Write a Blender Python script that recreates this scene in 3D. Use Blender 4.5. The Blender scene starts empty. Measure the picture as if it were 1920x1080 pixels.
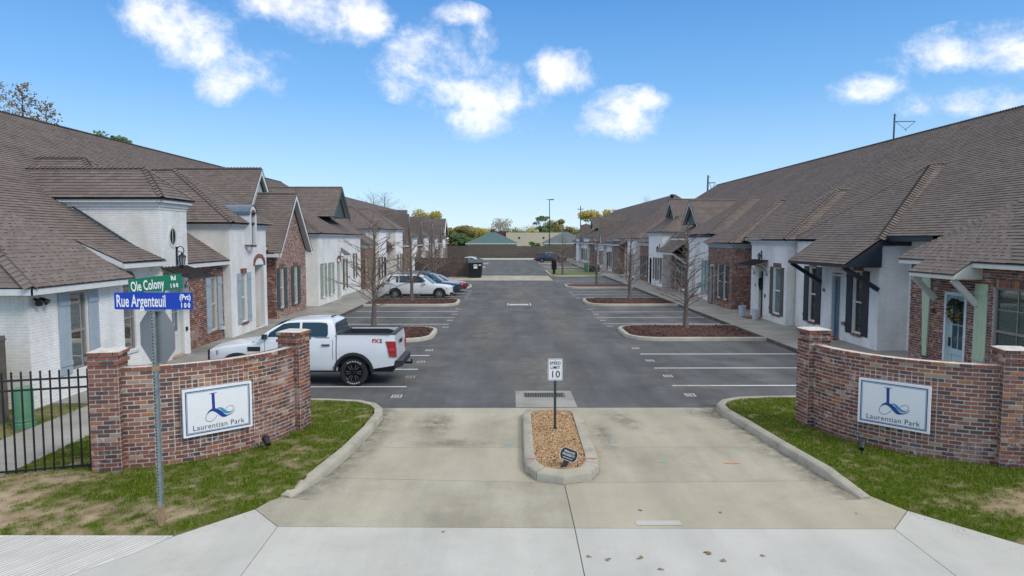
import bpy, bmesh, math, random
import numpy as np
from mathutils import Vector, Matrix, noise as mnoise
random.seed(7)
R = math.radians
SC = bpy.context.scene
COL = SC.collection

# ------------------------------------------------------------------ camera
cam_d = bpy.data.cameras.new('camera'); cam = bpy.data.objects.new('camera', cam_d); COL.objects.link(cam)
CAM = Vector((0, 0, 4.1))
cam.location = CAM
cam_d.sensor_width = 36; cam_d.lens = 24
cam.rotation_euler = (R(90) - math.atan(92/1280), 0, -math.atan(8/1280))
cam_d.clip_end = 3000; cam_d.clip_start = .1
SC.camera = cam
SC.view_settings.view_transform = 'Standard'; SC.view_settings.look = 'None'
SC.view_settings.gamma = 1; SC.view_settings.use_curve_mapping = False
SC.view_settings.exposure = 0.70

# ------------------------------------------------------------------ world: sky with scattered clouds
SUN_EL, SUN_AZ = R(42), R(126)          # azimuth clockwise from +Y
W = bpy.data.worlds.new('World'); SC.world = W; W.use_nodes = True
nt = W.node_tree; N = nt.nodes; LK = nt.links
for n in list(N): N.remove(n)
out = N.new('ShaderNodeOutputWorld'); bg = N.new('ShaderNodeBackground'); LK.new(bg.outputs[0], out.inputs[0])
sky = N.new('ShaderNodeTexSky'); sky.sky_type = 'NISHITA'; sky.sun_disc = False
sky.sun_elevation = SUN_EL; sky.sun_rotation = SUN_AZ; sky.air_density = 1.0; sky.dust_density = 0; sky.ozone_density = 4.0
tc = N.new('ShaderNodeTexCoord')
def nmath(op, a, b=None, clamp=False):
    n = N.new('ShaderNodeMath'); n.operation = op; n.use_clamp = clamp
    for i, q in enumerate((a, b)):
        if q is None: continue
        if isinstance(q, (int, float)): n.inputs[i].default_value = q
        else: LK.new(q, n.inputs[i])
    return n.outputs[0]
nz = N.new('ShaderNodeTexNoise'); nz.inputs['Scale'].default_value = 14; nz.inputs['Detail'].default_value = 13; nz.inputs['Roughness'].default_value = .66; nz.inputs['Distortion'].default_value = .15
mp = N.new('ShaderNodeMapping'); mp.inputs['Scale'].default_value = (1, 1, 1.25); LK.new(tc.outputs['Generated'], mp.inputs[0]); LK.new(mp.outputs[0], nz.inputs['Vector'])
# clouds: (azimuth deg from +Y, elevation deg, half width deg, half height deg)
CL = [(-26.6,16.2,2.6,2.2),(-24.0,14.2,3.6,2.4),(-20.6,12.7,3.2,2.0),(-22.4,11.8,2.2,1.5),(-18.6,17.8,2.6,1.5),(-14.4,17.2,4.4,2.0),(-11.2,17.0,2.4,1.3),
      (-7.0,15.0,2.6,2.6),(-8.2,13.0,2.6,1.8),(-4.4,13.6,4.2,3.2),(-1.0,11.7,4.2,2.6),(4.0,13.4,2.8,1.8),(-2.6,9.6,4.0,1.4),(-4.2,17.6,2.2,.9),
      (9.4,9.9,3.3,1.9),(11.2,10.9,2.2,1.2),(33.6,12.6,4.4,1.7),(36.4,11.9,3.0,1.5),(33.4,9.4,3.4,1.3),(27.4,10.9,2.4,1.0),
      (-64,16,8,4),(-98,24,10,5),(62,19,8,4),(92,15,9,4),(128,22,10,5),(165,17,9,4),(-140,20,11,5),(-30,38,8,5),(24,44,9,6),(70,50,10,7),(-90,55,12,8),(180,48,12,8)]
prev = None
for az, el, rx, ry in CL:
    a, e = R(az), R(el)
    c = Vector((math.sin(a)*math.cos(e), math.cos(a)*math.cos(e), math.sin(e)))
    rt = Vector((math.cos(a), -math.sin(a), 0)); up = rt.cross(c)
    def dotn(vec):
        n = N.new('ShaderNodeVectorMath'); n.operation = 'DOT_PRODUCT'; LK.new(tc.outputs['Generated'], n.inputs[0]); n.inputs[1].default_value = vec
        return n.outputs['Value']
    d1 = nmath('SUBTRACT', dotn(rt / R(rx)), rt.dot(c)/R(rx)); d2 = nmath('SUBTRACT', dotn(up / R(ry)), up.dot(c)/R(ry))
    r2 = nmath('ADD', nmath('MULTIPLY', d1, d1), nmath('MULTIPLY', d2, d2))
    front = nmath('GREATER_THAN', dotn(c), .5)
    fall = nmath('MULTIPLY', nmath('SUBTRACT', 1.35, nmath('POWER', r2, .6), clamp=True), front)
    prev = fall if prev is None else nmath('MAXIMUM', prev, fall)
dens = nmath('ADD', prev, nmath('MULTIPLY', nmath('SUBTRACT', nz.outputs['Fac'], .5), 3.6))
mr = N.new('ShaderNodeMapRange'); mr.interpolation_type = 'SMOOTHSTEP'; mr.inputs['From Min'].default_value = .08; mr.inputs['From Max'].default_value = 1.55
LK.new(nmath('MULTIPLY', dens, nmath('GREATER_THAN', prev, .001)), mr.inputs['Value'])
# the broken cloud thickens into a bright veil higher up, in every direction
sp = N.new('ShaderNodeSeparateXYZ'); LK.new(tc.outputs['Generated'], sp.inputs[0])
n2 = N.new('ShaderNodeTexNoise'); n2.inputs['Scale'].default_value = 2.6; n2.inputs['Detail'].default_value = 7; LK.new(tc.outputs['Generated'], n2.inputs['Vector'])
veil = N.new('ShaderNodeMapRange'); veil.interpolation_type = 'SMOOTHSTEP'; veil.inputs['From Min'].default_value = .38; veil.inputs['From Max'].default_value = .62
LK.new(nmath('ADD', sp.outputs['Z'], nmath('MULTIPLY', nmath('SUBTRACT', n2.outputs['Fac'], .5), .35)), veil.inputs['Value'])
mrs = nmath('MULTIPLY', nmath('MAXIMUM', mr.outputs[0], nmath('MULTIPLY', veil.outputs[0], .92)), .93)
mx = N.new('ShaderNodeMix'); mx.data_type = 'RGBA'; LK.new(mrs, mx.inputs[0])
hs = N.new('ShaderNodeHueSaturation'); hs.inputs['Saturation'].default_value = 1.0
tint = N.new('ShaderNodeMix'); tint.data_type = 'RGBA'; tint.blend_type = 'MULTIPLY'; tint.inputs[0].default_value = 1; LK.new(sky.outputs[0], tint.inputs[6]); tint.inputs[7].default_value = (.86, .96, 1.1, 1); LK.new(tint.outputs[2], hs.inputs['Color'])
air = N.new('ShaderNodeValToRGB'); LK.new(sp.outputs['Z'], air.inputs[0]); ae = air.color_ramp.elements
for i_, (p_, c_) in enumerate(((0,(.66,.83,1.0)),(.10,(.42,.69,.97)),(.20,(.20,.49,.90)),(.32,(.095,.33,.76)),(1,(.05,.22,.58)))):
    if i_ > 1: ae.new(.5)
for i_, (p_, c_) in enumerate(((0,(.66,.83,1.0)),(.10,(.42,.69,.97)),(.20,(.20,.49,.90)),(.32,(.095,.33,.76)),(1,(.05,.22,.58)))): ae[i_].position = p_; ae[i_].color = (*c_, 1)
sc_ = N.new('ShaderNodeVectorMath'); sc_.operation = 'SCALE'; LK.new(air.outputs[0], sc_.inputs[0]); sc_.inputs['Scale'].default_value = 5.35
am = N.new('ShaderNodeMix'); am.data_type = 'RGBA'; am.inputs[0].default_value = .8; LK.new(hs.outputs[0], am.inputs[6]); LK.new(sc_.outputs[0], am.inputs[7])
cs = N.new('ShaderNodeMix'); cs.data_type = 'RGBA'; cs.inputs[6].default_value = (5.3, 5.45, 6.1, 1); cs.inputs[7].default_value = (7.0, 6.9, 7.0, 1)
cr_ = N.new('ShaderNodeMapRange'); cr_.inputs['From Min'].default_value = .3; cr_.inputs['From Max'].default_value = 1.3; LK.new(dens, cr_.inputs['Value']); n3 = N.new('ShaderNodeTexNoise'); n3.inputs['Scale'].default_value = 19; n3.inputs['Detail'].default_value = 9; n3.inputs['Roughness'].default_value = .6; LK.new(tc.outputs['Generated'], n3.inputs['Vector'])
pf = nmath('MULTIPLY', nmath('SUBTRACT', n3.outputs['Fac'], .32), 2.6, clamp=True)
LK.new(nmath('MAXIMUM', nmath('MULTIPLY', cr_.outputs[0], pf), veil.outputs[0]), cs.inputs[0])
LK.new(am.outputs[2], mx.inputs[6]); LK.new(cs.outputs[2], mx.inputs[7])
LK.new(mx.outputs[2], bg.inputs[0]); bg.inputs[1].default_value = .115

# ------------------------------------------------------------------ sun (thin overcast: very soft)
sd = bpy.data.lights.new('sun', 'SUN'); sd.energy = 1.15; sd.angle = R(18); sd.color = (1, .955, .89)
so = bpy.data.objects.new('sun', sd); COL.objects.link(so)
sdir = Vector((math.sin(SUN_AZ)*math.cos(SUN_EL), math.cos(SUN_AZ)*math.cos(SUN_EL), math.sin(SUN_EL)))
so.rotation_euler = sdir.to_track_quat('Z', 'Y').to_euler(); so.location = (0, -10, 40)

# ------------------------------------------------------------------ materials
MATS = {}
def new_mat(name):
    m = bpy.data.materials.new(name); m.use_nodes = True
    t = m.node_tree; b = t.nodes['Principled BSDF']; MATS[name] = m
    return m, t, b
def nd(t, typ, **kw):
    n = t.nodes.new(typ)
    for k, v in kw.items():
        if k in n.inputs: n.inputs[k].default_value = v
        else: setattr(n, k, v)
    return n
def ramp(t, stops, src, interp='LINEAR'):
    n = t.nodes.new('ShaderNodeValToRGB'); n.color_ramp.interpolation = interp
    e = n.color_ramp.elements
    while len(e) < len(stops): e.new(.5)
    for i, (p, c) in enumerate(stops):
        e[i].position = p; e[i].color = (*c, 1) if len(c) == 3 else c
    t.links.new(src, n.inputs[0]); return n.outputs[0]
def mixc(t, fac, a, b, mode='MIX'):
    n = t.nodes.new('ShaderNodeMix'); n.data_type = 'RGBA'; n.blend_type = mode
    for i, q in ((0, fac), (6, a), (7, b)):
        if isinstance(q, (int, float)): n.inputs[i].default_value = q
        elif isinstance(q, tuple): n.inputs[i].default_value = (*q, 1) if len(q) == 3 else q
        else: t.links.new(q, n.inputs[i])
    return n.outputs[2]
def noise_tex(t, scale, detail=4, rough=.55, coord='Object', vec=None, scl=None):
    c = t.nodes.new('ShaderNodeTexCoord'); n = nd(t, 'ShaderNodeTexNoise', Scale=scale, Detail=detail, Roughness=rough)
    src = c.outputs[coord] if vec is None else vec
    if scl:
        mpn = t.nodes.new('ShaderNodeMapping'); mpn.inputs['Scale'].default_value = scl; t.links.new(src, mpn.inputs[0]); src = mpn.outputs[0]
    t.links.new(src, n.inputs['Vector']); return n.outputs['Fac']
def add_bump(t, b, h, strength=.3, dist=.01):
    n = nd(t, 'ShaderNodeBump', Strength=strength, Distance=dist); t.links.new(h, n.inputs['Height']); t.links.new(n.outputs[0], b.inputs['Normal'])
def simple(name, col, rough=.6, metal=0, var=.12, scale=6, bump=0, spec=None, coat=0):
    m, t, b = new_mat(name)
    f = noise_tex(t, scale, 5)
    dk = tuple(c*(1-var) for c in col); lt = tuple(min(1, c*(1+var)) for c in col)
    t.links.new(ramp(t, [(.3, dk), (.7, lt)], f), b.inputs['Base Color'])
    b.inputs['Roughness'].default_value = rough; b.inputs['Metallic'].default_value = metal
    if spec is not None: b.inputs['Specular IOR Level'].default_value = spec
    if coat: b.inputs['Coat Weight'].default_value = coat; b.inputs['Coat Roughness'].default_value = .04
    if bump: add_bump(t, b, noise_tex(t, scale*8, 4), bump, .01)
    return m
def piece_random(t):
    g = t.nodes.new('ShaderNodeNewGeometry'); o = t.nodes.new('ShaderNodeObjectInfo')
    a = nd(t, 'ShaderNodeMath', operation='ADD'); t.links.new(g.outputs['Random Per Island'], a.inputs[0]); t.links.new(o.outputs['Random'], a.inputs[1])
    f = nd(t, 'ShaderNodeMath', operation='FRACT'); t.links.new(a.outputs[0], f.inputs[0]); return f.outputs[0]
def brick_mat(name, stops, smear=(.62,.57,.52), amt=.75, thr=.55):
    m, t, b = new_mat(name)
    c = ramp(t, stops, piece_random(t), 'CONSTANT')
    c = mixc(t, .5, c, ramp(t, [(.3, (.35,.35,.35)), (.7, (.65,.65,.65))], noise_tex(t, 30, 4)), 'OVERLAY')
    f = ramp(t, [(thr, (0,0,0)), (thr+.09, (amt,)*3)], noise_tex(t, 9, 9, .78))
    c = mixc(t, f, c, smear)
    c = mixc(t, ramp(t, [(.55, (0,0,0)), (.75, (.4,)*3)], noise_tex(t, 1.1, 6, .7)), c, smear)
    t.links.new(c, b.inputs['Base Color']); b.inputs['Roughness'].default_value = .9; b.inputs['Specular IOR Level'].default_value = .25
    add_bump(t, b, noise_tex(t, 60, 4), .5, .004)
    return m
BRK = [(0,(.195,.074,.050)),(.16,(.24,.094,.060)),(.32,(.155,.064,.048)),(.46,(.085,.056,.052)),(.57,(.255,.11,.070)),(.68,(.12,.064,.054)),(.78,(.215,.088,.058)),(.87,(.34,.24,.17)),(.94,(.33,.145,.06))]
brick_mat('brick', BRK)
brick_mat('brick_pale', [(0,(.26,.13,.10)),(.2,(.32,.17,.13)),(.42,(.20,.10,.08)),(.58,(.11,.075,.07)),(.7,(.34,.20,.16)),(.86,(.42,.30,.24))], amt=.6, thr=.52)
simple('white_mortar', (.66,.66,.64), .85, var=.08); simple('mortar', (.52,.50,.46), .95, var=.2, scale=9, bump=.4)
def white_brick(name, c0, c1):
    m, t, b = new_mat(name)
    c = ramp(t, [(0, c0), (1, c1)], piece_random(t))
    st = ramp(t, [(.30, (.78,.775,.73)), (.60, (1,1,1))], noise_tex(t, 1.3, 6, .6, scl=(1,1,.45)))
    t.links.new(mixc(t, 1, c, st, 'MULTIPLY'), b.inputs['Base Color']); b.inputs['Roughness'].default_value = .75
    add_bump(t, b, noise_tex(t, 45, 4), .35, .005)
white_brick('white_brick', (.82,.82,.805), (.875,.875,.86)); white_brick('warm_white_brick', (.82,.805,.75), (.875,.86,.81))  # second copy is warmer: sun tint of the south sides put into the white
# distant walls: brick pattern from the material, axis-aligned walls use x+y as the running coordinate
def far_brick(name, c1, c2, mort, bumpd=.01):
    m, t, b = new_mat(name)
    tcn = t.nodes.new('ShaderNodeTexCoord'); s = t.nodes.new('ShaderNodeSeparateXYZ'); t.links.new(tcn.outputs['Object'], s.inputs[0])
    a = nd(t, 'ShaderNodeMath', operation='ADD'); t.links.new(s.outputs[0], a.inputs[0]); t.links.new(s.outputs[1], a.inputs[1])
    cb = t.nodes.new('ShaderNodeCombineXYZ'); t.links.new(a.outputs[0], cb.inputs[0]); t.links.new(s.outputs[2], cb.inputs[1])
    br = nd(t, 'ShaderNodeTexBrick', Scale=1.0); br.inputs['Brick Width'].default_value = .21; br.inputs['Row Height'].default_value = .068; br.inputs['Mortar Size'].default_value = .006
    br.inputs['Color1'].default_value = (*c1, 1); br.inputs['Color2'].default_value = (*c2, 1); br.inputs['Mortar'].default_value = (*mort, 1)
    t.links.new(cb.outputs[0], br.inputs['Vector'])
    c = mixc(t, .55, br.outputs['Color'], ramp(t, [(.3, (.3,.3,.3)), (.7, (.7,.7,.7))], noise_tex(t, 5, 6, .7)), 'OVERLAY')
    t.links.new(c, b.inputs['Base Color']); b.inputs['Roughness'].default_value = .9
    add_bump(t, b, br.outputs['Fac'], .5, -bumpd)
far_brick('far_brick', (.25,.10,.065), (.12,.06,.05), (.36,.33,.29)); far_brick('far_white', (.80,.80,.785), (.85,.85,.84), (.77,.77,.75), .004)
far_brick('far_warm_white', (.70,.68,.60), (.76,.74,.67), (.68,.66,.6), .004)  # distant copy of white with the south-side sun tint in its colour
# shingles
def shingle_mat(name, far):
    m, t, b = new_mat(name)
    if far:
        tcn = t.nodes.new('ShaderNodeTexCoord'); s = t.nodes.new('ShaderNodeSeparateXYZ'); t.links.new(tcn.outputs['Object'], s.inputs[0])
        a = nd(t, 'ShaderNodeMath', operation='ADD'); t.links.new(s.outputs[0], a.inputs[0]); t.links.new(s.outputs[1], a.inputs[1])
        cb = t.nodes.new('ShaderNodeCombineXYZ'); t.links.new(a.outputs[0], cb.inputs[0]); t.links.new(s.outputs[2], cb.inputs[1])
        br = nd(t, 'ShaderNodeTexBrick', Scale=1.0); br.inputs['Brick Width'].default_value = .3; br.inputs['Row Height'].default_value = .085; br.inputs['Mortar Size'].default_value = .008
        br.inputs['Color1'].default_value = (.155,.130,.119,1); br.inputs['Color2'].default_value = (.105,.087,.080,1); br.inputs['Mortar'].default_value = (.05,.04,.036,1)
        t.links.new(cb.outputs[0], br.inputs['Vector']); c = br.outputs['Color']; add_bump(t, b, br.outputs['Fac'], .6, -.02)
    else:
        c = ramp(t, [(0,(.142,.116,.102)),(.25,(.158,.131,.116)),(.5,(.176,.148,.131)),(.7,(.152,.131,.119)),(.85,(.188,.160,.143)),(1,(.162,.135,.119))], piece_random(t))
        add_bump(t, b, noise_tex(t, 220, 2), .35, .003)
    c = mixc(t, .5, c, ramp(t, [(.32, (.40,.40,.41)), (.68, (.60,.595,.59))], noise_tex(t, .55, 6, .65, scl=(1,1,.5))), 'OVERLAY')
    c = mixc(t, .5, c, ramp(t, [(.3, (.40,.40,.40)), (.7, (.60,.60,.60))], noise_tex(t, 14, 5, .7)), 'OVERLAY')
    t.links.new(c, b.inputs['Base Color']); b.inputs['Roughness'].default_value = .93; b.inputs['Specular IOR Level'].default_value = .2
shingle_mat('shingle', False); shingle_mat('shingle_far', True)
simple('roof_deck', (.06,.05,.045), .95); simple('roof_edge_strip', (.035,.032,.032), .5)  # second one: thin dark strip along roof and cornice edges
simple('trim_white', (.66,.68,.67), .5, var=.05); simple('trim_cream', (.62,.62,.55), .5, var=.05); simple('trim_green', (.36,.43,.40), .5, var=.06)
simple('trim_navy', (.014,.022,.035), .45, var=.2); simple('flashing', (.10,.13,.16), .4, .6, var=.15); simple('metal_roof', (.12,.17,.22), .35, .5)
simple('soffit', (.60,.61,.58), .7, var=.04); simple('gable_green', (.055,.095,.095), .6); simple('gable_grey', (.42,.46,.45), .6)
for n_, c_ in (('shutter_blue', (.34,.41,.46)), ('shutter_dark', (.045,.075,.082)), ('shutter_sage', (.26,.33,.27)), ('shutter_navy', (.018,.022,.032)), ('shutter_olive', (.085,.082,.062)), ('shutter_teal', (.16,.42,.42)), ('shutter_brown', (.10,.085,.07)), ('shutter_mint', (.42,.52,.36)), ('shutter_gold', (.30,.25,.13))):
    simple(n_, c_, .55, var=.08, scale=3)
simple('window_frame', (.50,.47,.42), .5, var=.06); simple('window_taupe', (.26,.235,.215), .5); simple('concrete_white', (.58,.585,.565), .9, var=.1, scale=2); simple('blind', (.66,.80,.73), .6, var=.06)
simple('door_white', (.62,.66,.66), .4, var=.04); simple('door_blue', (.07,.15,.24), .4); simple('door_mint', (.42,.55,.55), .4, var=.04); simple('door_dark', (.05,.045,.04), .5); simple('door_wood', (.16,.09,.05), .5)
simple('black_iron', (.012,.012,.013), .45, var=.2); simple('awning_metal', (.055,.047,.043), .45, .3); simple('recess_dark', (.05,.05,.05), .9)
def glass_mat(name, col, rough=.06):
    m, t, b = new_mat(name); b.inputs['Base Color'].default_value = (*col, 1); b.inputs['Roughness'].default_value = rough
    b.inputs['Specular IOR Level'].default_value = .6
    add_bump(t, b, noise_tex(t, 1.5, 2), .03, .02)
glass_mat('glass', (.016,.020,.021)); glass_mat('glass_blue', (.03,.075,.09)); glass_mat('glass_pale', (.13,.19,.20)); glass_mat('car_glass', (.012,.045,.062), .03)
simple('lamp_glass', (.30,.32,.32), .2)
# ground materials
def ground_mat(name, stops, scale, fine, finecol, rough=.9, bump=.3, bscale=90, stain=None, bdist=.006, streak=0, objv=0, objc=(.4,.4,.36)):
    m, t, b = new_mat(name)
    c = ramp(t, stops, noise_tex(t, scale, 8, .62))
    c = mixc(t, fine, c, ramp(t, [(.28, (.5-finecol,)*3), (.72, (.5+finecol,)*3)], noise_tex(t, bscale, 3, .8)), 'OVERLAY')
    if stain:
        c = mixc(t, ramp(t, [(stain[0], (0,0,0)), (stain[0]+.16, (stain[1],)*3)], noise_tex(t, stain[2], 9, .7)), c, stain[3])
    t.links.new(c, b.inputs['Base Color']); b.inputs['Roughness'].default_value = rough; b.inputs['Specular IOR Level'].default_value = .3
    if streak:
        c = mixc(t, .8, c, ramp(t, [(.3, (.5-streak,)*3), (.7, (.5+streak,)*3)], noise_tex(t, 1.0, 7, .6, scl=(1.1,.16,1))), 'OVERLAY')
        oi = t.nodes.new('ShaderNodeObjectInfo')
        c = mixc(t, ramp(t, [(0,(0,0,0)),(1,(objv,)*3)], oi.outputs['Random']), c, objc)
    t.links.new(c, b.inputs['Base Color'])
    add_bump(t, b, noise_tex(t, bscale, 3, .7), bump, bdist)
    return m, t, b
ground_mat('asphalt', [(.25,(.064,.068,.070)),(.5,(.088,.092,.093)),(.75,(.118,.122,.122))], .35, .75, .34, .88, .5, 130, (.54, .5, .55, (.16,.157,.15)), streak=.16)
_t = MATS['asphalt'].node_tree; _b = _t.nodes['Principled BSDF']; _src = _b.inputs['Base Color'].links[0].from_socket
_tc = _t.nodes.new('ShaderNodeTexCoord'); _n = nd(_t, 'ShaderNodeTexNoise', Scale=.9, Detail=5); _t.links.new(_tc.outputs['Object'], _n.inputs['Vector'])
_mv = nd(_t, 'ShaderNodeVectorMath', operation='MULTIPLY_ADD'); _t.links.new(_n.outputs['Color'], _mv.inputs[0]); _mv.inputs[1].default_value = (1.6,1.6,0); _t.links.new(_tc.outputs['Object'], _mv.inputs[2])
_v = nd(_t, 'ShaderNodeTexVoronoi', Scale=.16); _v.feature = 'DISTANCE_TO_EDGE'; _t.links.new(_mv.outputs[0], _v.inputs['Vector'])
_k = ramp(_t, [(0,(.55,)*3),(.0035,(0,0,0))], _v.outputs['Distance']); _k2 = mixc(_t, 1, _k, ramp(_t, [(.45,(0,0,0)),(.6,(1,1,1))], noise_tex(_t, .12, 3)), 'MULTIPLY')
_t.links.new(mixc(_t, _k2, _src, (.025,.025,.025)), _b.inputs['Base Color'])
ground_mat('concrete_tan', [(.25,(.275,.258,.195)),(.5,(.335,.316,.245)),(.75,(.395,.377,.30))], .6, .6, .24, .9, .3, 100, (.50, .6, .7, (.225,.208,.16)), streak=.13, objv=.45, objc=(.395,.365,.27))
ground_mat('concrete_pale', [(.25,(.385,.387,.345)),(.5,(.44,.442,.40)),(.75,(.49,.492,.45))], .8, .5, .15, .85, .2, 120, (.56, .45, 1.0, (.35,.33,.27)), streak=.07, objv=.2, objc=(.44,.45,.43))
ground_mat('concrete_walk', [(.25,(.20,.195,.175)),(.5,(.27,.265,.24)),(.75,(.35,.34,.31))], .7, .6, .2, .9, .3, 110, (.52, .65, .6, (.12,.115,.105)))
ground_mat('concrete_kerb', [(.25,(.27,.253,.20)),(.5,(.35,.33,.265)),(.75,(.42,.40,.33))], 1.6, .6, .2, .9, .4, 90, (.54, .6, 2.2, (.14,.128,.10)))
ground_mat('kerb_stone', [(.25,(.30,.28,.23)),(.5,(.38,.36,.30)),(.75,(.45,.43,.37))], 1.2, .6, .2, .9, .4, 90, (.60, .55, 1.8, (.17,.155,.13)))
simple('paint_white', (.62,.63,.63), .7, var=.12, scale=14); simple('kerb_grime_shade', (.095,.09,.08), .95, var=.45, scale=2); simple('paint_worn', (.50,.51,.51), .8, var=.3, scale=20)  # dark kerb colour holds both grime and the shadow on the walk edge
simple('paint_red', (.42,.06,.07), .8, var=.35, scale=18); simple('paint_blue', (.12,.36,.48), .8, var=.3, scale=18); simple('paint_orange', (.6,.2,.07), .8, var=.3); simple('paint_green', (.10,.42,.30), .8, var=.3)
ground_mat('far_grass', [(.3,(.075,.10,.035)),(.5,(.11,.14,.05)),(.7,(.17,.16,.08))], .6, .6, .25, .95, .5, 40)
ground_mat('mulch', [(.3,(.055,.026,.020)),(.5,(.085,.042,.032)),(.7,(.125,.065,.05))], 4, .8, .35, .95, .9, 60, bdist=.03)
# grime film along kerb feet: its own shape comes from a per-vertex fade and noise
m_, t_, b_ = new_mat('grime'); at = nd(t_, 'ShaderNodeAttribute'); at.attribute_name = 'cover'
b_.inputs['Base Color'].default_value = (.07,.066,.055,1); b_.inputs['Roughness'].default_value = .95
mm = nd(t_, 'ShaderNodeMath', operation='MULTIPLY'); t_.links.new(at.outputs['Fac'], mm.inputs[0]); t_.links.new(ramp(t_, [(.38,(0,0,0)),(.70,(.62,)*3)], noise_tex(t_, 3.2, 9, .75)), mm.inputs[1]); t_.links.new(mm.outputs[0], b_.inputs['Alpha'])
m_, t_, b_ = new_mat('chips'); t_.links.new(ramp(t_, [(0,(.05,.022,.016)),(.4,(.10,.045,.034)),(.7,(.075,.035,.028)),(1,(.15,.08,.065))], piece_random(t_)), b_.inputs['Base Color']); b_.inputs['Roughness'].default_value = .9
m_, t_, b_ = new_mat('gravel'); t_.links.new(ramp(t_, [(0,(.34,.20,.09)),(.25,(.44,.28,.13)),(.5,(.28,.15,.07)),(.7,(.52,.36,.19)),(.85,(.38,.26,.16)),(1,(.58,.48,.34))], piece_random(t_)), b_.inputs['Base Color']); b_.inputs['Roughness'].default_value = .8
m_, t_, b_ = new_mat('dust'); at = nd(t_, 'ShaderNodeAttribute'); at.attribute_name = 'cover'; b_.inputs['Base Color'].default_value = (.27,.245,.20,1); b_.inputs['Roughness'].default_value = .95
mm = nd(t_, 'ShaderNodeMath', operation='MULTIPLY'); t_.links.new(at.outputs['Fac'], mm.inputs[0]); t_.links.new(ramp(t_, [(.40,(0,0,0)),(.68,(.8,)*3)], noise_tex(t_, 1.8, 9, .72)), mm.inputs[1]); t_.links.new(mm.outputs[0], b_.inputs['Alpha'])
# lawn: grass share is stored per vertex as an attribute (bare soil patches have a shape of their own)
m_, t_, b_ = new_mat('lawn')
at = nd(t_, 'ShaderNodeAttribute'); at.attribute_name = 'cover'
soil = ramp(t_, [(.3,(.24,.175,.105)),(.5,(.36,.275,.18)),(.7,(.47,.38,.26))], noise_tex(t_, 3, 8, .7))
grs = ramp(t_, [(.3,(.040,.068,.006)),(.5,(.070,.105,.010)),(.7,(.12,.14,.024))], noise_tex(t_, 9, 6, .7))
t_.links.new(mixc(t_, at.outputs['Fac'], soil, grs), b_.inputs['Base Color']); b_.inputs['Roughness'].default_value = .95; add_bump(t_, b_, noise_tex(t_, 60, 4, .8), .9, .02); b_.inputs['Specular IOR Level'].default_value = .08
m_, t_, b_ = new_mat('grass_blade')
t_.links.new(ramp(t_, [(0,(.055,.105,.007)),(.35,(.098,.165,.010)),(.7,(.145,.205,.018)),(.88,(.22,.23,.05)),(1,(.32,.27,.11))], piece_random(t_)), b_.inputs['Base Color']); b_.inputs['Roughness'].default_value = .85; b_.inputs['Specular IOR Level'].default_value = .05
# plants
def leaf_mat(name, a, b2, c):
    m, t, b = new_mat(name); t.links.new(ramp(t, [(0,a),(.5,b2),(1,c)], piece_random(t)), b.inputs['Base Color']); b.inputs['Roughness'].default_value = .7
    b.inputs['Specular IOR Level'].default_value = .25
leaf_mat('leaf_yellow', (0.255,0.203,0.045),(0.450,0.345,0.075),(0.300,0.285,0.060)); leaf_mat('leaf_olive', (0.112,0.135,0.045),(0.225,0.225,0.075),(0.330,0.270,0.090)); leaf_mat('leaf_green', (0.053,0.105,0.038),(0.090,0.150,0.053),(0.135,0.195,0.075)); leaf_mat('leaf_grey', (0.210,0.210,0.165),(0.330,0.315,0.255),(0.420,0.390,0.300)); leaf_mat('leaf_brown', (0.195,0.135,0.068),(0.300,0.210,0.090),(0.150,0.120,0.068)); leaf_mat('leaf_dark', (.015,.03,.014),(.025,.045,.02),(.04,.06,.028))
simple('bark', (.15,.125,.105), .95, var=.3, scale=12, bump=.6); simple('twig', (.21,.165,.135), .95, var=.25); simple('bark_dark', (.055,.045,.04), .95, var=.3)
simple('wood_fence', (.115,.095,.082), .9, var=.35, scale=3); simple('wood_dark', (.085,.062,.052), .9, var=.3, scale=3)
# vehicles
simple('paint_car_white', (.70,.73,.76), .25, var=.02, scale=2, coat=.6); simple('paint_car_pearl', (.66,.69,.69), .25, var=.02, coat=.6)
simple('paint_car_blue', (.020,.055,.095), .25, .3, var=.1, coat=.8); simple('paint_car_red', (.28,.012,.03), .25, .1, var=.1, coat=.8); simple('paint_car_grey', (.055,.066,.078), .28, .4, var=.1, coat=.8); simple('paint_car_navy', (.010,.022,.055), .25, .3, var=.1, coat=.8)
simple('rubber', (.018,.018,.019), .85, var=.2); simple('rim_dark', (.025,.025,.027), .35, .6); simple('rim_bright', (.42,.43,.44), .3, .8); simple('car_plastic', (.022,.023,.025), .6, var=.15); simple('tail_red', (.30,.008,.012), .15, coat=.6, var=.15, scale=14); simple('lamp_clear', (.30,.33,.35), .1, coat=.5); simple('chrome', (.6,.6,.6), .15, 1); simple('badge_red', (.5,.02,.04), .5); simple('badge_green', (.04,.10,.09), .5); simple('tyre_letter', (.55,.55,.55), .7)
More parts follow.
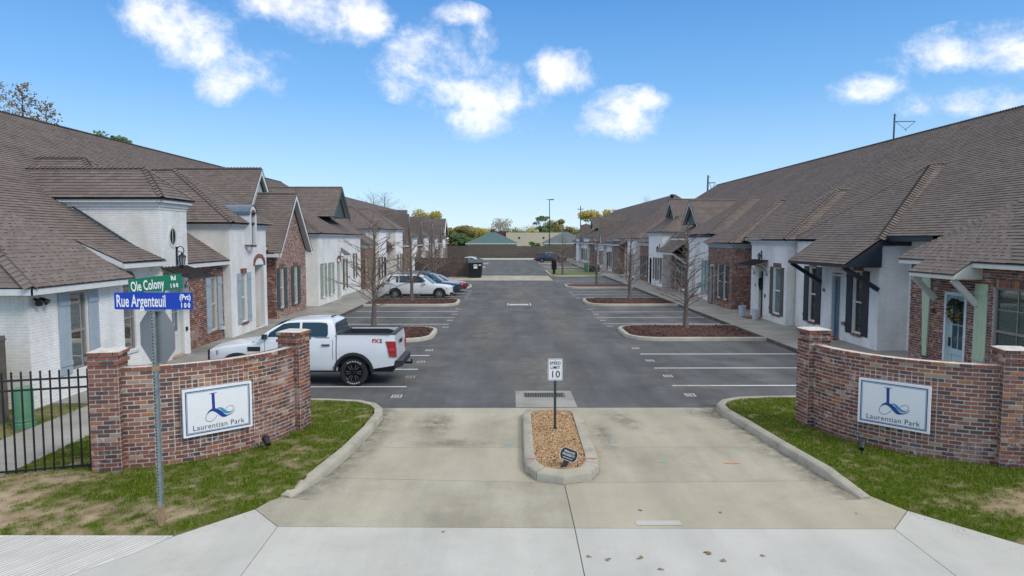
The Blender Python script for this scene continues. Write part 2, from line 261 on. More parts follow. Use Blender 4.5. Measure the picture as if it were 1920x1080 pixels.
# signs, metal
simple('galvanised', (.26,.30,.31), .45, .55, var=.2, scale=18); simple('sign_back', (.27,.28,.285), .55, .2, var=.08, scale=3); simple('sign_green', (.004,.165,.085), .45, var=.04); simple('sign_blue', (.003,.045,.42), .45, var=.04); simple('sign_white', (.78,.79,.80), .45, var=.02); simple('letter_white', (.78,.80,.80), .5, var=.02); simple('letter_black', (.015,.015,.018), .5); simple('letter_slate', (.05,.06,.085), .5); simple('logo_blue', (.008,.045,.24), .5, var=.04); simple('logo_navy', (.012,.035,.13), .5); simple('logo_teal', (.03,.30,.47), .5, var=.04); simple('post_green', (.010,.022,.020), .5, var=.2)
simple('rust_tan', (.32,.22,.13), .9, var=.3); simple('utility_green', (.085,.22,.125), .55, var=.12); simple('utility_dark', (.03,.05,.045), .6); simple('dumpster', (.008,.018,.022), .5, var=.2); simple('hole', (.01,.01,.01), .9); simple('grate', (.10,.11,.10), .6, .3, var=.3); simple('pot_white', (.55,.60,.64), .5); simple('mat_brown', (.12,.075,.045), .95); simple('mat_black', (.02,.02,.022), .95)
simple('house_teal', (.065,.125,.125), .9, var=.15); simple('house_slate', (.10,.125,.125), .9, var=.15); simple('beige_wall', (.56,.50,.38), .9, var=.06); simple('red_roof', (.11,.035,.035), .8); simple('gold_leaf', (.42,.27,.04), .7); simple('poster_red', (.55,.20,.18), .6); simple('lens_white', (.7,.7,.68), .4)

# ------------------------------------------------------------------ helpers
WLOC = {}
def setp(o, label=None, cat=None, group=None, kind=None):
    if label: o['label'] = label
    if cat: o['category'] = cat
    if group: o['group'] = group
    if kind: o['kind'] = kind
    return o
def thing(name, label, cat, loc=(0,0,0), group=None, rz=0):
    o = bpy.data.objects.new(name, None); COL.objects.link(o); o.empty_display_size = .2
    o.location = loc; o.rotation_euler = (0, 0, rz); WLOC[o] = Vector(loc)
    return setp(o, label, cat, group)
def link(name, me, mat, parent=None, kind=None):
    o = bpy.data.objects.new(name, me); COL.objects.link(o)
    if mat: me.materials.append(MATS[mat])
    if parent is not None:
        o.parent = parent; WLOC[o] = WLOC.get(parent, Vector((0,0,0)))
    else: WLOC[o] = Vector((0,0,0))
    if kind: o['kind'] = kind
    return o
def smooth(me, ang=38):
    me.polygons.foreach_set('use_smooth', [True]*len(me.polygons)); me.set_sharp_from_angle(angle=R(ang))
class MB:
    def __init__(s): s.v = []; s.f = []
    def add(s, vs, fs):
        b = len(s.v); s.v += [tuple(q) for q in vs]; s.f += [tuple(i+b for i in f) for f in fs]; return s
    def box(s, x0, x1, y0, y1, z0, z1):
        return s.add([(x0,y0,z0),(x1,y0,z0),(x1,y1,z0),(x0,y1,z0),(x0,y0,z1),(x1,y0,z1),(x1,y1,z1),(x0,y1,z1)],
                     [(3,2,1,0),(4,5,6,7),(0,1,5,4),(1,2,6,5),(2,3,7,6),(3,0,4,7)])
    def hexa(s, p):    # 8 points, bottom ring then top ring
        return s.add(p, [(3,2,1,0),(4,5,6,7),(0,1,5,4),(1,2,6,5),(2,3,7,6),(3,0,4,7)])
    def poly(s, pts): return s.add(pts, [tuple(range(len(pts)))])
    def prism(s, pts, ext):
        n = len(pts); e = Vector(ext); q = [Vector(p) for p in pts]
        return s.add(q + [p+e for p in q], [tuple(range(n))[::-1], tuple(range(n, 2*n))] + [(i, (i+1) % n, n+(i+1) % n, n+i) for i in range(n)])
    def tube(s, p0, p1, r0, r1=None, n=8, cap=True):
        r1 = r0 if r1 is None else r1; a = Vector(p0); b = Vector(p1); d = (b-a)
        if d.length < 1e-6: return s
        d.normalize(); x = d.orthogonal().normalized(); y = d.cross(x)
        ring = lambda c, r: [c + (x*math.cos(2*math.pi*i/n) + y*math.sin(2*math.pi*i/n))*r for i in range(n)]
        f = [(i, (i+1) % n, n+(i+1) % n, n+i) for i in range(n)]
        if cap: f += [tuple(range(n))[::-1], tuple(range(n, 2*n))]
        return s.add(ring(a, r0) + ring(b, r1), f)
    def path(s, pts, rs, n=6):
        for i in range(len(pts)-1): s.tube(pts[i], pts[i+1], rs[i], rs[i+1], n, cap=True)
        return s
    def lathe(s, prof, c=(0,0,0), n=20, axis='Z'):
        c = Vector(c); vs = []; m = len(prof)
        for i in range(n):
            a = 2*math.pi*i/n
            for r, h in prof:
                if axis == 'Z': p = Vector((r*math.cos(a), r*math.sin(a), h))
                elif axis == 'Y': p = Vector((r*math.cos(a), h, r*math.sin(a)))
                else: p = Vector((h, r*math.cos(a), r*math.sin(a)))
                vs.append(c+p)
        fs = [(i*m+j, ((i+1) % n)*m+j, ((i+1) % n)*m+j+1, i*m+j+1) for i in range(n) for j in range(m-1)]
        return s.add(vs, fs)
    def build(s, name, mat, parent=None, kind=None, sm=None):
        off = WLOC.get(parent, Vector((0,0,0))) if parent is not None else Vector((0,0,0))
        me = bpy.data.meshes.new(name)
        me.from_pydata([(a-off.x, b-off.y, c-off.z) for a, b, c in s.v], [], s.f); me.update()
        if sm: smooth(me, sm)
        return link(name, me, mat, parent, kind)
def text_mesh(txt, size, sx=1.0, spacing=1.0, align='CENTER', bold=0):
    c = bpy.data.curves.new('lettering', 'FONT'); c.body = txt; c.size = size; c.align_x = align; c.align_y = 'CENTER'; c.space_character = spacing; c.offset = bold; c.resolution_u = 3
    o = bpy.data.objects.new('lettering', c); COL.objects.link(o)
    bpy.context.view_layer.update()
    dg = bpy.context.evaluated_depsgraph_get(); me = bpy.data.meshes.new_from_object(o.evaluated_get(dg))
    bpy.data.objects.remove(o); bpy.data.curves.remove(c)
    for v in me.vertices: v.co.x *= sx
    return me
def text_on(parent, txt, size, M, mat, sx=1.0, spacing=1.0, align='CENTER', bold=0, name='lettering'):
    me = text_mesh(txt, size, sx, spacing, align, bold)
    off = WLOC.get(parent, Vector((0,0,0)))
    me.transform(Matrix.Translation(-off) @ M)
    return link(name, me, mat, parent)
def frame_matrix(origin, xdir, ydir):
    x = Vector(xdir).normalized(); y = Vector(ydir).normalized(); z = x.cross(y)
    M = Matrix((x, y, z)).transposed().to_4x4(); M.translation = Vector(origin); return M
# unit pieces shared by all single bricks and shingles
def unit_box(name, mat, ch=.06):
    bm = bmesh.new(); bmesh.ops.create_cube(bm, size=2)
    if ch: bmesh.ops.bevel(bm, geom=bm.edges[:], offset=ch, segments=1, affect='EDGES')
    me = bpy.data.meshes.new(name); bm.to_mesh(me); bm.free(); me.materials.append(MATS[mat]); return me
U_BRICK = unit_box('brick', 'brick', .07); U_SHINGLE = unit_box('shingle', 'shingle', 0)
def place_piece(name, me, M, parent):
    o = bpy.data.objects.new(name, me); COL.objects.link(o); o.parent = parent
    o.matrix_local = Matrix.Translation(-WLOC[parent]) @ M; return o
def boxes_mesh(name, items, mat, parent, kind='stuff', back=False):
    # items: (center, ax, ay, az) half-axis vectors; the face at -az is left out unless back
    n = len(items)
    if not n: return None
    C = np.array([i[0] for i in items], float); A = np.array([i[1] for i in items], float); B = np.array([i[2] for i in items], float); D = np.array([i[3] for i in items], float)
    sg = [(-1,-1,-1),(1,-1,-1),(1,1,-1),(-1,1,-1),(-1,-1,1),(1,-1,1),(1,1,1),(-1,1,1)]
    V = np.stack([C + a*A + b*B + c*D for a, b, c in sg], 1).reshape(-1, 3)
    off = WLOC.get(parent, Vector((0,0,0))); V -= np.array(off)
    fs = [(4,5,6,7),(0,1,5,4),(1,2,6,5),(2,3,7,6),(3,0,4,7)] + ([(3,2,1,0)] if back else [])
    F = (np.array(fs)[None] + (np.arange(n)*8)[:, None, None]).reshape(-1, 4)
    me = bpy.data.meshes.new(name); me.from_pydata(V.tolist(), [], F.tolist()); me.update()
    return link(name, me, mat, parent, kind)
def split_pieces(items, parent, single_name, me, rest_name, mat, k=300):
    items = sorted(items, key=lambda i: (Vector(i[0])-CAM).length)
    for c, a, b, d in items[:k]:
        M = Matrix((Vector(a), Vector(b), Vector(d))).transposed().to_4x4(); M.translation = Vector(c); place_piece(single_name, me, M, parent)
    boxes_mesh(rest_name, items[k:], mat, parent)
# ------------------------------------------------------------------ ground and paving
def inset(poly, g):
    n = len(poly); P = [Vector(p[:2]) for p in poly]
    ar = sum(P[i].x*P[(i+1) % n].y - P[(i+1) % n].x*P[i].y for i in range(n))
    if ar < 0: P = P[::-1]
    o = []
    for i in range(n):
        a, b, c = P[i-1], P[i], P[(i+1) % n]
        d1 = (b-a).normalized(); d2 = (c-b).normalized(); n1 = Vector((-d1.y, d1.x)); n2 = Vector((-d2.y, d2.x))
        k = 1 + n1.dot(n2); o.append(b + (n1+n2)*g/max(k, .3))
    return o
def slab(name, poly, z, mat, parent=None, kind=None, gap=.006, th=.12):
    P = inset(poly, gap); m = MB().prism([(p.x, p.y, z-th) for p in P], (0, 0, th))
    return m.build(name, mat, parent, kind)
g = MB(); g.poly([(-900,-300,-.06),(900,-300,-.06),(900,1500,-.06),(-900,1500,-.06)]); g.build('ground', 'far_grass', None, 'structure')
# asphalt drive with its markings
m = MB(); m.box(-8.86, 10.5, 16.35, 136, -.12, 0); drive = m.build('road', 'asphalt', None, 'structure')
def strip(name, x0, x1, y0, y1, z, mat, parent): return MB().poly([(x0,y0,z),(x1,y0,z),(x1,y1,z),(x0,y1,z)]).build(name, mat, parent)
LL = [18.75, 21.3, 23.85, 32.7, 35.6, 38.5, 48.9, 51.6, 54.3, 62.2, 64.9]
RL = [18.85, 21.45, 24.1, 32.8, 35.5, 38.2, 47.6, 50.3, 53.0, 62.4, 65.2, 68]
for y in LL: strip('parking_line', -8.6, -2.78+random.uniform(-.08,.08), y-.05, y+.05, .004, 'paint_white', drive)
for y in RL: strip('parking_line', 4.67+random.uniform(-.08,.08), 10.3, y-.05, y+.05, .004, 'paint_white', drive)
for k in range(12):
    y = 89+k*2.8
    strip('parking_line', 4.8, 10.3, y-.05, y+.05, .004, 'paint_white', drive); strip('parking_line', -8.6, -2.9, y-.05, y+.05, .004, 'paint_white', drive)
def stall_mark(x, y):
    b = MB()
    def q(x0,x1,y0,y1): b.poly([(x+x0,y+y0,.004),(x+x1,y+y0,.004),(x+x1,y+y1,.004),(x+x0,y+y1,.004)])
    q(-.13,.13,-.17,-.14); q(-.13,.13,.14,.17); q(-.13,-.10,-.135,.135); q(.10,.13,-.135,.135)
    q(-.06,-.03,-.09,.09); q(0,.03,-.09,.09); q(.035,.07,-.09,-.06); q(.035,.07,.06,.09)
    b.build('stall_number', 'paint_worn', drive)
for y in (17.6, 20.1, 22.6, 25.0, 31.6, 34.2, 37.0, 39.8, 47.4, 50.2, 53.0): stall_mark(-2.9, y)
for y in (17.7, 20.2, 22.8, 25.4, 31.9, 34.2, 36.9, 39.6, 46.6, 49.0, 51.6): stall_mark(4.8, y)
for x0,x1,y0,y1 in ((-.03,1.45,41.9,41.97),(-.03,1.45,43.45,43.52),(-.03,.03,41.98,43.44),(1.39,1.45,41.98,43.44),(.1,1.3,42.2,42.9)): strip('painted_outline', x0, x1, y0, y1, .004, 'paint_worn', drive)
# distant concrete band and turning strip
m = MB().box(-6.3, 4.5, 67.4, 76.2, -.1, .005).build('concrete_band', 'concrete_tan', None, 'structure')
MB().box(-6, 9, 136, 144, -.1, .02).build('turning_pad', 'concrete_pale', None, 'structure')
MB().box(-40, 60, 144, 152, -.1, .01).build('verge', 'far_grass', None, 'structure')
# entrance apron, slab by slab
apron = MB().box(-9, 9, 7, 16.33, -.4, -.07).build('driveway', 'roof_deck', None, 'structure')
T, Pm = 'concrete_tan', 'concrete_pale'
for poly, mt in (([(-2.95,13.2),(.95,13.2),(.95,16.345),(-3.2,16.345)], T), ([(.95,13.2),(5.3,13.2),(5.1,16.345),(.95,16.345)], T),
                 ([(-3.3,11.5),(.95,11.22),(.95,13.2),(-3.05,13.2)], T), ([(.95,11.22),(5.55,11.3),(5.35,13.2),(.95,13.2)], T),
                 ([(-3.29,9.5),(.95,9.42),(.95,11.22),(-3.3,11.5),(-3.6,10.9),(-3.84,10.13)], T), ([(.95,9.42),(5.47,9.36),(6.04,10.01),(5.74,10.73),(5.55,11.3),(.95,11.22)], T),
                 ([(-3.22,6.5),(.92,6.5),(.95,9.42),(-3.29,9.5)], Pm), ([(.92,6.5),(5.45,6.5),(5.47,9.36),(.95,9.42)], Pm),
                 ([(-3.29,9.5),(-3.84,10.13),(-4.59,9.22),(-4.88,8.65),(-5.4,8.0),(-6.6,6.5),(-3.22,6.5)], Pm), ([(5.47,9.36),(6.04,10.01),(6.9,8.87),(8.6,7.3),(9.6,6.5),(5.45,6.5)], Pm)):
    slab('concrete_slab', poly, .004, mt, apron)
for poly in ([(.19,16.4),(1.71,16.4),(1.7,18.2),(.2,18.2)],): slab('concrete_slab', poly, .006, 'concrete_walk', apron)
dg = thing('storm_drain', 'grey slotted storm drain grate in the concrete pad behind the island', 'drain', (1.0,17.7,.006))
b = MB().box(.42,1.5,17.45,17.95,.006,.012).build('frame', 'grate', dg)
b = MB()
for k in range(16): b.box(.47+k*.062,.50+k*.062,17.5,17.9,.013,.017)
b.build('slot', 'hole', dg)
slab('street', [(-60,-12),(60,-12),(60,6.49),(-60,6.49)], .003, Pm, None, 'structure')
walk_f = slab('front_walk', [(-16,6.52),(-6.62,6.52),(-5.42,8.0),(-4.9,8.65),(-4.62,9.21),(-16,9.32)], .006, 'concrete_white', None, 'structure')
WP = [Vector(p) for p in ((-16,6.55),(-6.65,6.55),(-5.46,8.0),(-4.94,8.65),(-4.66,9.18),(-16,9.29))]
dv = Vector((.62,1.1)).normalized(); nv = Vector((-dv.y, dv.x)); b = MB()
for k in range(150):
    o = Vector((-4.6, 9.2)) + nv*(k*.062 + random.uniform(-.012,.012)); ts = []
    for i in range(len(WP)):
        a, c = WP[i], WP[(i+1) % len(WP)]; e = c-a; den = dv.x*e.y-dv.y*e.x
        if abs(den) < 1e-9: continue
        w = a-o; t = (w.x*e.y-w.y*e.x)/den; s_ = (w.x*dv.y-w.y*dv.x)/den
        if 0 <= s_ <= 1: ts.append(t)
    if len(ts) >= 2:
        p, q = o+dv*min(ts), o+dv*max(ts); wd = nv*random.uniform(.005,.010)
        b.poly([(p.x-wd.x,p.y-wd.y,.009),(q.x-wd.x,q.y-wd.y,.009),(q.x+wd.x,q.y+wd.y,.009),(p.x+wd.x,p.y+wd.y,.009)])
b.build('groove', 'concrete_kerb', walk_f)
# pavement marks on the apron: utility paint and dropped leaves
for x,y,w,h,mt in ((.02,13.35,.16,.05,'paint_blue'),(2.1,13.5,.16,.05,'paint_blue'),(2.86,12.3,.14,.05,'paint_green'),(1.78,12.95,.08,.06,'paint_orange'),(4.1,12.2,.3,.04,'paint_orange')):
    strip('paint_mark', x-w/2, x+w/2, y-h/2, y+h/2, .009, mt, apron)
strip('patch', 1.85, 2.5, 9.5, 9.66, .009, Pm, apron)
b = MB()
for x,y,s_ in ((2.0,10.05,.05),(3.2,9.95,.04),(2.6,8.6,.09),(1.3,8.45,.06),(1.7,8.5,.06),(1.05,8.55,.05),(2.75,8.42,.06),(3.3,8.55,.05),(-.9,9.3,.04),(-1.6,15.0,.10),(5.2,9.9,.03),(1.9,8.2,.05)):
    for k in range(4):
        a = random.uniform(0,6.28); c = Vector((x+random.uniform(-.5,.5)*s_, y+random.uniform(-.5,.5)*s_, .008)); r = s_*.36
        b.poly([c+Vector((math.cos(a+q*1.05+random.uniform(-.3,.3))*r, math.sin(a+q*1.05)*r*.7, .004+random.uniform(0,.01))) for q in range(6)])
b.build('fallen_leaf', 'leaf_brown', None, 'stuff')['label'] = 'dry brown leaves and dirt flecks scattered on the concrete apron'
# kerbs
def kerb(name, outer, inner, z1=.15, taper=0, pieces=2, zin=.03, mat='concrete_kerb'):
    root = MB().box(outer[0][0]-.01, outer[0][0]+.01, outer[0][1]-.01, outer[0][1]+.01, -.05, -.02).build(name, mat, None, 'structure')
    n = len(outer); k = 0
    while k < n-1:
        e = min(k+pieces, n-1); b = MB()
        for i in range(k, e):
            def ring(j, end):
                zt = z1 if not (taper and j == 0) else .035
                o, q = Vector(outer[j]), Vector(inner[j]); d = (q-o).normalized()
                t = (Vector(outer[min(j+1,n-1)])-Vector(outer[max(j-1,0)])).normalized()*(.006*end)
                return [(o.x+t.x,o.y+t.y,-.05),(o.x+t.x+d.x*.015,o.y+t.y+d.y*.015,zt-.03),(o.x+t.x+d.x*.045,o.y+t.y+d.y*.045,zt),(q.x+t.x,q.y+t.y,zt+.002),(q.x+t.x,q.y+t.y,-.05)]
            r0 = ring(i, 1 if i == k else 0); r1 = ring(i+1, -1 if i+1 == e else 0)
            b.add(r0+r1, [(j, j+1, 6+j, 5+j) for j in range(4)] + ([(0,1,2,3,4)] if i == k else []) + ([(9,8,7,6,5)] if i+1 == e else []))
        b.build('kerb_stone', mat, root, sm=50); k = e
    return root
LKo = [(-3.42,10.55),(-3.14,11.45),(-2.97,12.7),(-2.86,14.2),(-2.84,15.3),(-2.93,15.85),(-3.16,16.3),(-3.6,16.62),(-4.5,16.78),(-6.5,16.85),(-8.82,16.9)]
LKi = [(-3.62,10.62),(-3.34,11.50),(-3.16,12.74),(-3.05,14.2),(-3.03,15.25),(-3.11,15.72),(-3.30,16.1),(-3.68,16.42),(-4.5,16.6),(-6.5,16.66),(-8.82,16.7)]
kerb('entrance_kerb', LKo, LKi, taper=1)
RKo = [(5.55,10.45),(5.42,11.5),(5.24,13.0),(5.08,14.7),(4.96,15.6),(5.0,16.15),(5.25,16.6),(5.75,16.9),(6.6,17.02),(8.5,17.06),(10.45,17.1)]
RKi = [(5.74,10.5),(5.61,11.55),(5.43,13.04),(5.27,14.7),(5.15,15.6),(5.19,16.05),(5.38,16.42),(5.8,16.70),(6.6,16.82),(8.5,16.86),(10.45,16.9)]
kerb('entrance_kerb', RKo, RKi, taper=1)
# parking islands (kerb ring, mulch bed)
def ring_pts(x0, x1, y0, y1, r, s):   # s=+1: rounded end at x0 (right row), s=-1: rounded end at x1 (left row)
    P = []; xr = x0 if s > 0 else x1; xs = x1 if s > 0 else x0; d = s
    P.append((xs, y0))
    for k in range(7):
        a = R(90*k/6); P.append((xr + d*(r - r*math.sin(a)), y0 + r - r*math.cos(a)))
    for k in range(7):
        a = R(90*k/6); P.append((xr + d*(r - r*math.cos(a)), y1 - r + r*math.sin(a)))
    P.append((xs, y1)); return P
def island(x0, x1, y0, y1, s, near=True, fill='mulch', label=None):
    o = ring_pts(x0, x1, y0, y1, 1.25, s); i = ring_pts(x0 + (.17 if s > 0 else 0), x1 - (.17 if s < 0 else 0), y0+.17, y1-.17, 1.08, s)
    k = kerb('island_kerb', o, i, pieces=4 if near else 30, mat='kerb_stone')
    c = Vector((sum(p[0] for p in i)/len(i), sum(p[1] for p in i)/len(i)))
    b = MB(); n = len(i); b.add([(p[0], p[1], .11) for p in i] + [(c.x, c.y, .20)], [(j, (j+1) % n, n) for j in range(n)])
    bed = b.build('mulch_bed' if fill == 'mulch' else 'grass_bed', fill, k, sm=80)
    if near and fill == 'mulch':
        it = []
        for q in range(2200):
            x = random.uniform(x0+.2, x1-.2); y = random.uniform(y0+.25, y1-.25)
            xr = (x0 if s > 0 else x1); dx = abs(x-xr)
            if dx < 1.2:
                cy = min(max(y, y0+1.25), y1-1.25)
                if math.hypot(1.25-dx, y-cy) > 1.0: continue
            z = .12 + .07*max(0, 1-abs(y-c.y)/((y1-y0)/2))*max(0, 1-abs(x-c.x)/((x1-x0)/2))
            a = random.uniform(0, 6.28); t = random.uniform(-.5,.5); l = random.uniform(.03,.09); w = random.uniform(.012,.03)
            ax = Vector((math.cos(a)*math.cos(t), math.sin(a)*math.cos(t), math.sin(t))); ay = Vector((-math.sin(a), math.cos(a), 0)); az = ax.cross(ay)
            it.append((Vector((x,y,z+.01)), ax*l, ay*w, az*.008))
        boxes_mesh('mulch_chips', it, 'chips', k, back=True)
for y0, y1 in ((27.15,31.4),(41.4,46.0),(56.2,60.4)):
    island(4.9, 10.45, y0, y1, 1, y0 < 50); island(-8.82, -3.08, y0-.3 if y0 < 30 else y0-.1, y1-.4, -1, y0 < 50)
island(4.7, 10.45, 74.2, 88, 1, False, 'far_grass'); island(-8.82, -6.4, 69.6, 72.0, -1, False, 'far_grass')
for y0 in (97, 112): island(5.0, 10.45, y0, y0+2.6, 1, False); island(-8.82, -3.2, y0, y0+2.6, -1, False)
# sidewalks with kerb edge, panel by panel
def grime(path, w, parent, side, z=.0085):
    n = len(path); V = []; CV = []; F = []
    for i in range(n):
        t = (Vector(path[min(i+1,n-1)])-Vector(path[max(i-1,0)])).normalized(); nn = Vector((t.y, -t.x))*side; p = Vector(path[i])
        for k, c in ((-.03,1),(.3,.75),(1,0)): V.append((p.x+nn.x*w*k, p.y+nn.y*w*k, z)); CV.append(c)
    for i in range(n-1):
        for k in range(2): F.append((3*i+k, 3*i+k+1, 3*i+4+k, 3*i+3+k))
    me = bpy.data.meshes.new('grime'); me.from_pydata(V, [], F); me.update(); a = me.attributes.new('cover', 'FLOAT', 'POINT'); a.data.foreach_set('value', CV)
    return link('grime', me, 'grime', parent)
def dens_path(P, st=.25):
    o = []
    for a, b in zip(P, P[1:]):
        a, b = Vector(a), Vector(b); n = max(1, int((b-a).length/st)); o += [tuple(a.lerp(b, k/n)) for k in range(n)]
    return o+[tuple(P[-1])]
def blot(x, y, rx, ry, mat, parent, z=.0075, a=0):
    n = 20; V = [(x,y,z)]; CV = [1.0]; F = []
    for k in range(n):
        t = 2*math.pi*k/n; u, v = math.cos(t)*rx, math.sin(t)*ry; V.append((x+u*math.cos(a)-v*math.sin(a), y+u*math.sin(a)+v*math.cos(a), z)); CV.append(0.0); F.append((0, 1+k, 1+(k+1) % n))
    me = bpy.data.meshes.new('stain'); me.from_pydata(V, [], F); me.update(); at_ = me.attributes.new('cover', 'FLOAT', 'POINT'); at_.data.foreach_set('value', CV); return link('stain', me, mat, parent)
for x, y, rx, ry, a in ((5.2,18.9,1.6,.8,-.3),(4.9,21.0,1.1,.9,.4),(4.9,26.2,1.2,.6,0),(-2.7,19.8,1.3,1.0,.5),(-2.7,22.4,1.2,.8,-.4),(-2.9,26.2,1.0,.5,0),(1.0,21,1.6,5.5,0),(-.9,30,1.0,9,0),(2.6,33,1.1,10,0),(1,52,2.2,12,0),(-3.0,41.0,.9,.5,0),(4.8,41,.9,.5,0)): blot(x, y, rx, ry, 'dust', drive, .0055, a)
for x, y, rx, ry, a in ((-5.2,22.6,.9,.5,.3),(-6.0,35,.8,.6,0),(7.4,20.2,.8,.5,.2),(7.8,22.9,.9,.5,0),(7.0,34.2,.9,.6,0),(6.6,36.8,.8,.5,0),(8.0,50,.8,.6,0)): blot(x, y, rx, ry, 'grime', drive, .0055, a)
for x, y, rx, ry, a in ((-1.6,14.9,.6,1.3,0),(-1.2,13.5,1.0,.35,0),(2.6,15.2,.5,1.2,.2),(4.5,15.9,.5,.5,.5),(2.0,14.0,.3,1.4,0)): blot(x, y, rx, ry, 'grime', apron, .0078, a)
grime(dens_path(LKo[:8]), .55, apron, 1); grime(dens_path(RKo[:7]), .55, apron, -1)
def sidewalk(x0, x1, y0, y1, step, edge):
    rt = MB().box(x0, x1, y0, y1, -.2, -.1).build('sidewalk', 'concrete_walk', None, 'structure')
    y = y0
    while y < y1-.1:
        e = min(y+step, y1); MB().box(x0+.003, x1-.003, y+.006, e-.006, -.09, .125).build('paving_panel', 'concrete_walk', rt); y = e
sidewalk(10.47, 15.0, 16.9, 70, 1.83, -1); sidewalk(10.47, 15.0, 70.1, 136, 8, -1)
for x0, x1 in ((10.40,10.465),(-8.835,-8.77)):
    ke = MB().box(x0,x1,16.9,17.0,-.05,-.02).build('walk_kerb', 'kerb_grime_shade', None, 'structure')
    for k in range(40): MB().box(x0,x1,17+k*3,19.985+k*3,-.05,.13).build('kerb_stone', 'kerb_grime_shade', ke)
sidewalk(-14.6, -8.84, 16.4, 70, 1.83, 1); sidewalk(-14.6, -8.84, 70.1, 136, 8, 1)
sidewalk(-10.05, -8.5, 10.4, 16.39, 1.5, 1)
sidewalk(10.6, 12.3, 11.0, 16.88, 1.5, 1)
# ------------------------------------------------------------------ lawns
def fbm(x, y, s, o=4):
    v = 0; a = .5
    for k in range(o): v += a*mnoise.noise(Vector((x*s, y*s, 3.7*k))); s *= 2.1; a *= .5
    return v
def inside(x, y, P):
    c = False; n = len(P); j = n-1
    for i in range(n):
        if (P[i][1] > y) != (P[j][1] > y) and x < (P[j][0]-P[i][0])*(y-P[i][1])/(P[j][1]-P[i][1])+P[i][0]: c = not c
        j = i
    return c
def lawn(name, P, zf, cover, step=.07, dens=1500, label=None):
    xs = [p[0] for p in P]; ys = [p[1] for p in P]
    nx = int((max(xs)-min(xs))/step)+2; ny = int((max(ys)-min(ys))/step)+2; x0 = min(xs); y0 = min(ys)
    idx = {}; V = []; F = []; CV = []
    def vid(i, j):
        if (i, j) not in idx:
            x = x0+i*step; y = y0+j*step; idx[(i, j)] = len(V); V.append((x, y, zf(x, y))); CV.append(cover(x, y))
        return idx[(i, j)]
    for i in range(nx):
        for j in range(ny):
            if inside(x0+(i+.5)*step, y0+(j+.5)*step, P): F.append((vid(i,j), vid(i+1,j), vid(i+1,j+1), vid(i,j+1)))
    me = bpy.data.meshes.new(name); me.from_pydata(V, [], F); me.update(); smooth(me, 80)
    a = me.attributes.new('cover', 'FLOAT', 'POINT'); a.data.foreach_set('value', CV)
    o = link(name, me, 'lawn', None, 'structure')
    BV = []; BF = []
    tot = int(len(F)*step*step*dens)
    for k in range(tot):
        f = random.choice(F); p = V[f[0]]; x = p[0]+random.random()*step; y = p[1]+random.random()*step; c = cover(x, y)
        if random.random() > c*1.1-.05: continue
        h = random.uniform(.02,.055)*(.5+.6*c); a = random.uniform(0,6.28); w = random.uniform(.004,.009); l = random.uniform(0,.035); a2 = random.uniform(0,6.28); z = zf(x,y)-.004
        b0 = len(BV); BV += [(x-math.cos(a)*w, y-math.sin(a)*w, z), (x+math.cos(a)*w, y+math.sin(a)*w, z), (x+math.cos(a2)*l, y+math.sin(a2)*l, z+h)]; BF.append((b0,b0+1,b0+2))
    me = bpy.data.meshes.new('grass'); me.from_pydata(BV, [], BF); me.update()
    g_ = link('grass', me, 'grass_blade', None, 'stuff'); setp(g_, label, 'grass'); return o
def ss(a, b, x): t = min(1, max(0, (x-a)/(b-a))); return t*t*(3-2*t)
LP = [(-22,9.0),(-4.42,8.95),(-3.66,9.95),(-3.50,10.5),(-3.36,11.5),(-3.18,12.74),(-3.07,14.2),(-3.05,15.25),(-3.13,15.72),(-3.32,16.1),(-3.70,16.4),(-4.5,16.58),(-8.49,16.64),(-8.49,10.3),(-22,10.2)]
LP2 = [(-16,10.2),(-10.06,10.2),(-10.06,16.38),(-11.2,16.38),(-11.2,15.8),(-16,15.8)]
def edge_d(x, y, E): 
    d = 9
    for (ax, ay), (bx, by) in zip(E, E[1:]):
        t = max(0, min(1, ((x-ax)*(bx-ax)+(y-ay)*(by-ay))/((bx-ax)**2+(by-ay)**2))); d = min(d, math.hypot(x-ax-t*(bx-ax), y-ay-t*(by-ay)))
    return d
LE = [(-30,9.34),(-4.62,9.24),(-3.88,10.16),(-3.55,10.75)]; RE = [(9.7,6.6),(8.62,7.33),(6.93,8.9),(6.07,10.03),(5.7,10.65)]
LP0 = [(-40,9.34),(-4.62,9.24),(-3.88,10.16),(-3.55,10.75),(-3.0,11.0),(-2.5,20),(-40,20)]; RP0 = [(40,6.6),(9.7,6.6),(8.62,7.33),(6.93,8.9),(6.07,10.03),(5.7,10.65),(5.0,11),(4.5,20),(40,20)]
def zl(x, y):
    if not inside(x, y, LP0): return -.03
    return -.025 + .06*ss(0,.15,edge_d(x,y,LE)) + .095*ss(9.5, 11.4, y - (x+4.6)*.05) + .02*fbm(x, y, 1.2) 
def cl(x, y):
    bare = ss(10.9, 10.0, y+ .12*(x+6))*ss(-3.3,-4.4,x)
    near_wall = 1 - min(1, abs((y-11.6) - (x+6.7)*.75)/1.0)
    c = .98 - .50*bare - .28*max(0, near_wall)*ss(-4.2,-5.5,x) - .42*ss(-6.6,-8.0,x)*ss(11.9,11.2,y) + .9*fbm(x, y, .9) + 1.5*fbm(x, y, 3.2) + .9*fbm(x+5, y, 8)
    c = max(c, .95*ss(.42,.12, abs(y-9.55-(x+4.6)*.95))*ss(-5.1,-4.6,x) + .3*fbm(x,y,3))
    return min(1, max(.03, c))
lawn('lawn', LP, zl, cl, label='short patchy green grass around the left entrance wall')
lawn('lawn', LP2, lambda x, y: .10+.02*fbm(x, y, 1.2), lambda x, y: min(1, max(.05, .7+.9*fbm(x, y, 1.1))), dens=500, label='grass strip between the left walkway and the white building')
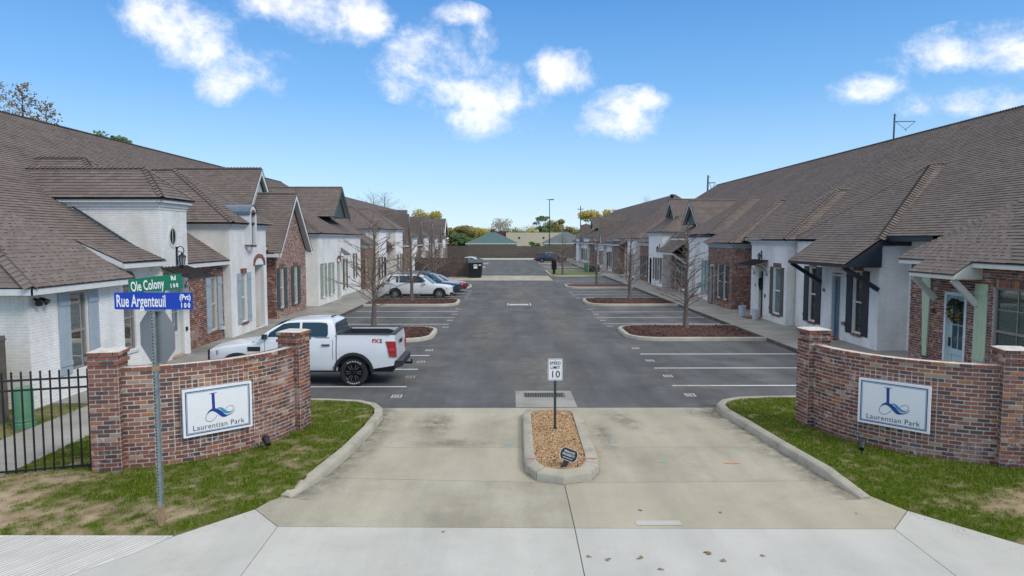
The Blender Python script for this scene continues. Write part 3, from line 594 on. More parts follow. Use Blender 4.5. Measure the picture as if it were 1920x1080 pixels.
RP = [(22,6.3),(9.4,6.3),(8.4,7.05),(6.68,8.7),(5.8,9.85),(5.62,10.4),(5.63,11.55),(5.45,13.04),(5.29,14.7),(5.17,15.6),(5.21,16.05),(5.4,16.4),(5.82,16.68),(6.6,16.8),(10.45,16.85),(10.58,16.8),(10.58,10.8),(22,10.8)]
def zr(x, y):
    if not inside(x, y, RP0): return -.03
    return -.025 + .06*ss(0,.15,edge_d(x,y,RE)) + .095*ss(.2, 1.4, (x-6.2)*.75 + (y-9.9)*.9) + .02*fbm(x+40, y, 1.2)
def cr(x, y):
    bare = math.exp(-(((x-8.0)/1.0)**2 + ((y-10.0)/.55)**2))
    c = 1.05 - .85*bare + .5*fbm(x+9, y+3, .9) + 1.2*fbm(x, y, 3.2) + .9*fbm(x+5, y, 8)
    return min(1, max(.03, c))
lawn('lawn', RP, zr, cr, label='green grass with a sandy bare patch around the right entrance wall')
# ------------------------------------------------------------------ gravel island with kerb at the entrance
Io = [(.32,15.3),(.28,12.3),(.30,11.75),(.48,11.32),(.93,11.12),(1.42,11.32),(1.62,11.75),(1.66,12.3),(1.70,15.3),(1.62,15.62),(1.38,15.78),(.62,15.78),(.40,15.62),(.32,15.3)]
Ii = [(.52,15.25),(.49,12.3),(.52,11.9),(.64,11.6),(.95,11.46),(1.26,11.6),(1.39,11.9),(1.42,12.3),(1.47,15.25),(1.42,15.45),(1.28,15.55),(.72,15.55),(.58,15.45),(.52,15.25)]
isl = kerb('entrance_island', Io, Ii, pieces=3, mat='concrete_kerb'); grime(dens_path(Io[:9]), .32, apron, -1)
b = MB(); n = len(Ii)-1; b.add([(p[0],p[1],.10) for p in Ii[:-1]], [tuple(range(n))]); b.build('island_soil', 'mulch', isl)
V = []; F = []
bmi = bmesh.new(); bmesh.ops.create_icosphere(bmi, subdivisions=1, radius=1); iv = [v.co.copy() for v in bmi.verts]; ifc = [tuple(v.index for v in f.verts) for f in bmi.faces]; bmi.free()
for k in range(8500):
    x = random.uniform(.5,1.46); y = random.uniform(11.47,15.54)
    if not inside(x, y, [(p[0],p[1]) for p in Ii[:-1]]): continue
    s_ = random.uniform(.011,.027); q = Matrix.Rotation(random.uniform(0,6.28), 3, Vector((random.random(),random.random(),random.random()+.1)).normalized()); sc = Vector((1, random.uniform(.6,.9), random.uniform(.45,.75)))
    c = Vector((x, y, .11+.035*math.sin(math.pi*(x-.5)/.96)+random.uniform(-.01,.012))); b0 = len(V)
    V += [tuple(c + q @ Vector((p.x*sc.x*s_, p.y*sc.y*s_, p.z*sc.z*s_))) for p in iv]; F += [tuple(i+b0 for i in f) for f in ifc]
me = bpy.data.meshes.new('gravel'); me.from_pydata(V, [], F); me.update(); link('gravel', me, 'gravel', isl, 'stuff')
for x0,x1 in ((.34,.50),(1.42,1.60)): strip('paint_mark', x0, x1, 12.02, 12.06, .155, 'paint_red', isl)
# ------------------------------------------------------------------ building kit
m_, t_, b_ = new_mat('glass_clear')
o_ = t_.nodes['Material Output']; tr = nd(t_, 'ShaderNodeBsdfTransparent'); tr.inputs[0].default_value = (.72,.80,.78,1); gl = nd(t_, 'ShaderNodeBsdfGlossy', Roughness=.03); lw = nd(t_, 'ShaderNodeLayerWeight', Blend=.25)
ms = nd(t_, 'ShaderNodeMixShader'); rr = ramp(t_, [(0,(.06,)*3),(1,(.75,)*3)], lw.outputs['Fresnel']); t_.links.new(rr, ms.inputs[0]); t_.links.new(tr.outputs[0], ms.inputs[1]); t_.links.new(gl.outputs[0], ms.inputs[2]); t_.links.new(ms.outputs[0], o_.inputs[0])
class Fr:
    def __init__(s, o, d, n): s.o = Vector((*o, 0)); s.d = Vector((*d, 0)); s.n = Vector((*n, 0))
    def p(s, u, z, h=0): q = s.o + s.d*u + s.n*h; return Vector((q.x, q.y, z))
def facade(s, v): return Fr((s*v, 0), (0, 1), (-s, 0))            # u = Y, outward = towards the drive
def sface(s, y): return Fr((0, y), (s, 0), (0, -1))               # u = distance from the drive axis, outward = towards the camera
def nface(s, y): return Fr((0, y), (s, 0), (0, 1))
def wbox(b, fr, u0, u1, z0, z1, h0, h1):
    return b.hexa([fr.p(u0,z0,h0), fr.p(u1,z0,h0), fr.p(u1,z0,h1), fr.p(u0,z0,h1), fr.p(u0,z1,h0), fr.p(u1,z1,h0), fr.p(u1,z1,h1), fr.p(u0,z1,h1)])
class Bld:
    def __init__(s, side, label, zmain, ve, y0):
        s.s = side; s.zm = zmain; s.root = thing('row_building', label, 'building', (side*ve, y0, 0))
        s.deck = MB(); s.far = MB(); s.sh = []; s.boards = []; s.bricks = []
    def X(s, v): return s.s*v
    def board(s, mat):
        b = MB(); s.boards.append((mat, b)); return b
    def plane(s, pts, geo=True):
        P = [Vector((s.s*v, y, z)) for v, y, z in pts]
        n = (P[1]-P[0]).cross(P[2]-P[0]).normalized()
        if n.z < 0: n = -n
        vis = n.dot(CAM-P[0]) > 0
        if not geo or not vis: s.far.poly(P); return
        s.deck.poly(P)
        a = n.cross(Vector((0,0,1)))
        a = Vector((0,1,0)) if a.length < 1e-4 else a.normalized()
        b = n.cross(a); b = -b if b.z < 0 else b
        o = P[0]; q = [((p-o).dot(a), (p-o).dot(b)) for p in P]
        t0 = min(c[1] for c in q); t1 = max(c[1] for c in q); e = .15; k = 0; t = t0
        while t < t1-.03:
            h = min(e, t1-t); tm = t+h*.5; xs = []
            for i in range(len(q)):
                (x1,y1),(x2,y2) = q[i], q[(i+1) % len(q)]
                if (y1 <= tm) != (y2 <= tm): xs.append(x1+(x2-x1)*(tm-y1)/(y2-y1))
            if len(xs) >= 2:
                u, ue = min(xs), max(xs); first = True
                while u < ue-.02:
                    w = random.uniform(.16,.36)
                    if first: w *= random.uniform(.4,1); first = False
                    w = min(w, ue-u); th = random.choice((.009,.011,.014))
                    c = o + a*(u+w/2) + b*tm + n*(.012+th*.5)
                    s.sh.append((c, a*(w/2-.002), b*(h*.56) - n*(th*.55+.004), n*.006)); u += w
            t += e; k += 1
    def cap(s, p0, p1, w=.125):
        a = Vector((s.s*p0[0], p0[1], p0[2])); c = Vector((s.s*p1[0], p1[1], p1[2])); d = (c-a); L = d.length
        if L < .3: return
        d.normalize(); side = d.cross(Vector((0,0,1))).normalized(); up = side.cross(d); up = -up if up.z < 0 else up
        k = 0
        while k*.17 < L-.1:
            q = a + d*(k*.17+.1)
            for sg in (-1, 1):
                ax = (side*sg*.8 - up*.5).normalized()
                s.sh.append((q + ax*w*.5 + up*.048, ax*w*.52, d*.10 - up*.024, (up*.8+side*sg*.5).normalized()*.010))
            k += 1
    def finish(s, singles=300):
        roof = s.deck.build('roof', 'roof_deck', s.root)
        if s.far.v: s.far.build('roof_slope', 'shingle_far', roof)
        vis = []; rest = []
        for it in s.sh:
            c = it[0]; y = c.y; (vis if y > 6 and abs(c.x/y) < .74 and it[3].dot(CAM-c) > 0 else rest).append(it)
        vis.sort(key=lambda i: (i[0]-CAM).length)
        for c, a, b, d in vis[:singles]:
            M = Matrix((a, b, d)).transposed().to_4x4(); M.translation = c; place_piece('shingle', U_SHINGLE, M, roof)
        boxes_mesh('shingle_field', vis[singles:]+rest, 'shingle', roof)
        for k, b in s.boards: b.build({'roof_edge_strip': 'roof_edge_strip', 'soffit': 'soffit'}.get(k, 'trim_board'), k, s.root)
        if s.bricks:
            s.bricks.sort(key=lambda i: (i[0][0]-CAM).length); by = {}
            for k, (it, par, mt) in enumerate(s.bricks):
                if k < singles and mt == 'brick':
                    c, a, b, d = it; M = Matrix((a, b, d)).transposed().to_4x4(); M.translation = c; place_piece('brick', U_BRICK, M, par)
                else: by.setdefault((par, mt), []).append(it)
            for (par, mt), its in by.items(): boxes_mesh('brickwork', its, mt, par)
KIND = {'white': ('white_brick','white_brick','far_white'), 'sun_tinted_white': ('warm_white_brick','warm_white_brick','far_warm_white'), 'brick': ('mortar','brick','far_brick'), 'pale': ('mortar','brick_pale','far_brick')}
def wall(B, fr, u0, u1, z0, z1, kind, ops=(), geo=True, top=None, name='wall'):
    us = sorted({u0, u1, *[c for o in ops for c in o[:2]]}); zs = sorted({z0, z1, *[c for o in ops for c in o[2:4]]})
    us = [u for u in us if u0 <= u <= u1]; zs = [z for z in zs if z0 <= z <= z1]
    b = MB()
    for i in range(len(us)-1):
        for j in range(len(zs)-1):
            um, zm = (us[i]+us[i+1])/2, (zs[j]+zs[j+1])/2
            if any(o[0] < um < o[1] and o[2] < zm < o[3] for o in ops): continue
            b.poly([fr.p(us[i],zs[j]), fr.p(us[i+1],zs[j]), fr.p(us[i+1],zs[j+1]), fr.p(us[i],zs[j+1])])
    if top: b.poly([fr.p(u0,z1), fr.p(u1,z1), fr.p((u0+u1)/2, top)])
    for o in ops:
        for (a, c) in (((o[0],o[2]),(o[1],o[2])), ((o[0],o[3]),(o[1],o[3])), ((o[0],o[2]),(o[0],o[3])), ((o[1],o[2]),(o[1],o[3]))):
            b.poly([fr.p(*a), fr.p(*c), fr.p(*c, -.16), fr.p(*a, -.16)])
    w = b.build(name, ('white_mortar' if kind in ('white','sun_tinted_white') else 'mortar') if geo else KIND[kind][2], B.root)
    if geo:
        ch, L, j = .0715, .205, .0045; k = 0; z = z0; zt = top or z1; it = B.bricks; um = (u0+u1)/2
        while z+ch*.5 < zt:
            zc = z+ch/2
            if top and zc > z1:
                f = (top-zc)/(top-z1)*(u1-u0)/2; iv = [(um-f, um+f)]
            else: iv = [(u0, u1)]
            for o in ops:
                if o[2]-.02 < zc < o[3]+.02:
                    nv_ = []
                    for a, c in iv:
                        if o[1] <= a or o[0] >= c: nv_.append((a, c)); continue
                        if o[0] > a: nv_.append((a, o[0]))
                        if o[1] < c: nv_.append((o[1], c))
                    iv = nv_
            off = (k % 2)*L/2
            for a, c in iv:
                u = a - ((a-u0-off) % L)
                while u < c-.02:
                    x0, x1 = max(u, a), min(u+L, c)
                    if x1-x0 > .03:
                        pr = random.uniform(.003,.009) if kind in ('brick','pale') else random.uniform(.003,.009)
                        jj = .0065 if kind in ('brick','pale') else .0055
                        it.append(((fr.p((x0+x1)/2, zc, pr/2), fr.d*((x1-x0)/2-jj), Vector((0,0,ch/2-jj)), fr.n*(pr/2+.002)), w, KIND[kind][1]))
                    u += L
            z += ch; k += 1
    return w
def window(B, fr, u0, u1, z0, z1, frame='window_frame', shut=None, blind=0, sill='brick', header=None, far=False, sw=.42, shz=0, grid=False, glass=None):
    b = MB(); t = .055
    for a in ((u0,u0+t,z0,z1),(u1-t,u1,z0,z1),(u0+t,u1-t,z1-t,z1),(u0+t,u1-t,z0,z0+t),(u0+t,u1-t,(z0+z1)/2-.03,(z0+z1)/2+.03)): wbox(b, fr, *a, -.11, -.045)
    w = b.build('window', frame, B.root); zm = (z0+z1)/2
    if far:
        for a, c in ((z0+t, zm-.03), (zm+.03, z1-t)): wbox(MB(), fr, u0+t, u1-t, a, c, -.10, -.085).build('pane', glass or 'glass', w)
    else:
        for a, c in ((z0+t, zm-.03), (zm+.03, z1-t)): wbox(MB(), fr, u0+t, u1-t, a, c, -.09, -.084).build('pane', glass or 'glass_clear', w)
        q = MB(); wbox(q, fr, u0-.3, u1+.3, z0-.2, z1+.2, -.62, -.60); wbox(q, fr, u0-.02, u0, z0, z1, -.6, -.16); wbox(q, fr, u1, u1+.02, z0, z1, -.6, -.16); q.build('room', 'recess_dark', w)
        if blind:
            q = MB(); z = z1-t; zb = z0+(z1-z0)*(1-blind)
            while z > zb:
                c0 = fr.p(u0+t+.01, z, -.15); wbox(q, fr, u0+t+.01, u1-t-.01, z-.043, z-.006, -.115, -.105); z -= .052
            q.build('blind', 'blind', w)
        if grid:
            q = MB(); wbox(q, fr, (u0+u1)/2-.012, (u0+u1)/2+.012, z0+t, z1-t, -.083, -.07); wbox(q, fr, u0+t, u1-t, z0+(z1-z0)*.75-.01, z0+(z1-z0)*.75+.01, -.083, -.071); wbox(q, fr, u0+t, u1-t, z0+(z1-z0)*.25-.01, z0+(z1-z0)*.25+.01, -.083, -.071); q.build('muntin', frame, w)
    if sill:
        if sill == 'brick' and not far:
            n = max(3, int((u1-u0+.1)/.075)); sp = (u1-u0+.1)/n
            for k in range(n):
                M = frame_matrix(fr.p(u0-.05+sp*(k+.5), z0-.055, .0), fr.d*1, Vector((0,0,1))); 
                place_piece('sill_brick', U_BRICK, M @ Matrix.Diagonal((sp/2-.004, .05, .055, 1)), w)
        else: wbox(MB(), fr, u0-.06, u1+.06, z0-.09, z0-.005, -.1, .06).build('sill', 'brick' if sill == 'brick' else 'trim_white', w)
    if header:
        if far: wbox(MB(), fr, u0-.05, u1+.05, z1+.005, z1+.2, -.02, .02).build('header', 'brick', w)
        else:
            n = max(3, int((u1-u0+.1)/.075)); sp = (u1-u0+.1)/n
            for k in range(n):
                M = frame_matrix(fr.p(u0-.05+sp*(k+.5), z1+.11, .0), fr.d*1, Vector((0,0,1)))
                place_piece('header_brick', U_BRICK, M @ Matrix.Diagonal((sp/2-.004, .10, .02, 1)), w)
    if shut:
        for a in ((u0-sw-.03, u0-.03), (u1+.03, u1+sw+.03)): shutter(B, fr, a[0], a[1], z0-.05-shz, z1+.02+shz, shut, far)
    return w
def shutter(B, fr, u0, u1, z0, z1, mat, far=False):
    b = MB()
    if far: wbox(b, fr, u0, u1, z0, z1, .012, .05)
    else:
        n = 3; w = (u1-u0)/n
        for k in range(n): wbox(b, fr, u0+k*w+.002, u0+(k+1)*w-.002, z0, z1, .012, .040)
        for z in (z0+.22, z1-.30): wbox(b, fr, u0+.002, u1-.002, z, z+.11, .041, .062)
    return b.build('shutter', mat, B.root)
def door(B, fr, u0, u1, z0, z1, mat, frame='trim_white', lites=3, dep=-.12, glass='glass_blue', wide=.0, handle=1):
    d = MB(); f = MB(); t = .09
    wbox(d, fr, u0, u1, z0, z1, dep-.04, dep)
    if lites:
        zl = z0+(z1-z0)*.36
        for a in ((u0,u0+.13,z0,z1-.002),(u1-.13,u1,z0,z1-.002),(u0+.131,u1-.131,zl-.16,zl),(u0+.131,u1-.131,z1-.15,z1-.003),(u0+.131,u1-.131,z0,z0+.2)): wbox(d, fr, *a, dep+.001, dep+.018)
        um = (u0+u1)/2; wbox(d, fr, um-.013, um+.013, zl, z1-.15, dep+.009, dep+.016)
        for k in range(1, lites): zz = zl+(z1-.15-zl)*k/lites; wbox(d, fr, u0+.131, u1-.131, zz-.013, zz+.013, dep+.008, dep+.017)
    o = d.build('door', mat, B.root)
    if lites: wbox(MB(), fr, u0+.131, u1-.131, zl, z1-.15, dep+.002, dep+.007).build('pane', glass, o)
    for a in ((u0-t,u0,z0,z1+t),(u1,u1+t,z0,z1+t),(u0,u1,z1,z1+t)): wbox(f, fr, *a, -.15, .012)
    f.build('door_frame', frame, o)
    if handle: wbox(MB(), fr, (u0+.05) if handle > 0 else (u1-.09), (u0+.09) if handle > 0 else (u1-.05), z0+.9, z0+1.15, dep+.019, dep+.06).build('handle', 'black_iron', o)
    wbox(MB(), fr, u0-.05, u1+.05, z0-.06, z0-.005, -.15, .12).build('doorstep', 'brick', o)
    return o
def cornice(B, fr, u0, u1, z, mat='trim_white', k=1.0):
    b = B.board(mat); wbox(b, fr, u0-.02, u1+.02, z-.34*k, z-.25*k, .004, .03); wbox(b, fr, u0-.03, u1+.03, z-.249*k, z-.12*k, .004, .07); wbox(b, fr, u0-.12, u1+.12, z-.119*k, z-.03, .004, .17)
    wbox(B.board('roof_edge_strip'), fr, u0-.2, u1+.2, z-.029, z-.004, .0, .21)
def awning(B, fr, u0, u1, zw, zo, out, mat='awning_metal'):
    b = MB(); b.hexa([fr.p(u0,zw-.03,.02), fr.p(u1,zw-.03,.02), fr.p(u1,zo-.03,out), fr.p(u0,zo-.03,out), fr.p(u0,zw,.02), fr.p(u1,zw,.02), fr.p(u1,zo,out), fr.p(u0,zo,out)])
    n = 7
    for k in range(n+1):
        u = u0+(u1-u0)*k/n
        b.hexa([fr.p(u-.012,zw+.001,.02), fr.p(u+.012,zw+.001,.02), fr.p(u+.012,zo+.001,out), fr.p(u-.012,zo+.001,out), fr.p(u-.012,zw+.035,.02), fr.p(u+.012,zw+.035,.02), fr.p(u+.012,zo+.035,out), fr.p(u-.012,zo+.035,out)])
    a = b.build('awning', mat, B.root)
    for u in (u0+.08, u1-.08):
        c = MB(); pts = [fr.p(u, zw-.75+.55*math.sin(t*math.pi/2), .02+(out-.12)*(1-math.cos(t*math.pi/2))) for t in [i/8 for i in range(9)]]; c.path(pts, [.016]*9, 5)
        for q, r in ((fr.p(u, zw-.25, .12), .09), (fr.p(u, zw-.72, .06), .05)):
            rg = [q + fr.n*math.cos(i*math.pi/4)*r*(1-i*.06) + Vector((0,0,1))*math.sin(i*math.pi/4)*r*(1-i*.06) for i in range(10)]; c.path(rg, [.010]*10, 4)
        c.build('bracket', 'black_iron', a)
def lantern(B, fr, u, z, s_=1.0, scroll=True):
    b = MB(); h0 = .17*s_
    wbox(b, fr, u-.05, u+.05, z-.12*s_, z+.42*s_, .004, .03)
    if scroll:
        pts = [fr.p(u, z+.30*s_+.13*s_*math.sin(t), .03+.10*s_-.10*s_*math.cos(t)) for t in [i*math.pi/8 for i in range(11)]]; b.path(pts, [.014*s_]*11, 5)
    b.path([fr.p(u, z+.30*s_, .02), fr.p(u, z+.26*s_, h0)], [.014, .014], 5)
    c = fr.p(u, 0, h0)
    b.lathe([(.001,z+.27*s_),(.03*s_,z+.24*s_),(.03*s_,z+.21*s_),(.11*s_,z+.15*s_),(.12*s_,z+.13*s_),(.001,z+.13*s_)], (c.x,c.y,0), 8); b.lathe([(.001,z-.16*s_),(.055*s_,z-.15*s_),(.065*s_,z-.12*s_),(.001,z-.12*s_)], (c.x,c.y,0), 8)
    for k in range(6):
        a = k*math.pi/3; b.tube((c.x+.10*s_*math.cos(a), c.y+.10*s_*math.sin(a), z+.13*s_), (c.x+.06*s_*math.cos(a), c.y+.06*s_*math.sin(a), z-.12*s_), .009, .009, 4)
    o = b.build('wall_lantern', 'black_iron', B.root); MB().lathe([(.085*s_,z+.125*s_),(.05*s_,z-.115*s_)], (c.x,c.y,0), 8).build('lamp_glass', 'lamp_glass', o)
def hip_bay(B, y0, y1, v, z, sf=.68, ss_=1.0, oh=.24, geo=True, zr=None):
    half = (y1-y0)/2+oh; yc = (y0+y1)/2
    if zr: ss_ = (zr-z)/half
    zr = z+ss_*half; va = v-oh+(zr-z)/sf; vb = max(va+.3, B.zm[0]+(zr-B.zm[1])/B.zm[2]+.15); v2 = max(v+.2, B.zm[0]+(z-B.zm[1])/B.zm[2]+.15); vo = v-oh
    B.plane([(vo,y0-oh,z),(vo,y1+oh,z),(va,yc,zr)], geo); B.plane([(vo,y0-oh,z),(va,yc,zr),(vb,yc,zr),(v2,y0-oh,z)], geo); B.plane([(vo,y1+oh,z),(va,yc,zr),(vb,yc,zr),(v2,y1+oh,z)], False)
    if geo: B.cap((vo,y0-oh,z),(va,yc,zr)); B.cap((vo,y1+oh,z),(va,yc,zr)); B.cap((va,yc,zr),(vb-.2,yc,zr))
    s = B.s; b = B.board('soffit'); b.poly([(s*vo,y0-oh,z-.03),(s*vo,y1+oh,z-.03),(s*(v2+.3),y1+oh,z-.03),(s*(v2+.3),y0-oh,z-.03)])
def gable_bay(B, y0, y1, v, z, zr, oh=.3, side=.2, kind='brick', geo=True, z0=.12, ops=(), rake='trim_white', wallz=None, panel=None, vback=None):
    s = B.s; yc = (y0+y1)/2; half = (y1-y0)/2; sl = (zr-z)/(half+side); vb = max(v+.4, vback or B.zm[0]+(zr-B.zm[1])/B.zm[2]+.2); v2 = max(v+.2, B.zm[0]+(z-B.zm[1])/B.zm[2]+.2); vf = v-oh
    B.plane([(vf,y0-side,z),(vf,yc,zr),(vb,yc,zr),(v2,y0-side,z)], geo); B.plane([(vf,y1+side,z),(vf,yc,zr),(vb,yc,zr),(v2,y1+side,z)], False)
    if geo: B.cap((vf+.05,yc,zr),(vb-.2,yc,zr))
    b = B.board(rake); fr = facade(s, vf)
    for yy in (y0-side, y1+side):
        a = Vector((s*vf, yy, z)); c = Vector((s*vf, yc, zr)); ex = Vector((s*.04,0,0)); dn = Vector((0,0,-.24))
        b.hexa([a+dn, c+dn*1.35, c+dn*1.35+ex, a+dn+ex, a-Vector((0,0,.01)), c-Vector((0,0,.01)), c+ex-Vector((0,0,.01)), a+ex-Vector((0,0,.01))])
        k = B.board('soffit'); k.poly([a+Vector((0,0,-.06)), c+Vector((0,0,-.06)), c+Vector((s*oh,0,-.06)), a+Vector((s*oh,0,-.06))])
        dk = B.board('roof_edge_strip'); dk.hexa([a+Vector((-s*.02,0,-.02)), c+Vector((-s*.02,0,-.02)), c+Vector((s*.05,0,-.02)), a+Vector((s*.05,0,-.02)), a+Vector((-s*.02,0,.012)), c+Vector((-s*.02,0,.012)), c+Vector((s*.05,0,.012)), a+Vector((s*.05,0,.012))])
    if panel:
        MB().poly([(s*v,y0,z),(s*v,y1,z),(s*v,yc,z+sl*half)]).build('gable_panel', panel, B.root)
    else: wall(B, facade(s, v), y0, y1, z0, wallz or z+sl*0+.0, kind, ops, geo, top=z+sl*(half+side)-.25)
def body(B, y0, y1, v, z0, z1, kind, geo=True, ops=(), vback=None, north=True):
    wall(B, facade(B.s, v), y0, y1, z0, z1, kind, ops, geo); vb = vback or v+3.2
    k2 = 'sun_tinted_white' if kind == 'white' else kind  # south side takes the copy of white with sun tint painted in
    wall(B, sface(B.s, y0), v, vb, z0, z1, k2, (), geo)
    if north: wall(B, nface(B.s, y1), v, vb, z0, z1, kind, (), False)
def eave(B, v, y0, y1, z, mat='trim_white', wallv=None, h=.17):
    fr = facade(B.s, v); wbox(B.board(mat), fr, y0, y1, z-h, z-.022, -.03, 0); wbox(B.board('roof_edge_strip'), fr, y0, y1, z-.021, z+.004, -.03, .02)
    if wallv: s = B.s; B.board('soffit').poly([(s*(v+.03),y0,z-h+.02),(s*(v+.03),y1,z-h+.02),(s*wallv,y1,z-h+.02),(s*wallv,y0,z-h+.02)])
def bracket(B, y, v0, z0, v1, z1, mat, w=.09):
    s = B.s; a = Vector((s*v0, y, z0)); c = Vector((s*v1, y, z1)); d = (c-a).normalized(); n = Vector((0,1,0)).cross(d)*.075; e = Vector((0,w/2,0))
    MB().hexa([a-n-e, c-n-e, c-n+e, a-n+e, a+n-e, c+n-e, c+n+e, a+n+e]).build('bracket', mat, B.root)
def arch_recess(B, fr, u0, u1, z0, z1, brick=True, dep=.5):
    # arched brick head over a recessed entry
    um = (u0+u1)/2; r = (u1-u0)/2; n = 9
    for k in range(n):
        a0 = math.pi*k/n; a1 = math.pi*(k+1)/n; am = (a0+a1)/2
        M = frame_matrix(fr.p(um-math.cos(am)*(r+.09), z1-.02+math.sin(am)*(r*.55+.09), .012), (fr.d*(-math.cos(am)) + Vector((0,0,1))*math.sin(am)), (fr.d*math.sin(am)+Vector((0,0,1))*math.cos(am)))
        place_piece('arch_brick', U_BRICK, M @ Matrix.Diagonal((.09, (r+.15)*math.pi/n/2*.8, .02, 1)), B.root)
# ------------------------------------------------------------------ left row, near building
def text_fr(B, fr, u, z, txt, size, mat='black_iron', h=.02):
    s = B.s; M = frame_matrix(fr.p(u, z, h), -fr.d if s > 0 else fr.d, (0,0,1)); text_on(B.root, txt, size, M, mat, .9, name='house_number', bold=.01)
L = Bld(-1, 'long brown roofed row of white and brick units left of the drive, nearest the street', (10.8, 3.02, .66), 11.1, 15.8)
zl_ = lambda v: 3.02+.66*(v-10.8)
L.plane([(11.9,16.09,zl_(11.9)),(11.9,66,zl_(11.9)),(20,61,zl_(20)),(20,20.63,zl_(20))]); L.plane([(10.75,15.45,2.99),(10.75,19.65,2.99),(11.9,19.65,zl_(11.9)),(11.9,16.09,zl_(11.9))]); L.plane([(11.15,23.7,zl_(11.15)),(11.15,27.5,zl_(11.15)),(11.9,27.5,zl_(11.9)),(11.9,23.7,zl_(11.9))])
L.plane([(10.75,15.45,2.99),(20,20.63,zl_(20)),(29.2,15.45,2.99)]); L.plane([(20,20.63,zl_(20)),(20,61,zl_(20)),(29.2,66,2.99),(29.2,15.45,2.99)], False); L.plane([(11.9,66,zl_(11.9)),(20,61,zl_(20)),(28.1,66,zl_(11.9))], False)
L.cap((10.75,15.45,2.99),(20,20.63,zl_(20)), .17); L.cap((20,20.63,zl_(20)),(20,61,zl_(20)))
eave(L, 10.75, 15.45, 19.65, 2.99, wallv=11.1); eave(L, 11.13, 23.7, 27.5, zl_(11.15), wallv=11.45); eave(L, 11.88, 31.4, 66, zl_(11.88), wallv=12.3)
fr = sface(-1, 15.45); wbox(L.board('trim_white'), fr, 10.75, 29, 2.82, 2.97, -.03, 0)
wbox(L.board('soffit'), fr, 10.78, 29, 2.81, 2.815, -.4, -.031)
# end wall and first white block
f = facade(-1, 11.1)
wall(L, f, 15.8, 19.7, .12, 2.84, 'white', [(17.28,17.98,.75,2.72)]); wall(L, sface(-1, 15.8), 11.1, 29, .12, 2.84, 'sun_tinted_white'); wall(L, nface(-1, 19.7), 11.1, 11.9, .12, 2.84, 'white', geo=False)
wbox(L.board('kerb_stone'), f, 15.8, 19.7, .0, .12, 0, .03)
window(L, f, 17.28, 17.98, .75, 2.72, shut='shutter_blue', blind=.95, sill=None, sw=.44, frame='window_taupe')
wbox(MB(), f, 17.2, 18.06, 2.725, 2.775, .004, .035).build('header', 'window_frame', L.root)
for k, u in enumerate((15.98, 16.18)):   # twin floodlight under the eave
    c = f.p(u, 2.66, .12); MB().tube(f.p(u, 2.70, .02), c, .03, .05, 8).tube(c, c+Vector((.05,(-.06 if k == 0 else .06),-.07)), .05, .085, 10).build('floodlight', 'black_iron', L.root)
# recessed link with arched shuttered window under the flared skirt roof
f = facade(-1, 11.42)
wall(L, f, 19.7, 21.95, .12, 3.5, 'white', [(20.25,20.9,.75,2.7)]); window(L, f, 20.25, 20.9, .75, 2.7, blind=.95, sill='white', frame='window_taupe')
MB().prism([f.p(20.2+.35*(1-math.cos(a)), 2.72+.42*math.sin(a), .01) for a in [i*math.pi/10 for i in range(11)]], f.n*.05).build('arched_panel', 'shutter_brown', L.root)
L.plane([(10.98,19.55,3.43),(10.98,21.98,3.43),(12.4,21.98,4.09),(12.4,19.55,4.09)])
MB().prism([(-10.98,19.56,3.25),(-10.98,19.56,3.41),(-12.3,19.56,4.02),(-11.9,19.56,3.70)], (0,.03,0)).build('rake_board', 'trim_white', L.root)
MB().poly([(-11.02,19.6,3.26),(-11.42,19.6,3.26),(-12.3,19.6,4.02),(-11.0,19.6,3.42)]).build('skirt_panel', 'trim_white', L.root)
eave(L, 10.96, 19.56, 21.96, 3.42, wallv=11.42)
# white entry tower with oval window, lantern and ribbed awning
f = facade(-1, 11.1); body(L, 21.95, 23.75, 11.1, .12, 5.2, 'white', ops=[(22.42,23.3,.16,2.55)], vback=15.2)
cornice(L, f, 21.95, 23.75, 5.38); cornice(L, sface(-1, 21.95), 11.1, 15.6, 5.38); hip_bay(L, 21.95, 23.75, 11.1, 5.40, .92, .92, oh=.22)
hip_bay(L, 22.6, 26.2, 13.2, 5.5, .8, zr=6.95, oh=.1)
fm = sface(-1, 21.95); MB().path([fm.p(v, zl_(v)+.10, .02) for v in (11.2, 12.0, 13.0, 14.4)], [.035]*4, 5).build('flashing', 'flashing', L.root)
e = MB(); c = f.p(22.72, 4.17, .0)
for r0, r1, hh, mt, nm in ((.0, .20, .012, 'glass', 'oval_pane'), (.20, .27, .03, 'trim_cream', 'oval_window')):
    q = MB(); n = 24
    ring = lambda r, h: [f.p(22.72+math.cos(i*2*math.pi/n)*r, 4.17+math.sin(i*2*math.pi/n)*r*1.35, h) for i in range(n)]
    if r0 == 0: q.poly(ring(r1, hh))
    else: q.add(ring(r0, .008)+ring(r0, hh)+ring(r1, hh)+ring(r1, .0), [(a*n+i, a*n+(i+1) % n, (a+1)*n+(i+1) % n, (a+1)*n+i) for a in range(3) for i in range(n)])
    q.build(nm, mt, L.root)
wbox(MB(), f, 22.71, 22.73, 3.93, 4.41, .013, .02).build('muntin', 'trim_cream', L.root)
lantern(L, f, 22.95, 3.36, 1.15); awning(L, f, 21.9, 23.55, 3.18, 2.82, 1.0)
door(L, f, 22.5, 23.22, .18, 2.45, 'door_white', frame='trim_cream', glass='glass_pale', lites=2)
wbox(MB(), f, 23.42, 23.5, .95, 1.08, .004, .06).build('door_bell', 'black_iron', L.root)
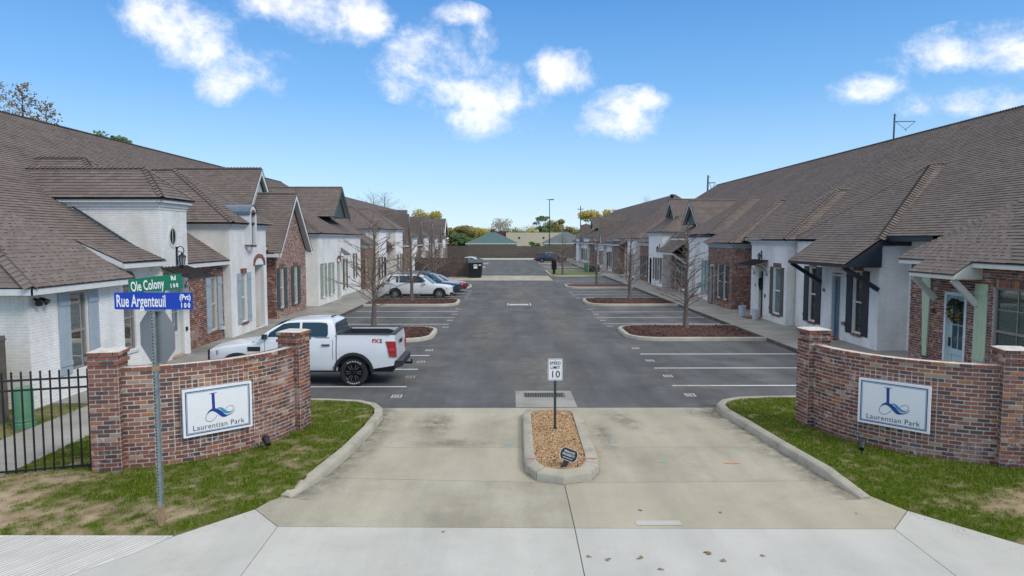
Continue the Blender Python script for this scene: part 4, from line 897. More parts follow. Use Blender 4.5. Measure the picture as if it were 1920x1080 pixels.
# brick link with pale blue shutters
f = facade(-1, 11.42); wall(L, f, 23.75, 27.4, .12, 3.3, 'brick', [(26.2,26.78,.55,2.6)]); window(L, f, 26.2, 26.78, .55, 2.6, shut='shutter_blue', blind=.9, sill='brick', sw=.38)
wbox(MB(), f, 27.1, 27.24, .5, .62, .004, .12).build('outlet_box', 'trim_white', L.root)
# white block with round-headed dormer, arched entry
f = facade(-1, 11.1)
wall(L, f, 27.4, 31.45, .12, 4.55, 'white', [(28.42,29.0,.62,2.66),(30.0,31.1,.14,2.95),(29.06,29.46,3.85,4.55)]); wall(L, sface(-1, 27.4), 11.1, 15, .12, 4.55, 'sun_tinted_white'); wall(L, nface(-1, 31.45), 11.1, 15, .12, 4.55, 'white', geo=False)
cornice(L, f, 27.4, 28.86, 4.73, k=.7); cornice(L, f, 29.68, 31.45, 4.73, k=.7); cornice(L, sface(-1, 27.4), 11.1, 15, 4.73, k=.7); hip_bay(L, 27.4, 31.45, 11.1, 4.75, .69, zr=7.05)
window(L, f, 28.42, 29.0, .62, 2.66, shut='shutter_blue', blind=.5, sill='brick', header='brick', sw=.42, frame='trim_cream')
q = MB(); wbox(q, f, 29.98, 31.12, .12, 3.4, -1.2, -1.18); wbox(q, f, 29.95, 30.0, .12, 3.0, -1.2, -.16); wbox(q, f, 31.1, 31.15, .12, 3.0, -1.2, -.16); q.build('entry_recess', 'warm_white_brick', L.root)
fd = facade(-1, 12.1); door(L, fd, 30.1, 31.0, .16, 2.4, 'door_wood', lites=2); arch_recess(L, f, 30.0, 31.1, .14, 2.98)
d_ = MB()   # dormer: white arched frame, tall slit window, barrel roof
for a, c, h in ((28.88,29.04,1),(29.48,29.64,1)): wbox(d_, f, a, c, 3.86, 5.12, -.3, .27)
n = 10; ar = lambda r, h: [f.p(29.26-math.cos(i*math.pi/n)*r, 5.12+math.sin(i*math.pi/n)*r, h) for i in range(n+1)]
A, Bq = ar(.22,.27), ar(.38,.27); d_.add(A+Bq, [(i,i+1,n+2+i,n+1+i) for i in range(n)])
dm = d_.build('arched_dormer', 'trim_white', L.root)
A, Bq = ar(.40,.30), ar(.40,-2.0); A2, B2 = ar(.43,.30), ar(.43,-2.0)
MB().add(A2+B2+A, [(i,i+1,n+2+i,n+1+i) for i in range(n)] + [(i,i+1,2*n+3+i,2*n+2+i) for i in range(n)]).build('barrel_roof', 'metal_roof', dm)
MB().prism([f.p(29.04,3.92,.14), f.p(29.48,3.92,.14)] + [f.p(29.26+math.cos(i*math.pi/8)*.22, 5.12+math.sin(i*math.pi/8)*.22, .14) for i in range(9)], f.n*.02).build('pane', 'glass_pale', dm); wbox(MB(), f, 29.23, 29.29, 3.92, 5.32, .161, .20).build('muntin', 'window_taupe', dm)
for zz, hh in ((3.80,.10),(5.16,.10)):
    for k in range(5):
        M = frame_matrix(f.p(29.04+.088*(k+.5), zz+(.12*math.sin(math.pi*(k+.5)/5) if zz > 5 else 0), .26), f.d, (0,0,1)); place_piece('sill_brick', U_BRICK, M @ Matrix.Diagonal((.04,.05,.05,1)), dm)
wbox(MB(), facade(-1, 11.5), 31.46, 31.60, 2.0, 2.15, .0, .08).build('sconce', 'black_iron', L.root)
# steep brick gable with dark shutters, second small gable above
f = facade(-1, 11.5); wins = [(34.15,34.75,.6,2.62),(36.4,37.0,.6,2.62)]
wall(L, sface(-1, 33.95), 11.5, 15, .12, 3.5, 'brick'); wall(L, facade(-1, 12.05), 31.4, 33.95, .12, 3.7, 'brick')
gable_bay(L, 33.95, 38.9, 11.5, 3.42, 6.5, oh=.34, side=.28, kind='pale', ops=[(u0+.28,u1+.28,a,c) for u0,u1,a,c in wins], wallz=3.42)
for u0,u1,a,c in wins: window(L, f, u0+.28, u1+.28, a, c, shut='shutter_dark', blind=.5, sill='brick', header='brick', sw=.44)
MB().box(-12.6,-11.25,33.6,33.9,3.2,3.36).build('gable_return', 'trim_white', L.root); MB().box(-12.6,-11.12,38.9,39.25,3.2,3.36).build('gable_return', 'trim_white', L.root)
gable_bay(L, 34.4, 38.4, 13.2, 5.2, 7.8, oh=.25, side=.2, panel='gable_grey')
# white double block with green shutters
f = facade(-1, 11.2); g1 = [(41.2,41.75,.6,2.6),(43.0,43.55,.6,2.6)]
body(L, 40.4, 45.9, 11.2, .12, 4.25, 'white', ops=g1+[(44.9,45.7,.14,2.6)]); cornice(L, f, 40.4, 45.9, 4.42, k=.9); cornice(L, sface(-1, 40.4), 11.2, 14.5, 4.42, k=.9); hip_bay(L, 40.4, 45.9, 11.2, 4.44, .68, zr=7.1)
for o in g1: window(L, f, *o, shut='shutter_sage', sill='white', sw=.4, blind=.6)
q = MB(); wbox(q, f, 44.85, 45.75, .12, 2.8, -.8, -.78); q.build('entry_recess', 'warm_white_brick', L.root); arch_recess(L, f, 44.9, 45.7, .14, 2.62)
wall(L, facade(-1, 12.1), 38.9, 40.4, .12, 3.7, 'white')
f = facade(-1, 11.6); o2 = [(48.4,49.0,.6,2.7),(51.6,52.1,1.2,3.0)]
body(L, 46.0, 53.9, 11.6, .12, 4.25, 'white', ops=o2, geo=True); cornice(L, f, 46.0, 53.9, 4.42, k=.9); hip_bay(L, 46.0, 53.9, 11.6, 4.44, .68, zr=7.0)
for o in o2: window(L, f, *o, shut='shutter_brown', sill='white', sw=.35, blind=.5)
gable_bay(L, 46.2, 50.4, 11.9, 5.6, 7.7, oh=.3, side=.2, panel='gable_green', rake='gable_green')
L.plane([(10.9,45.7,3.05),(10.9,47.4,3.05),(11.9,47.4,3.75),(11.9,45.7,3.75)]); eave(L, 10.9, 45.7, 47.4, 3.05, wallv=11.6)
# brick and white units at the far end of the near building
def far_unit(B, y0, y1, v, zt, kind, roof='hip', shut=None, zr=None, wn=2, d=None, panel=None):
    f = facade(B.s, v); n = wn + (1 if d else 0); ops = []; st = (y1-y0)/max(n,1); k = 0; items = []
    for k in range(n):
        c = y0+st*(k+.5)
        if d and k == n-1: items.append(('d', (c-.45,c+.45,.16,2.4)))
        else: items.append(('w', (c-.35,c+.35,.65,2.5)))
    ops = [i[1] for i in items]
    if roof == 'gable': gable_bay(B, y0, y1, v, zt, zr or zt+(y1-y0)*.55, kind=kind, geo=False, ops=ops, wallz=zt, oh=.3)
    wall(B, sface(B.s, y0), v, v+3.2, .12, zt, 'sun_tinted_white' if kind == 'white' else kind, (), False)
    wall(B, nface(B.s, y1), v, v+3.2, .12, zt, kind, (), False)
    if roof != 'gable': wall(B, f, y0, y1, .12, zt, kind, ops, False)
    for t, o in items:
        if t == 'w': window(B, f, *o, shut=shut, far=True, sill='white', sw=.34)
        else: door(B, f, *o, d, lites=2)
    if roof == 'hip':
        cornice(B, f, y0, y1, zt+.17, k=.9); cornice(B, sface(B.s, y0), v, v+3, zt+.17, k=.9); hip_bay(B, y0, y1, v, zt+.18, .68, zr=zr or zt+2.6, geo=y0 < 72)
    if panel: gable_bay(B, (y0+y1)/2-1.8, (y0+y1)/2+1.8, v+1.2, zt+1.6, zt+3.4, panel=panel, rake='trim_white', geo=y0 < 72)
far_unit(L, 54.2, 58.0, 11.3, 3.5, 'brick', 'hip', 'shutter_gold', 6.4, 3)
far_unit(L, 59.6, 63.2, 11.2, 4.8, 'white', 'hip', 'shutter_brown', 7.0, 2, 'door_dark')
wall(L, facade(-1, 12.15), 53.9, 66, .12, 3.7, 'brick', (), False); wall(L, nface(-1, 66), 11.6, 29, .12, 2.8, 'white', (), False); wall(L, facade(1, -28.8), 15.8, 66, .12, 2.8, 'white', (), False)
L.finish()
# ------------------------------------------------------------------ left row, far building
L2 = Bld(-1, 'far row of white and brick units with brown roof, left side beyond the dumpster', (11.3, 3.4, .72), 11.3, 67)
z2 = lambda v: 3.4+.72*(v-11.3)
L2.plane([(11.3,67,3.4),(11.3,131,3.4),(19.2,126,z2(19.2)),(19.2,68.5,z2(19.2))], False); L2.plane([(11.3,67,3.4),(19.2,68.5,z2(19.2)),(27,67,3.4)], False); L2.plane([(27,67,3.4),(27,131,3.4),(19.2,126,z2(19.2)),(19.2,68.5,z2(19.2))], False); L2.plane([(11.3,131,3.4),(27,131,3.4),(19.2,126,z2(19.2))], False)
eave(L2, 11.28, 67, 131, 3.4, wallv=12.0); wall(L2, facade(-1, 12.0), 67.3, 130.8, .12, 3.3, 'brick', (), False); wall(L2, sface(-1, 67.3), 12.0, 26.8, .12, 3.3, 'brick', (), False)
for a in ((68.5,73,11.2,4.9,'white','hip','shutter_brown',7.2,2,None,None), (75,79.5,11.4,3.5,'brick','gable','shutter_gold',6.9,2,None,None), (81,85.5,11.3,4.2,'white','hip',None,7.0,2,'door_dark','gable_grey'), (87,91,11.5,3.4,'brick','gable','shutter_dark',6.6,2,None,None),
          (92.5,97,11.2,4.3,'white','hip','shutter_brown',7.0,2,None,None), (99,103,11.4,3.5,'brick','gable','shutter_gold',6.6,2,None,None), (105,110,11.2,4.2,'white','hip','shutter_brown',6.9,2,'door_wood','gable_green'), (112,116,11.4,3.5,'brick','gable',None,6.4,2,None,None), (118,123,11.2,4.1,'white','hip','shutter_dark',6.7,2,None,None), (124.5,129,11.4,3.6,'brick','hip',None,6.4,2,None,None)):
    far_unit(L2, a[0], a[1], a[2], a[3], a[4], a[5], a[6], a[7], a[8], a[9], a[10])
L2.finish()
# ------------------------------------------------------------------ right row, near building
Rb = Bld(1, 'long brown roofed row of brick and white units right of the drive, nearest the street', (12.2, 3.44, .686), 12.5, 11.8)
zr_ = lambda v: 3.44+.686*(v-12.2); VR = 21.0; ZR = zr_(VR)
Rb.plane([(13.3,12.25,zr_(13.3)),(13.3,74,zr_(13.3)),(VR,69,ZR),(VR,17.5,ZR)])
Rb.plane([(29.8,11.5,3.44),(29.8,74,3.44),(VR,69,ZR),(VR,17.5,ZR)], False); Rb.plane([(12.2,11.5,3.4),(VR,17.5,ZR),(29.8,11.5,3.4)], False); Rb.plane([(12.2,74,3.44),(VR,69,ZR),(29.8,74,3.44)], False)
Rb.cap((VR,17.5,ZR),(VR,69,ZR)); eave(Rb, 13.28, 21.3, 23.9, zr_(13.28), 'trim_navy', wallv=14.2); eave(Rb, 13.28, 31.2, 74, zr_(13.28), wallv=14.2); wall(Rb, facade(1, 14.2), 20.5, 73.6, .12, 4.1, 'white', (), False); wall(Rb, sface(1, 11.8), 12.5, 29.5, .12, 3.3, 'brick', (), False); wall(Rb, nface(1, 73.6), 14.2, 29.5, .12, 3.3, 'white', (), False); wall(Rb, facade(-1, -29.5), 11.8, 73.6, .12, 3.3, 'white', (), False)
# nearest brick unit: bracketed porch roof, pale green trim, mint door with wreath
f = facade(1, 12.5); ops = [(18.42,19.38,.14,2.62),(15.9,17.42,.62,2.86)]
wall(Rb, f, 11.8, 21.05, .12, 3.42, 'brick', ops); wall(Rb, nface(1, 21.05), 12.5, 15.5, .12, 3.4, 'brick', (), False)
door(Rb, f, 18.52, 19.28, .16, 2.52, 'door_mint', frame='door_white', glass='glass_blue', lites=2, handle=-1)
window(Rb, f, 15.9, 17.42, .62, 2.86, frame='window_taupe', blind=.97, sill='brick', header='brick', grid=True); shutter(Rb, f, 17.6, 18.08, .66, 2.92, 'shutter_mint')
MB().hexa([f.p(20.08,.62,.01), f.p(20.26,.62,.01), f.p(20.26,.62,.05), f.p(20.08,.62,.05), f.p(19.98,3.1,.01), f.p(20.42,3.1,.01), f.p(20.42,3.1,.05), f.p(19.98,3.1,.05)]).build('tapered_pilaster', 'shutter_mint', Rb.root)
text_fr(Rb, f, 19.84, 2.0, '103', .17, h=.03)
Rb.plane([(12.2,11.6,3.50),(12.2,21.25,3.50),(18.6,16.42,7.89)]); Rb.plane([(12.2,21.25,3.5),(18.6,16.42,7.89),(20,16.42,7.89),(20,21.25,3.5)], False); Rb.plane([(12.2,11.6,3.5),(18.6,16.42,7.89),(20,16.42,7.89),(20,11.6,3.5)], False)
Rb.cap((12.2,21.25,3.50),(18.6,16.42,7.89))
Rb.plane([(11.72,17.85,3.16),(11.72,19.85,3.16),(12.21,19.85,3.50),(12.21,17.85,3.50)]); eave(Rb, 11.72, 17.85, 19.85, 3.16, 'trim_cream', h=.13)
MB().prism([(11.74,17.86,3.04),(11.74,17.86,3.14),(12.25,17.86,3.50),(12.5,17.86,3.50),(12.5,17.86,3.04)], (0,.04,0)).build('porch_side', 'trim_cream', Rb.root); MB().box(11.74,12.5,17.9,19.84,3.02,3.04).build('porch_soffit', 'trim_cream', Rb.root)
eave(Rb, 12.18, 11.6, 17.84, 3.49, 'trim_cream', wallv=12.5, h=.14); eave(Rb, 12.18, 19.86, 21.2, 3.49, 'trim_cream', wallv=12.5, h=.14)
for y in (18.0, 19.75): bracket(Rb, y, 11.8, 3.02, 12.46, 2.36, 'trim_cream', .10)
wr = thing('wreath', 'green wreath with gold flecks hung on the mint door', 'wreath', (12.40, 18.9, 2.1)); q1, q2 = [], []
for k in range(420):
    a = random.uniform(0,6.28); r = .23+random.gauss(0,.035); c = Vector((12.575+random.uniform(-.09,.0)-.06, 18.9+math.cos(a)*r, 2.12+math.sin(a)*r*1.15)); d = Vector((random.uniform(-1,0),random.uniform(-1,1),random.uniform(-1,1))).normalized(); o = d.orthogonal().normalized()
    (q2 if random.random() < (.30 if math.sin(a) < 0 else .07) else q1).append((c, d*.035, o*.014, d.cross(o)*.003))
boxes_mesh('leaves', q1, 'leaf_dark', wr, back=True); boxes_mesh('gold_sprigs', q2, 'gold_leaf', wr, back=True)
# white unit with navy porch, blue door
f = facade(1, 13.15); ops = [(28.95,29.6,.55,2.9),(25.15,25.8,.55,2.9),(26.75,27.55,.14,2.75)]
wall(Rb, f, 24.05, 31.0, .12, 4.0, 'white', ops); wall(Rb, sface(1, 24.05), 13.15, 17, .12, 4.0, 'white')
for o in ops[:2]: window(Rb, f, *o, shut='shutter_navy', sill='brick', header='brick', sw=.46, frame='trim_cream', glass='glass')
door(Rb, f, 26.82, 27.48, .16, 2.62, 'door_blue', frame='trim_cream', glass='glass_pale', lites=3, handle=0); text_fr(Rb, f, 28.2, 1.98, '102', .17, h=.03)
wbox(MB(), f, 26.35, 26.5, .75, .88, .004, .10).build('outlet_box', 'window_taupe', Rb.root); MB().box(12.2,13.0,26.6,27.5,.126,.14).build('doormat', 'mat_black', Rb.root)
wbox(Rb.board('trim_navy'), sface(1, 24.05), 12.95, 17, 3.86, 4.04, .004, .10); wbox(Rb.board('roof_edge_strip'), sface(1, 24.05), 12.9, 17, 4.041, 4.06, .0, .16)
vo = 13.0; Rb.plane([(vo,23.85,4.08),(vo,31.2,4.08),(16.95,27.4,7.1)]); Rb.plane([(vo,23.85,4.08),(16.95,27.4,7.1),(18.0,27.4,7.1),(14,23.85,4.08)]); Rb.plane([(vo,31.2,4.08),(16.95,27.4,7.1),(18,27.4,7.1),(14,31.2,4.08)], False)
Rb.cap((vo,23.85,4.08),(16.95,27.4,7.1),.19); Rb.cap((vo,31.2,4.08),(16.95,27.4,7.1)); Rb.cap((16.95,27.4,7.1),(17.9,27.4,7.1))
Rb.plane([(11.78,23.8,3.20),(11.78,28.6,3.20),(13.02,28.6,4.10),(13.02,23.8,4.10)]); eave(Rb, 11.78, 23.8, 28.6, 3.19, 'trim_navy', h=.10)
MB().prism([(11.8,23.82,3.10),(11.8,23.82,3.17),(13.1,23.82,4.09),(13.1,23.82,3.10)], (0,.05,0)).build('porch_side', 'trim_navy', Rb.root); MB().box(11.8,13.12,23.88,28.58,3.09,3.11).build('porch_soffit', 'trim_navy', Rb.root)
for y in (24.0, 28.45): bracket(Rb, y, 11.85, 3.1, 13.1, 2.3, 'trim_navy', .11)
# white unit with lantern, awning, olive shutters
f = facade(1, 12.75); ops = [(33.88,34.5,.14,2.6),(31.75,32.6,.55,2.75)]
body(Rb, 31.1, 35.6, 12.75, .12, 3.9, 'white', ops=ops); cornice(Rb, f, 31.1, 35.6, 4.05, k=.8); cornice(Rb, sface(1, 31.1), 12.75, 14.2, 4.05, k=.8); hip_bay(Rb, 31.1, 35.6, 12.75, 4.07, .68, zr=6.5)
window(Rb, f, *ops[1], shut='shutter_olive', sill='brick', header='brick', sw=.36, frame='trim_white', blind=0, glass='glass_pale'); door(Rb, f, 33.92, 34.46, .16, 2.5, 'door_dark', frame='trim_cream', lites=2)
awning(Rb, f, 33.3, 35.2, 3.05, 2.78, .95); lantern(Rb, f, 34.2, 3.2, .8, False); wbox(MB(), f, 33.55, 33.63, 1.2, 1.38, .004, .05).build('door_bell', 'black_iron', Rb.root); text_fr(Rb, f, 34.95, 1.75, '101', .15, h=.03)
# dark brick unit
f = facade(1, 12.6); ops = [(39.0,39.7,.6,2.6),(40.2,40.9,.6,2.6),(41.6,42.3,.14,2.5)]
body(Rb, 38.3, 42.8, 12.6, .12, 3.7, 'brick', ops=ops); cornice(Rb, f, 38.3, 42.8, 3.86, 'trim_green', .8); cornice(Rb, sface(1, 38.3), 12.6, 14.4, 3.86, 'trim_green', .8); hip_bay(Rb, 38.3, 42.8, 12.6, 3.88, .68, zr=6.4)
for o in ops[:2]: window(Rb, f, *o, shut='shutter_dark', sill='brick', header='brick', sw=.2)
door(Rb, f, 41.66, 42.24, .16, 2.42, 'door_dark', frame='trim_green', lites=2)
wall(Rb, facade(1, 13.65), 35.6, 38.3, .12, 4.1, 'brick', (), True)
# white unit with teal shutters under a small white gable wall
f = facade(1, 13.0); ops = [(44.6,45.2,.6,2.7),(47.2,48.0,.14,2.5)]
body(Rb, 43.6, 49.2, 13.0, .12, 4.25, 'white', ops=ops, geo=True); window(Rb, f, *ops[0], shut='shutter_teal', sill='white', sw=.4); door(Rb, f, 47.28, 47.92, .16, 2.42, 'door_white', lites=2)
cornice(Rb, f, 43.6, 49.2, 4.4, 'trim_navy', .6); cornice(Rb, sface(1, 43.6), 13.0, 15.0, 4.4, 'flashing', .5); hip_bay(Rb, 43.6, 49.2, 13.0, 4.42, .68, zr=6.9)
# brick porch unit with bracket, dark gable above
f = facade(1, 13.2); wall(Rb, f, 50.0, 55.0, .12, 3.6, 'brick', [(51.2,51.9,.6,2.5),(53.2,53.9,.6,2.5)]); wall(Rb, sface(1, 50.0), 13.2, 15, .12, 3.6, 'brick')
for u in (51.2, 53.2): window(Rb, f, u, u+.7, .6, 2.5, shut='shutter_dark', sill='brick', sw=.3)
Rb.plane([(12.0,49.8,3.1),(12.0,55.2,3.1),(13.6,55.2,4.2),(13.6,49.8,4.2)]); eave(Rb, 12.0, 49.8, 55.2, 3.1, wallv=13.2); bracket(Rb, 50.0, 12.1, 3.0, 13.15, 2.2, 'trim_white')
gable_bay(Rb, 49.8, 53.8, 14.0, 5.2, 7.0, panel='gable_green', rake='gable_grey')
# white tower unit
far_unit(Rb, 56.0, 61.5, 12.7, 4.5, 'white', 'hip', 'shutter_brown', 7.2, 2, 'door_dark'); lantern(Rb, facade(1, 12.7), 57.0, 3.2, 1.2, False); gable_bay(Rb, 57.5, 60.5, 14.2, 6.0, 7.5, panel='gable_green', rake='gable_grey')
far_unit(Rb, 63, 67, 13.0, 3.6, 'brick', 'hip', 'shutter_dark', 6.4, 2); far_unit(Rb, 68.5, 73, 12.8, 4.0, 'white', 'hip', 'shutter_sage', 6.6, 2)
Rb.finish()
# ------------------------------------------------------------------ right row, far building
R2 = Bld(1, 'far row of brick and white units with brown roof, right side behind the grass island', (12.4, 3.5, .78), 12.4, 76)
z4 = lambda v: 3.5+.78*(v-12.4)
R2.plane([(12.4,76,3.5),(12.4,134,3.5),(20,128,z4(20)),(20,82,z4(20))], False); R2.plane([(12.4,76,3.5),(20,82,z4(20)),(27.6,76,3.5)], False); R2.plane([(27.6,76,3.5),(27.6,134,3.5),(20,128,z4(20)),(20,82,z4(20))], False); R2.plane([(12.4,134,3.5),(27.6,134,3.5),(20,128,z4(20))], False)
eave(R2, 12.38, 76, 134, 3.5, wallv=13.0); wall(R2, facade(1, 13.2), 76.3, 133.7, .12, 3.4, 'white', (), False); wall(R2, sface(1, 76.3), 13.2, 27.3, .12, 3.4, 'brick', (), False)
for a in ((77,82,12.6,4.0,'brick','hip','shutter_sage',6.6,1,None,None), (84,88.5,12.8,3.9,'white','hip','shutter_dark',6.8,2,'door_dark',None), (90,94,12.6,3.5,'white','gable','shutter_brown',6.6,2,None,None), (96,100.5,12.8,4.1,'white','hip',None,6.9,2,'door_wood','gable_green'), (102,106,12.7,3.5,'brick','hip','shutter_gold',6.4,2,None,None), (108,113,12.6,4.2,'white','hip','shutter_brown',7.0,2,None,'gable_green'), (115,119,12.8,3.5,'white','gable','shutter_dark',6.5,2,None,None), (121,126,12.6,4.2,'white','hip',None,6.9,2,None,None), (127.5,132,12.8,3.6,'brick','hip',None,6.4,2,None,None)):
    far_unit(R2, *a)
MB().lathe([(.0,8.4),(.18,8.4),(.18,9.1),(.26,9.1),(.26,9.3),(.0,9.4)], (19.4,81,0), 10).build('roof_vent', 'rim_dark', R2.root)
R2.finish()
# ------------------------------------------------------------------ entrance walls
def ribbon(parent, pts, ws, M, mat, h, name='emblem_stroke'):
    P = [Vector(p) for p in pts]; n = len(P); V = []; 
    for i in range(n):
        d = (P[min(i+1,n-1)]-P[max(i-1,0)]).normalized(); q = Vector((-d.y, d.x))*ws[i]/2
        V += [M @ Vector((P[i].x+q.x, P[i].y+q.y, h)), M @ Vector((P[i].x-q.x, P[i].y-q.y, h))]
    return MB().add(V, [(2*i, 2*i+1, 2*i+3, 2*i+2) for i in range(n-1)]).build(name, mat, parent)
def bez(pts, n=14):
    o = []
    for i in range(0, len(pts)-3, 3):
        a, b, c, d = [Vector(p) for p in pts[i:i+4]]
        for k in range(n+(1 if i+3 >= len(pts)-1 else 0)):
            t = k/n; o.append(a*(1-t)**3 + b*3*t*(1-t)**2 + c*3*t*t*(1-t) + d*t**3)
    return o
def brick_face(items, fr, u0, u1, z0, n, ch, k0, proud=.006, L=.205, corb=(), j=.009):
    for k in range(n):
        z = z0+k*ch; off = ((k+k0) % 2)*L/2; u = u0-off; pc = .028 if k in corb else 0
        while u < u1-.01:
            a, c = max(u, u0-(pc if u <= u0 else 0)), min(u+L, u1)
            if u+L >= u1: c = u1+pc
            if c-a > .025:
                pr = proud+pc+random.uniform(-.003,.004); items.append((fr.p((a+c)/2, z+ch/2, pr/2-.012), fr.d*((c-a)/2-j), Vector((0,0,ch/2-j)), fr.n*(pr/2+.012)))
            u += L
def entrance_wall(label, P0, Pm, P1, sgn_ctr, lab_sign, z0=.06):
    a, b, c = Vector(P0), Vector(Pm), Vector(P1)
    D = 2*(a.x*(b.y-c.y)+b.x*(c.y-a.y)+c.x*(a.y-b.y))
    C = Vector(((a.length_squared*(b.y-c.y)+b.length_squared*(c.y-a.y)+c.length_squared*(a.y-b.y))/D, (a.length_squared*(c.x-b.x)+b.length_squared*(a.x-c.x)+c.length_squared*(b.x-a.x))/D))
    rad = (a-C).length; ang = lambda p: math.atan2(p.y-C.y, p.x-C.x)
    t0, t1 = ang(a), ang(c)
    while t1-t0 > math.pi: t1 -= 2*math.pi
    while t1-t0 < -math.pi: t1 += 2*math.pi
    Ls = abs(t1-t0)*rad; root = thing('entrance_wall', label, 'wall', (b.x, b.y, z0))
    th = .22; ch = .0735; n = 25; H = n*ch; NS = 24; items = []
    at_ = lambda s, r: (C.x+math.cos(t0+(t1-t0)*s/Ls)*r, C.y+math.sin(t0+(t1-t0)*s/Ls)*r)
    m = MB()
    for i in range(NS):
        s0, s1 = Ls*i/NS, Ls*(i+1)/NS; q = [at_(s0,rad), at_(s1,rad), at_(s1,rad-th), at_(s0,rad-th)]
        m.add([(*p, z0) for p in q]+[(*p, z0+H-.012) for p in q], [(4,5,6,7),(0,1,5,4),(2,3,7,6)])
    core = m.build('mortar_core', 'mortar', root)
    sc = Vector(sgn_ctr); us = abs(ang(sc)-t0)*rad
    if abs(us) > Ls: us = Ls-abs(abs(us)-Ls)
    SW, SH, SZ = 1.22, .86, 1.02+z0*.0
    for side, r0, sg in ((0, rad, 1), (1, rad-th, -1)):
        for k in range(n):
            zc = z0+k*ch+ch/2; L_ = .205; s = -((k % 2)*L_/2); corb = .02 if k == n-1 else (.0)
            while s < Ls-.01:
                Lb = L_
                x0, x1 = max(s, 0), min(s+Lb, Ls)
                halves = [(x0, x1)]
                if side == 0 and abs((x0+x1)/2-us) < SW/2+.14 and SZ-SH/2-.17 < zc < SZ+SH/2+.17 and not (abs((x0+x1)/2-us) < SW/2-.12 and abs(zc-SZ) < SH/2-.03): halves = [(x0, (x0+x1)/2), ((x0+x1)/2, x1)]
                for h0, h1 in halves:
                    if h1-h0 < .03: continue
                    t = t0+(t1-t0)*((h0+h1)/2)/Ls; nn = Vector((math.cos(t), math.sin(t), 0)); tt = Vector((-nn.y, nn.x, 0)); pr = .006+corb+random.uniform(-.003,.004)
                    items.append((Vector((C.x,C.y,0))+nn*(r0+sg*(pr/2-.014))+Vector((0,0,zc)), tt*((h1-h0)/2-.009+random.uniform(-.002,.002)), Vector((0,0,ch/2-.009+random.uniform(-.0015,.0015))), nn*sg*(pr/2+.014)))
                s += L_
    # end pillars
    pill = []
    for e, t in ((0, t0), (1, t1)):
        ctr = Vector(at_(Ls*e, rad-th/2)); nn = Vector((math.cos(t), math.sin(t))); tt = Vector((-nn.y, nn.x)); hw = .235; nP = 29
        ctr = ctr + tt*(hw-.02)*(1 if (t1 > t0) == (e == 1) else -1)
        pc = MB(); V = [ctr+nn*(hw-.004)*a_+tt*(hw-.004)*b_ for a_, b_ in ((1,1),(1,-1),(-1,-1),(-1,1))]
        pc.add([(v.x,v.y,z0-.03) for v in V]+[(v.x,v.y,z0+nP*ch-.012) for v in V], [(4,5,6,7),(0,1,5,4),(1,2,6,5),(2,3,7,6),(3,0,4,7)])
        V2 = [ctr+nn*(hw+.02)*a_+tt*(hw+.02)*b_ for a_, b_ in ((1,1),(1,-1),(-1,-1),(-1,1))]; V3 = [ctr+nn*(hw-.05)*a_+tt*(hw-.05)*b_ for a_, b_ in ((1,1),(1,-1),(-1,-1),(-1,1))]
        pc.add([(v.x,v.y,z0+nP*ch-.006) for v in V2]+[(v.x,v.y,z0+nP*ch+.018) for v in V3], [(0,1,2,3),(4,5,6,7),(0,1,5,4),(1,2,6,5),(2,3,7,6),(3,0,4,7)])
        pc.build('pillar', 'mortar', root)
        for k, (nd_, td_) in enumerate(((nn, tt), (-nn, tt), (tt, nn), (-tt, nn))):
            brick_face(items, Fr(tuple(ctr+nd_*hw), tuple(td_), tuple(nd_)), -hw, hw, z0, nP, ch, k // 2, corb=(nP-1, nP-3))
    vis = [i for i in items if i[3].dot(CAM-i[0]) > 0]; hid = [i for i in items if i[3].dot(CAM-i[0]) <= 0]
    random.shuffle(vis); vis.sort(key=lambda i: round((i[0]-CAM).length, 0))
    split_pieces(vis, root, 'brick', U_BRICK, 'brickwork', 'brick', 300); boxes_mesh('rear_brickwork', hid, 'brick', root)
    # sign panel
    t = t0+(t1-t0)*us/Ls; nn = Vector((math.cos(t), math.sin(t), 0)); xd = Vector((-nn.y, nn.x, 0)); xd = -xd if xd.x < 0 else xd
    M = frame_matrix(Vector((C.x,C.y,0))+nn*(rad+.075)+Vector((0,0,SZ)), xd, (0,0,1))
    sg = thing('community_sign', lab_sign, 'sign', tuple(M.translation))
    pan = MB().hexa([M @ Vector(p) for p in ((-SW/2,-SH/2,-.05),(SW/2,-SH/2,-.05),(SW/2,SH/2,-.05),(-SW/2,SH/2,-.05),(-SW/2,-SH/2,0),(SW/2,-SH/2,0),(SW/2,SH/2,0),(-SW/2,SH/2,0))]).build('panel', 'sign_white', sg)
    for ins, w, mt, hh in ((.042, .016, 'logo_navy', .003), (.066, .010, 'logo_teal', .003)):
        x, y = SW/2-ins, SH/2-ins; b_ = MB()
        for x0,x1,y0,y1 in ((-x,x,y-w,y),(-x,x,-y,-y+w),(-x,-x+w,-y+w,y-w),(x-w,x,-y+w,y-w)): b_.add([M @ Vector((p[0],p[1],hh)) for p in ((x0,y0),(x1,y0),(x1,y1),(x0,y1))], [(0,1,2,3)])
        b_.build('border', mt, sg)
    F_ = lambda fx, fy: ((fx-.5)*SW, (.5-fy)*SH)
    ribbon(sg, [F_(.425,.145), F_(.43,.50)], [.052,.050], M, 'logo_blue', .003); ribbon(sg, [F_(.375,.148), F_(.478,.140)], [.010,.010], M, 'logo_blue', .004)
    p = bez([F_(.335,.565), F_(.40,.44), F_(.47,.51), F_(.53,.60), F_(.565,.665), F_(.60,.675), F_(.64,.655)]); ribbon(sg, p, [.012+.062*math.sin(min(1, i/(len(p)-1)*1.02)*math.pi) for i in range(len(p))], M, 'logo_blue', .004)
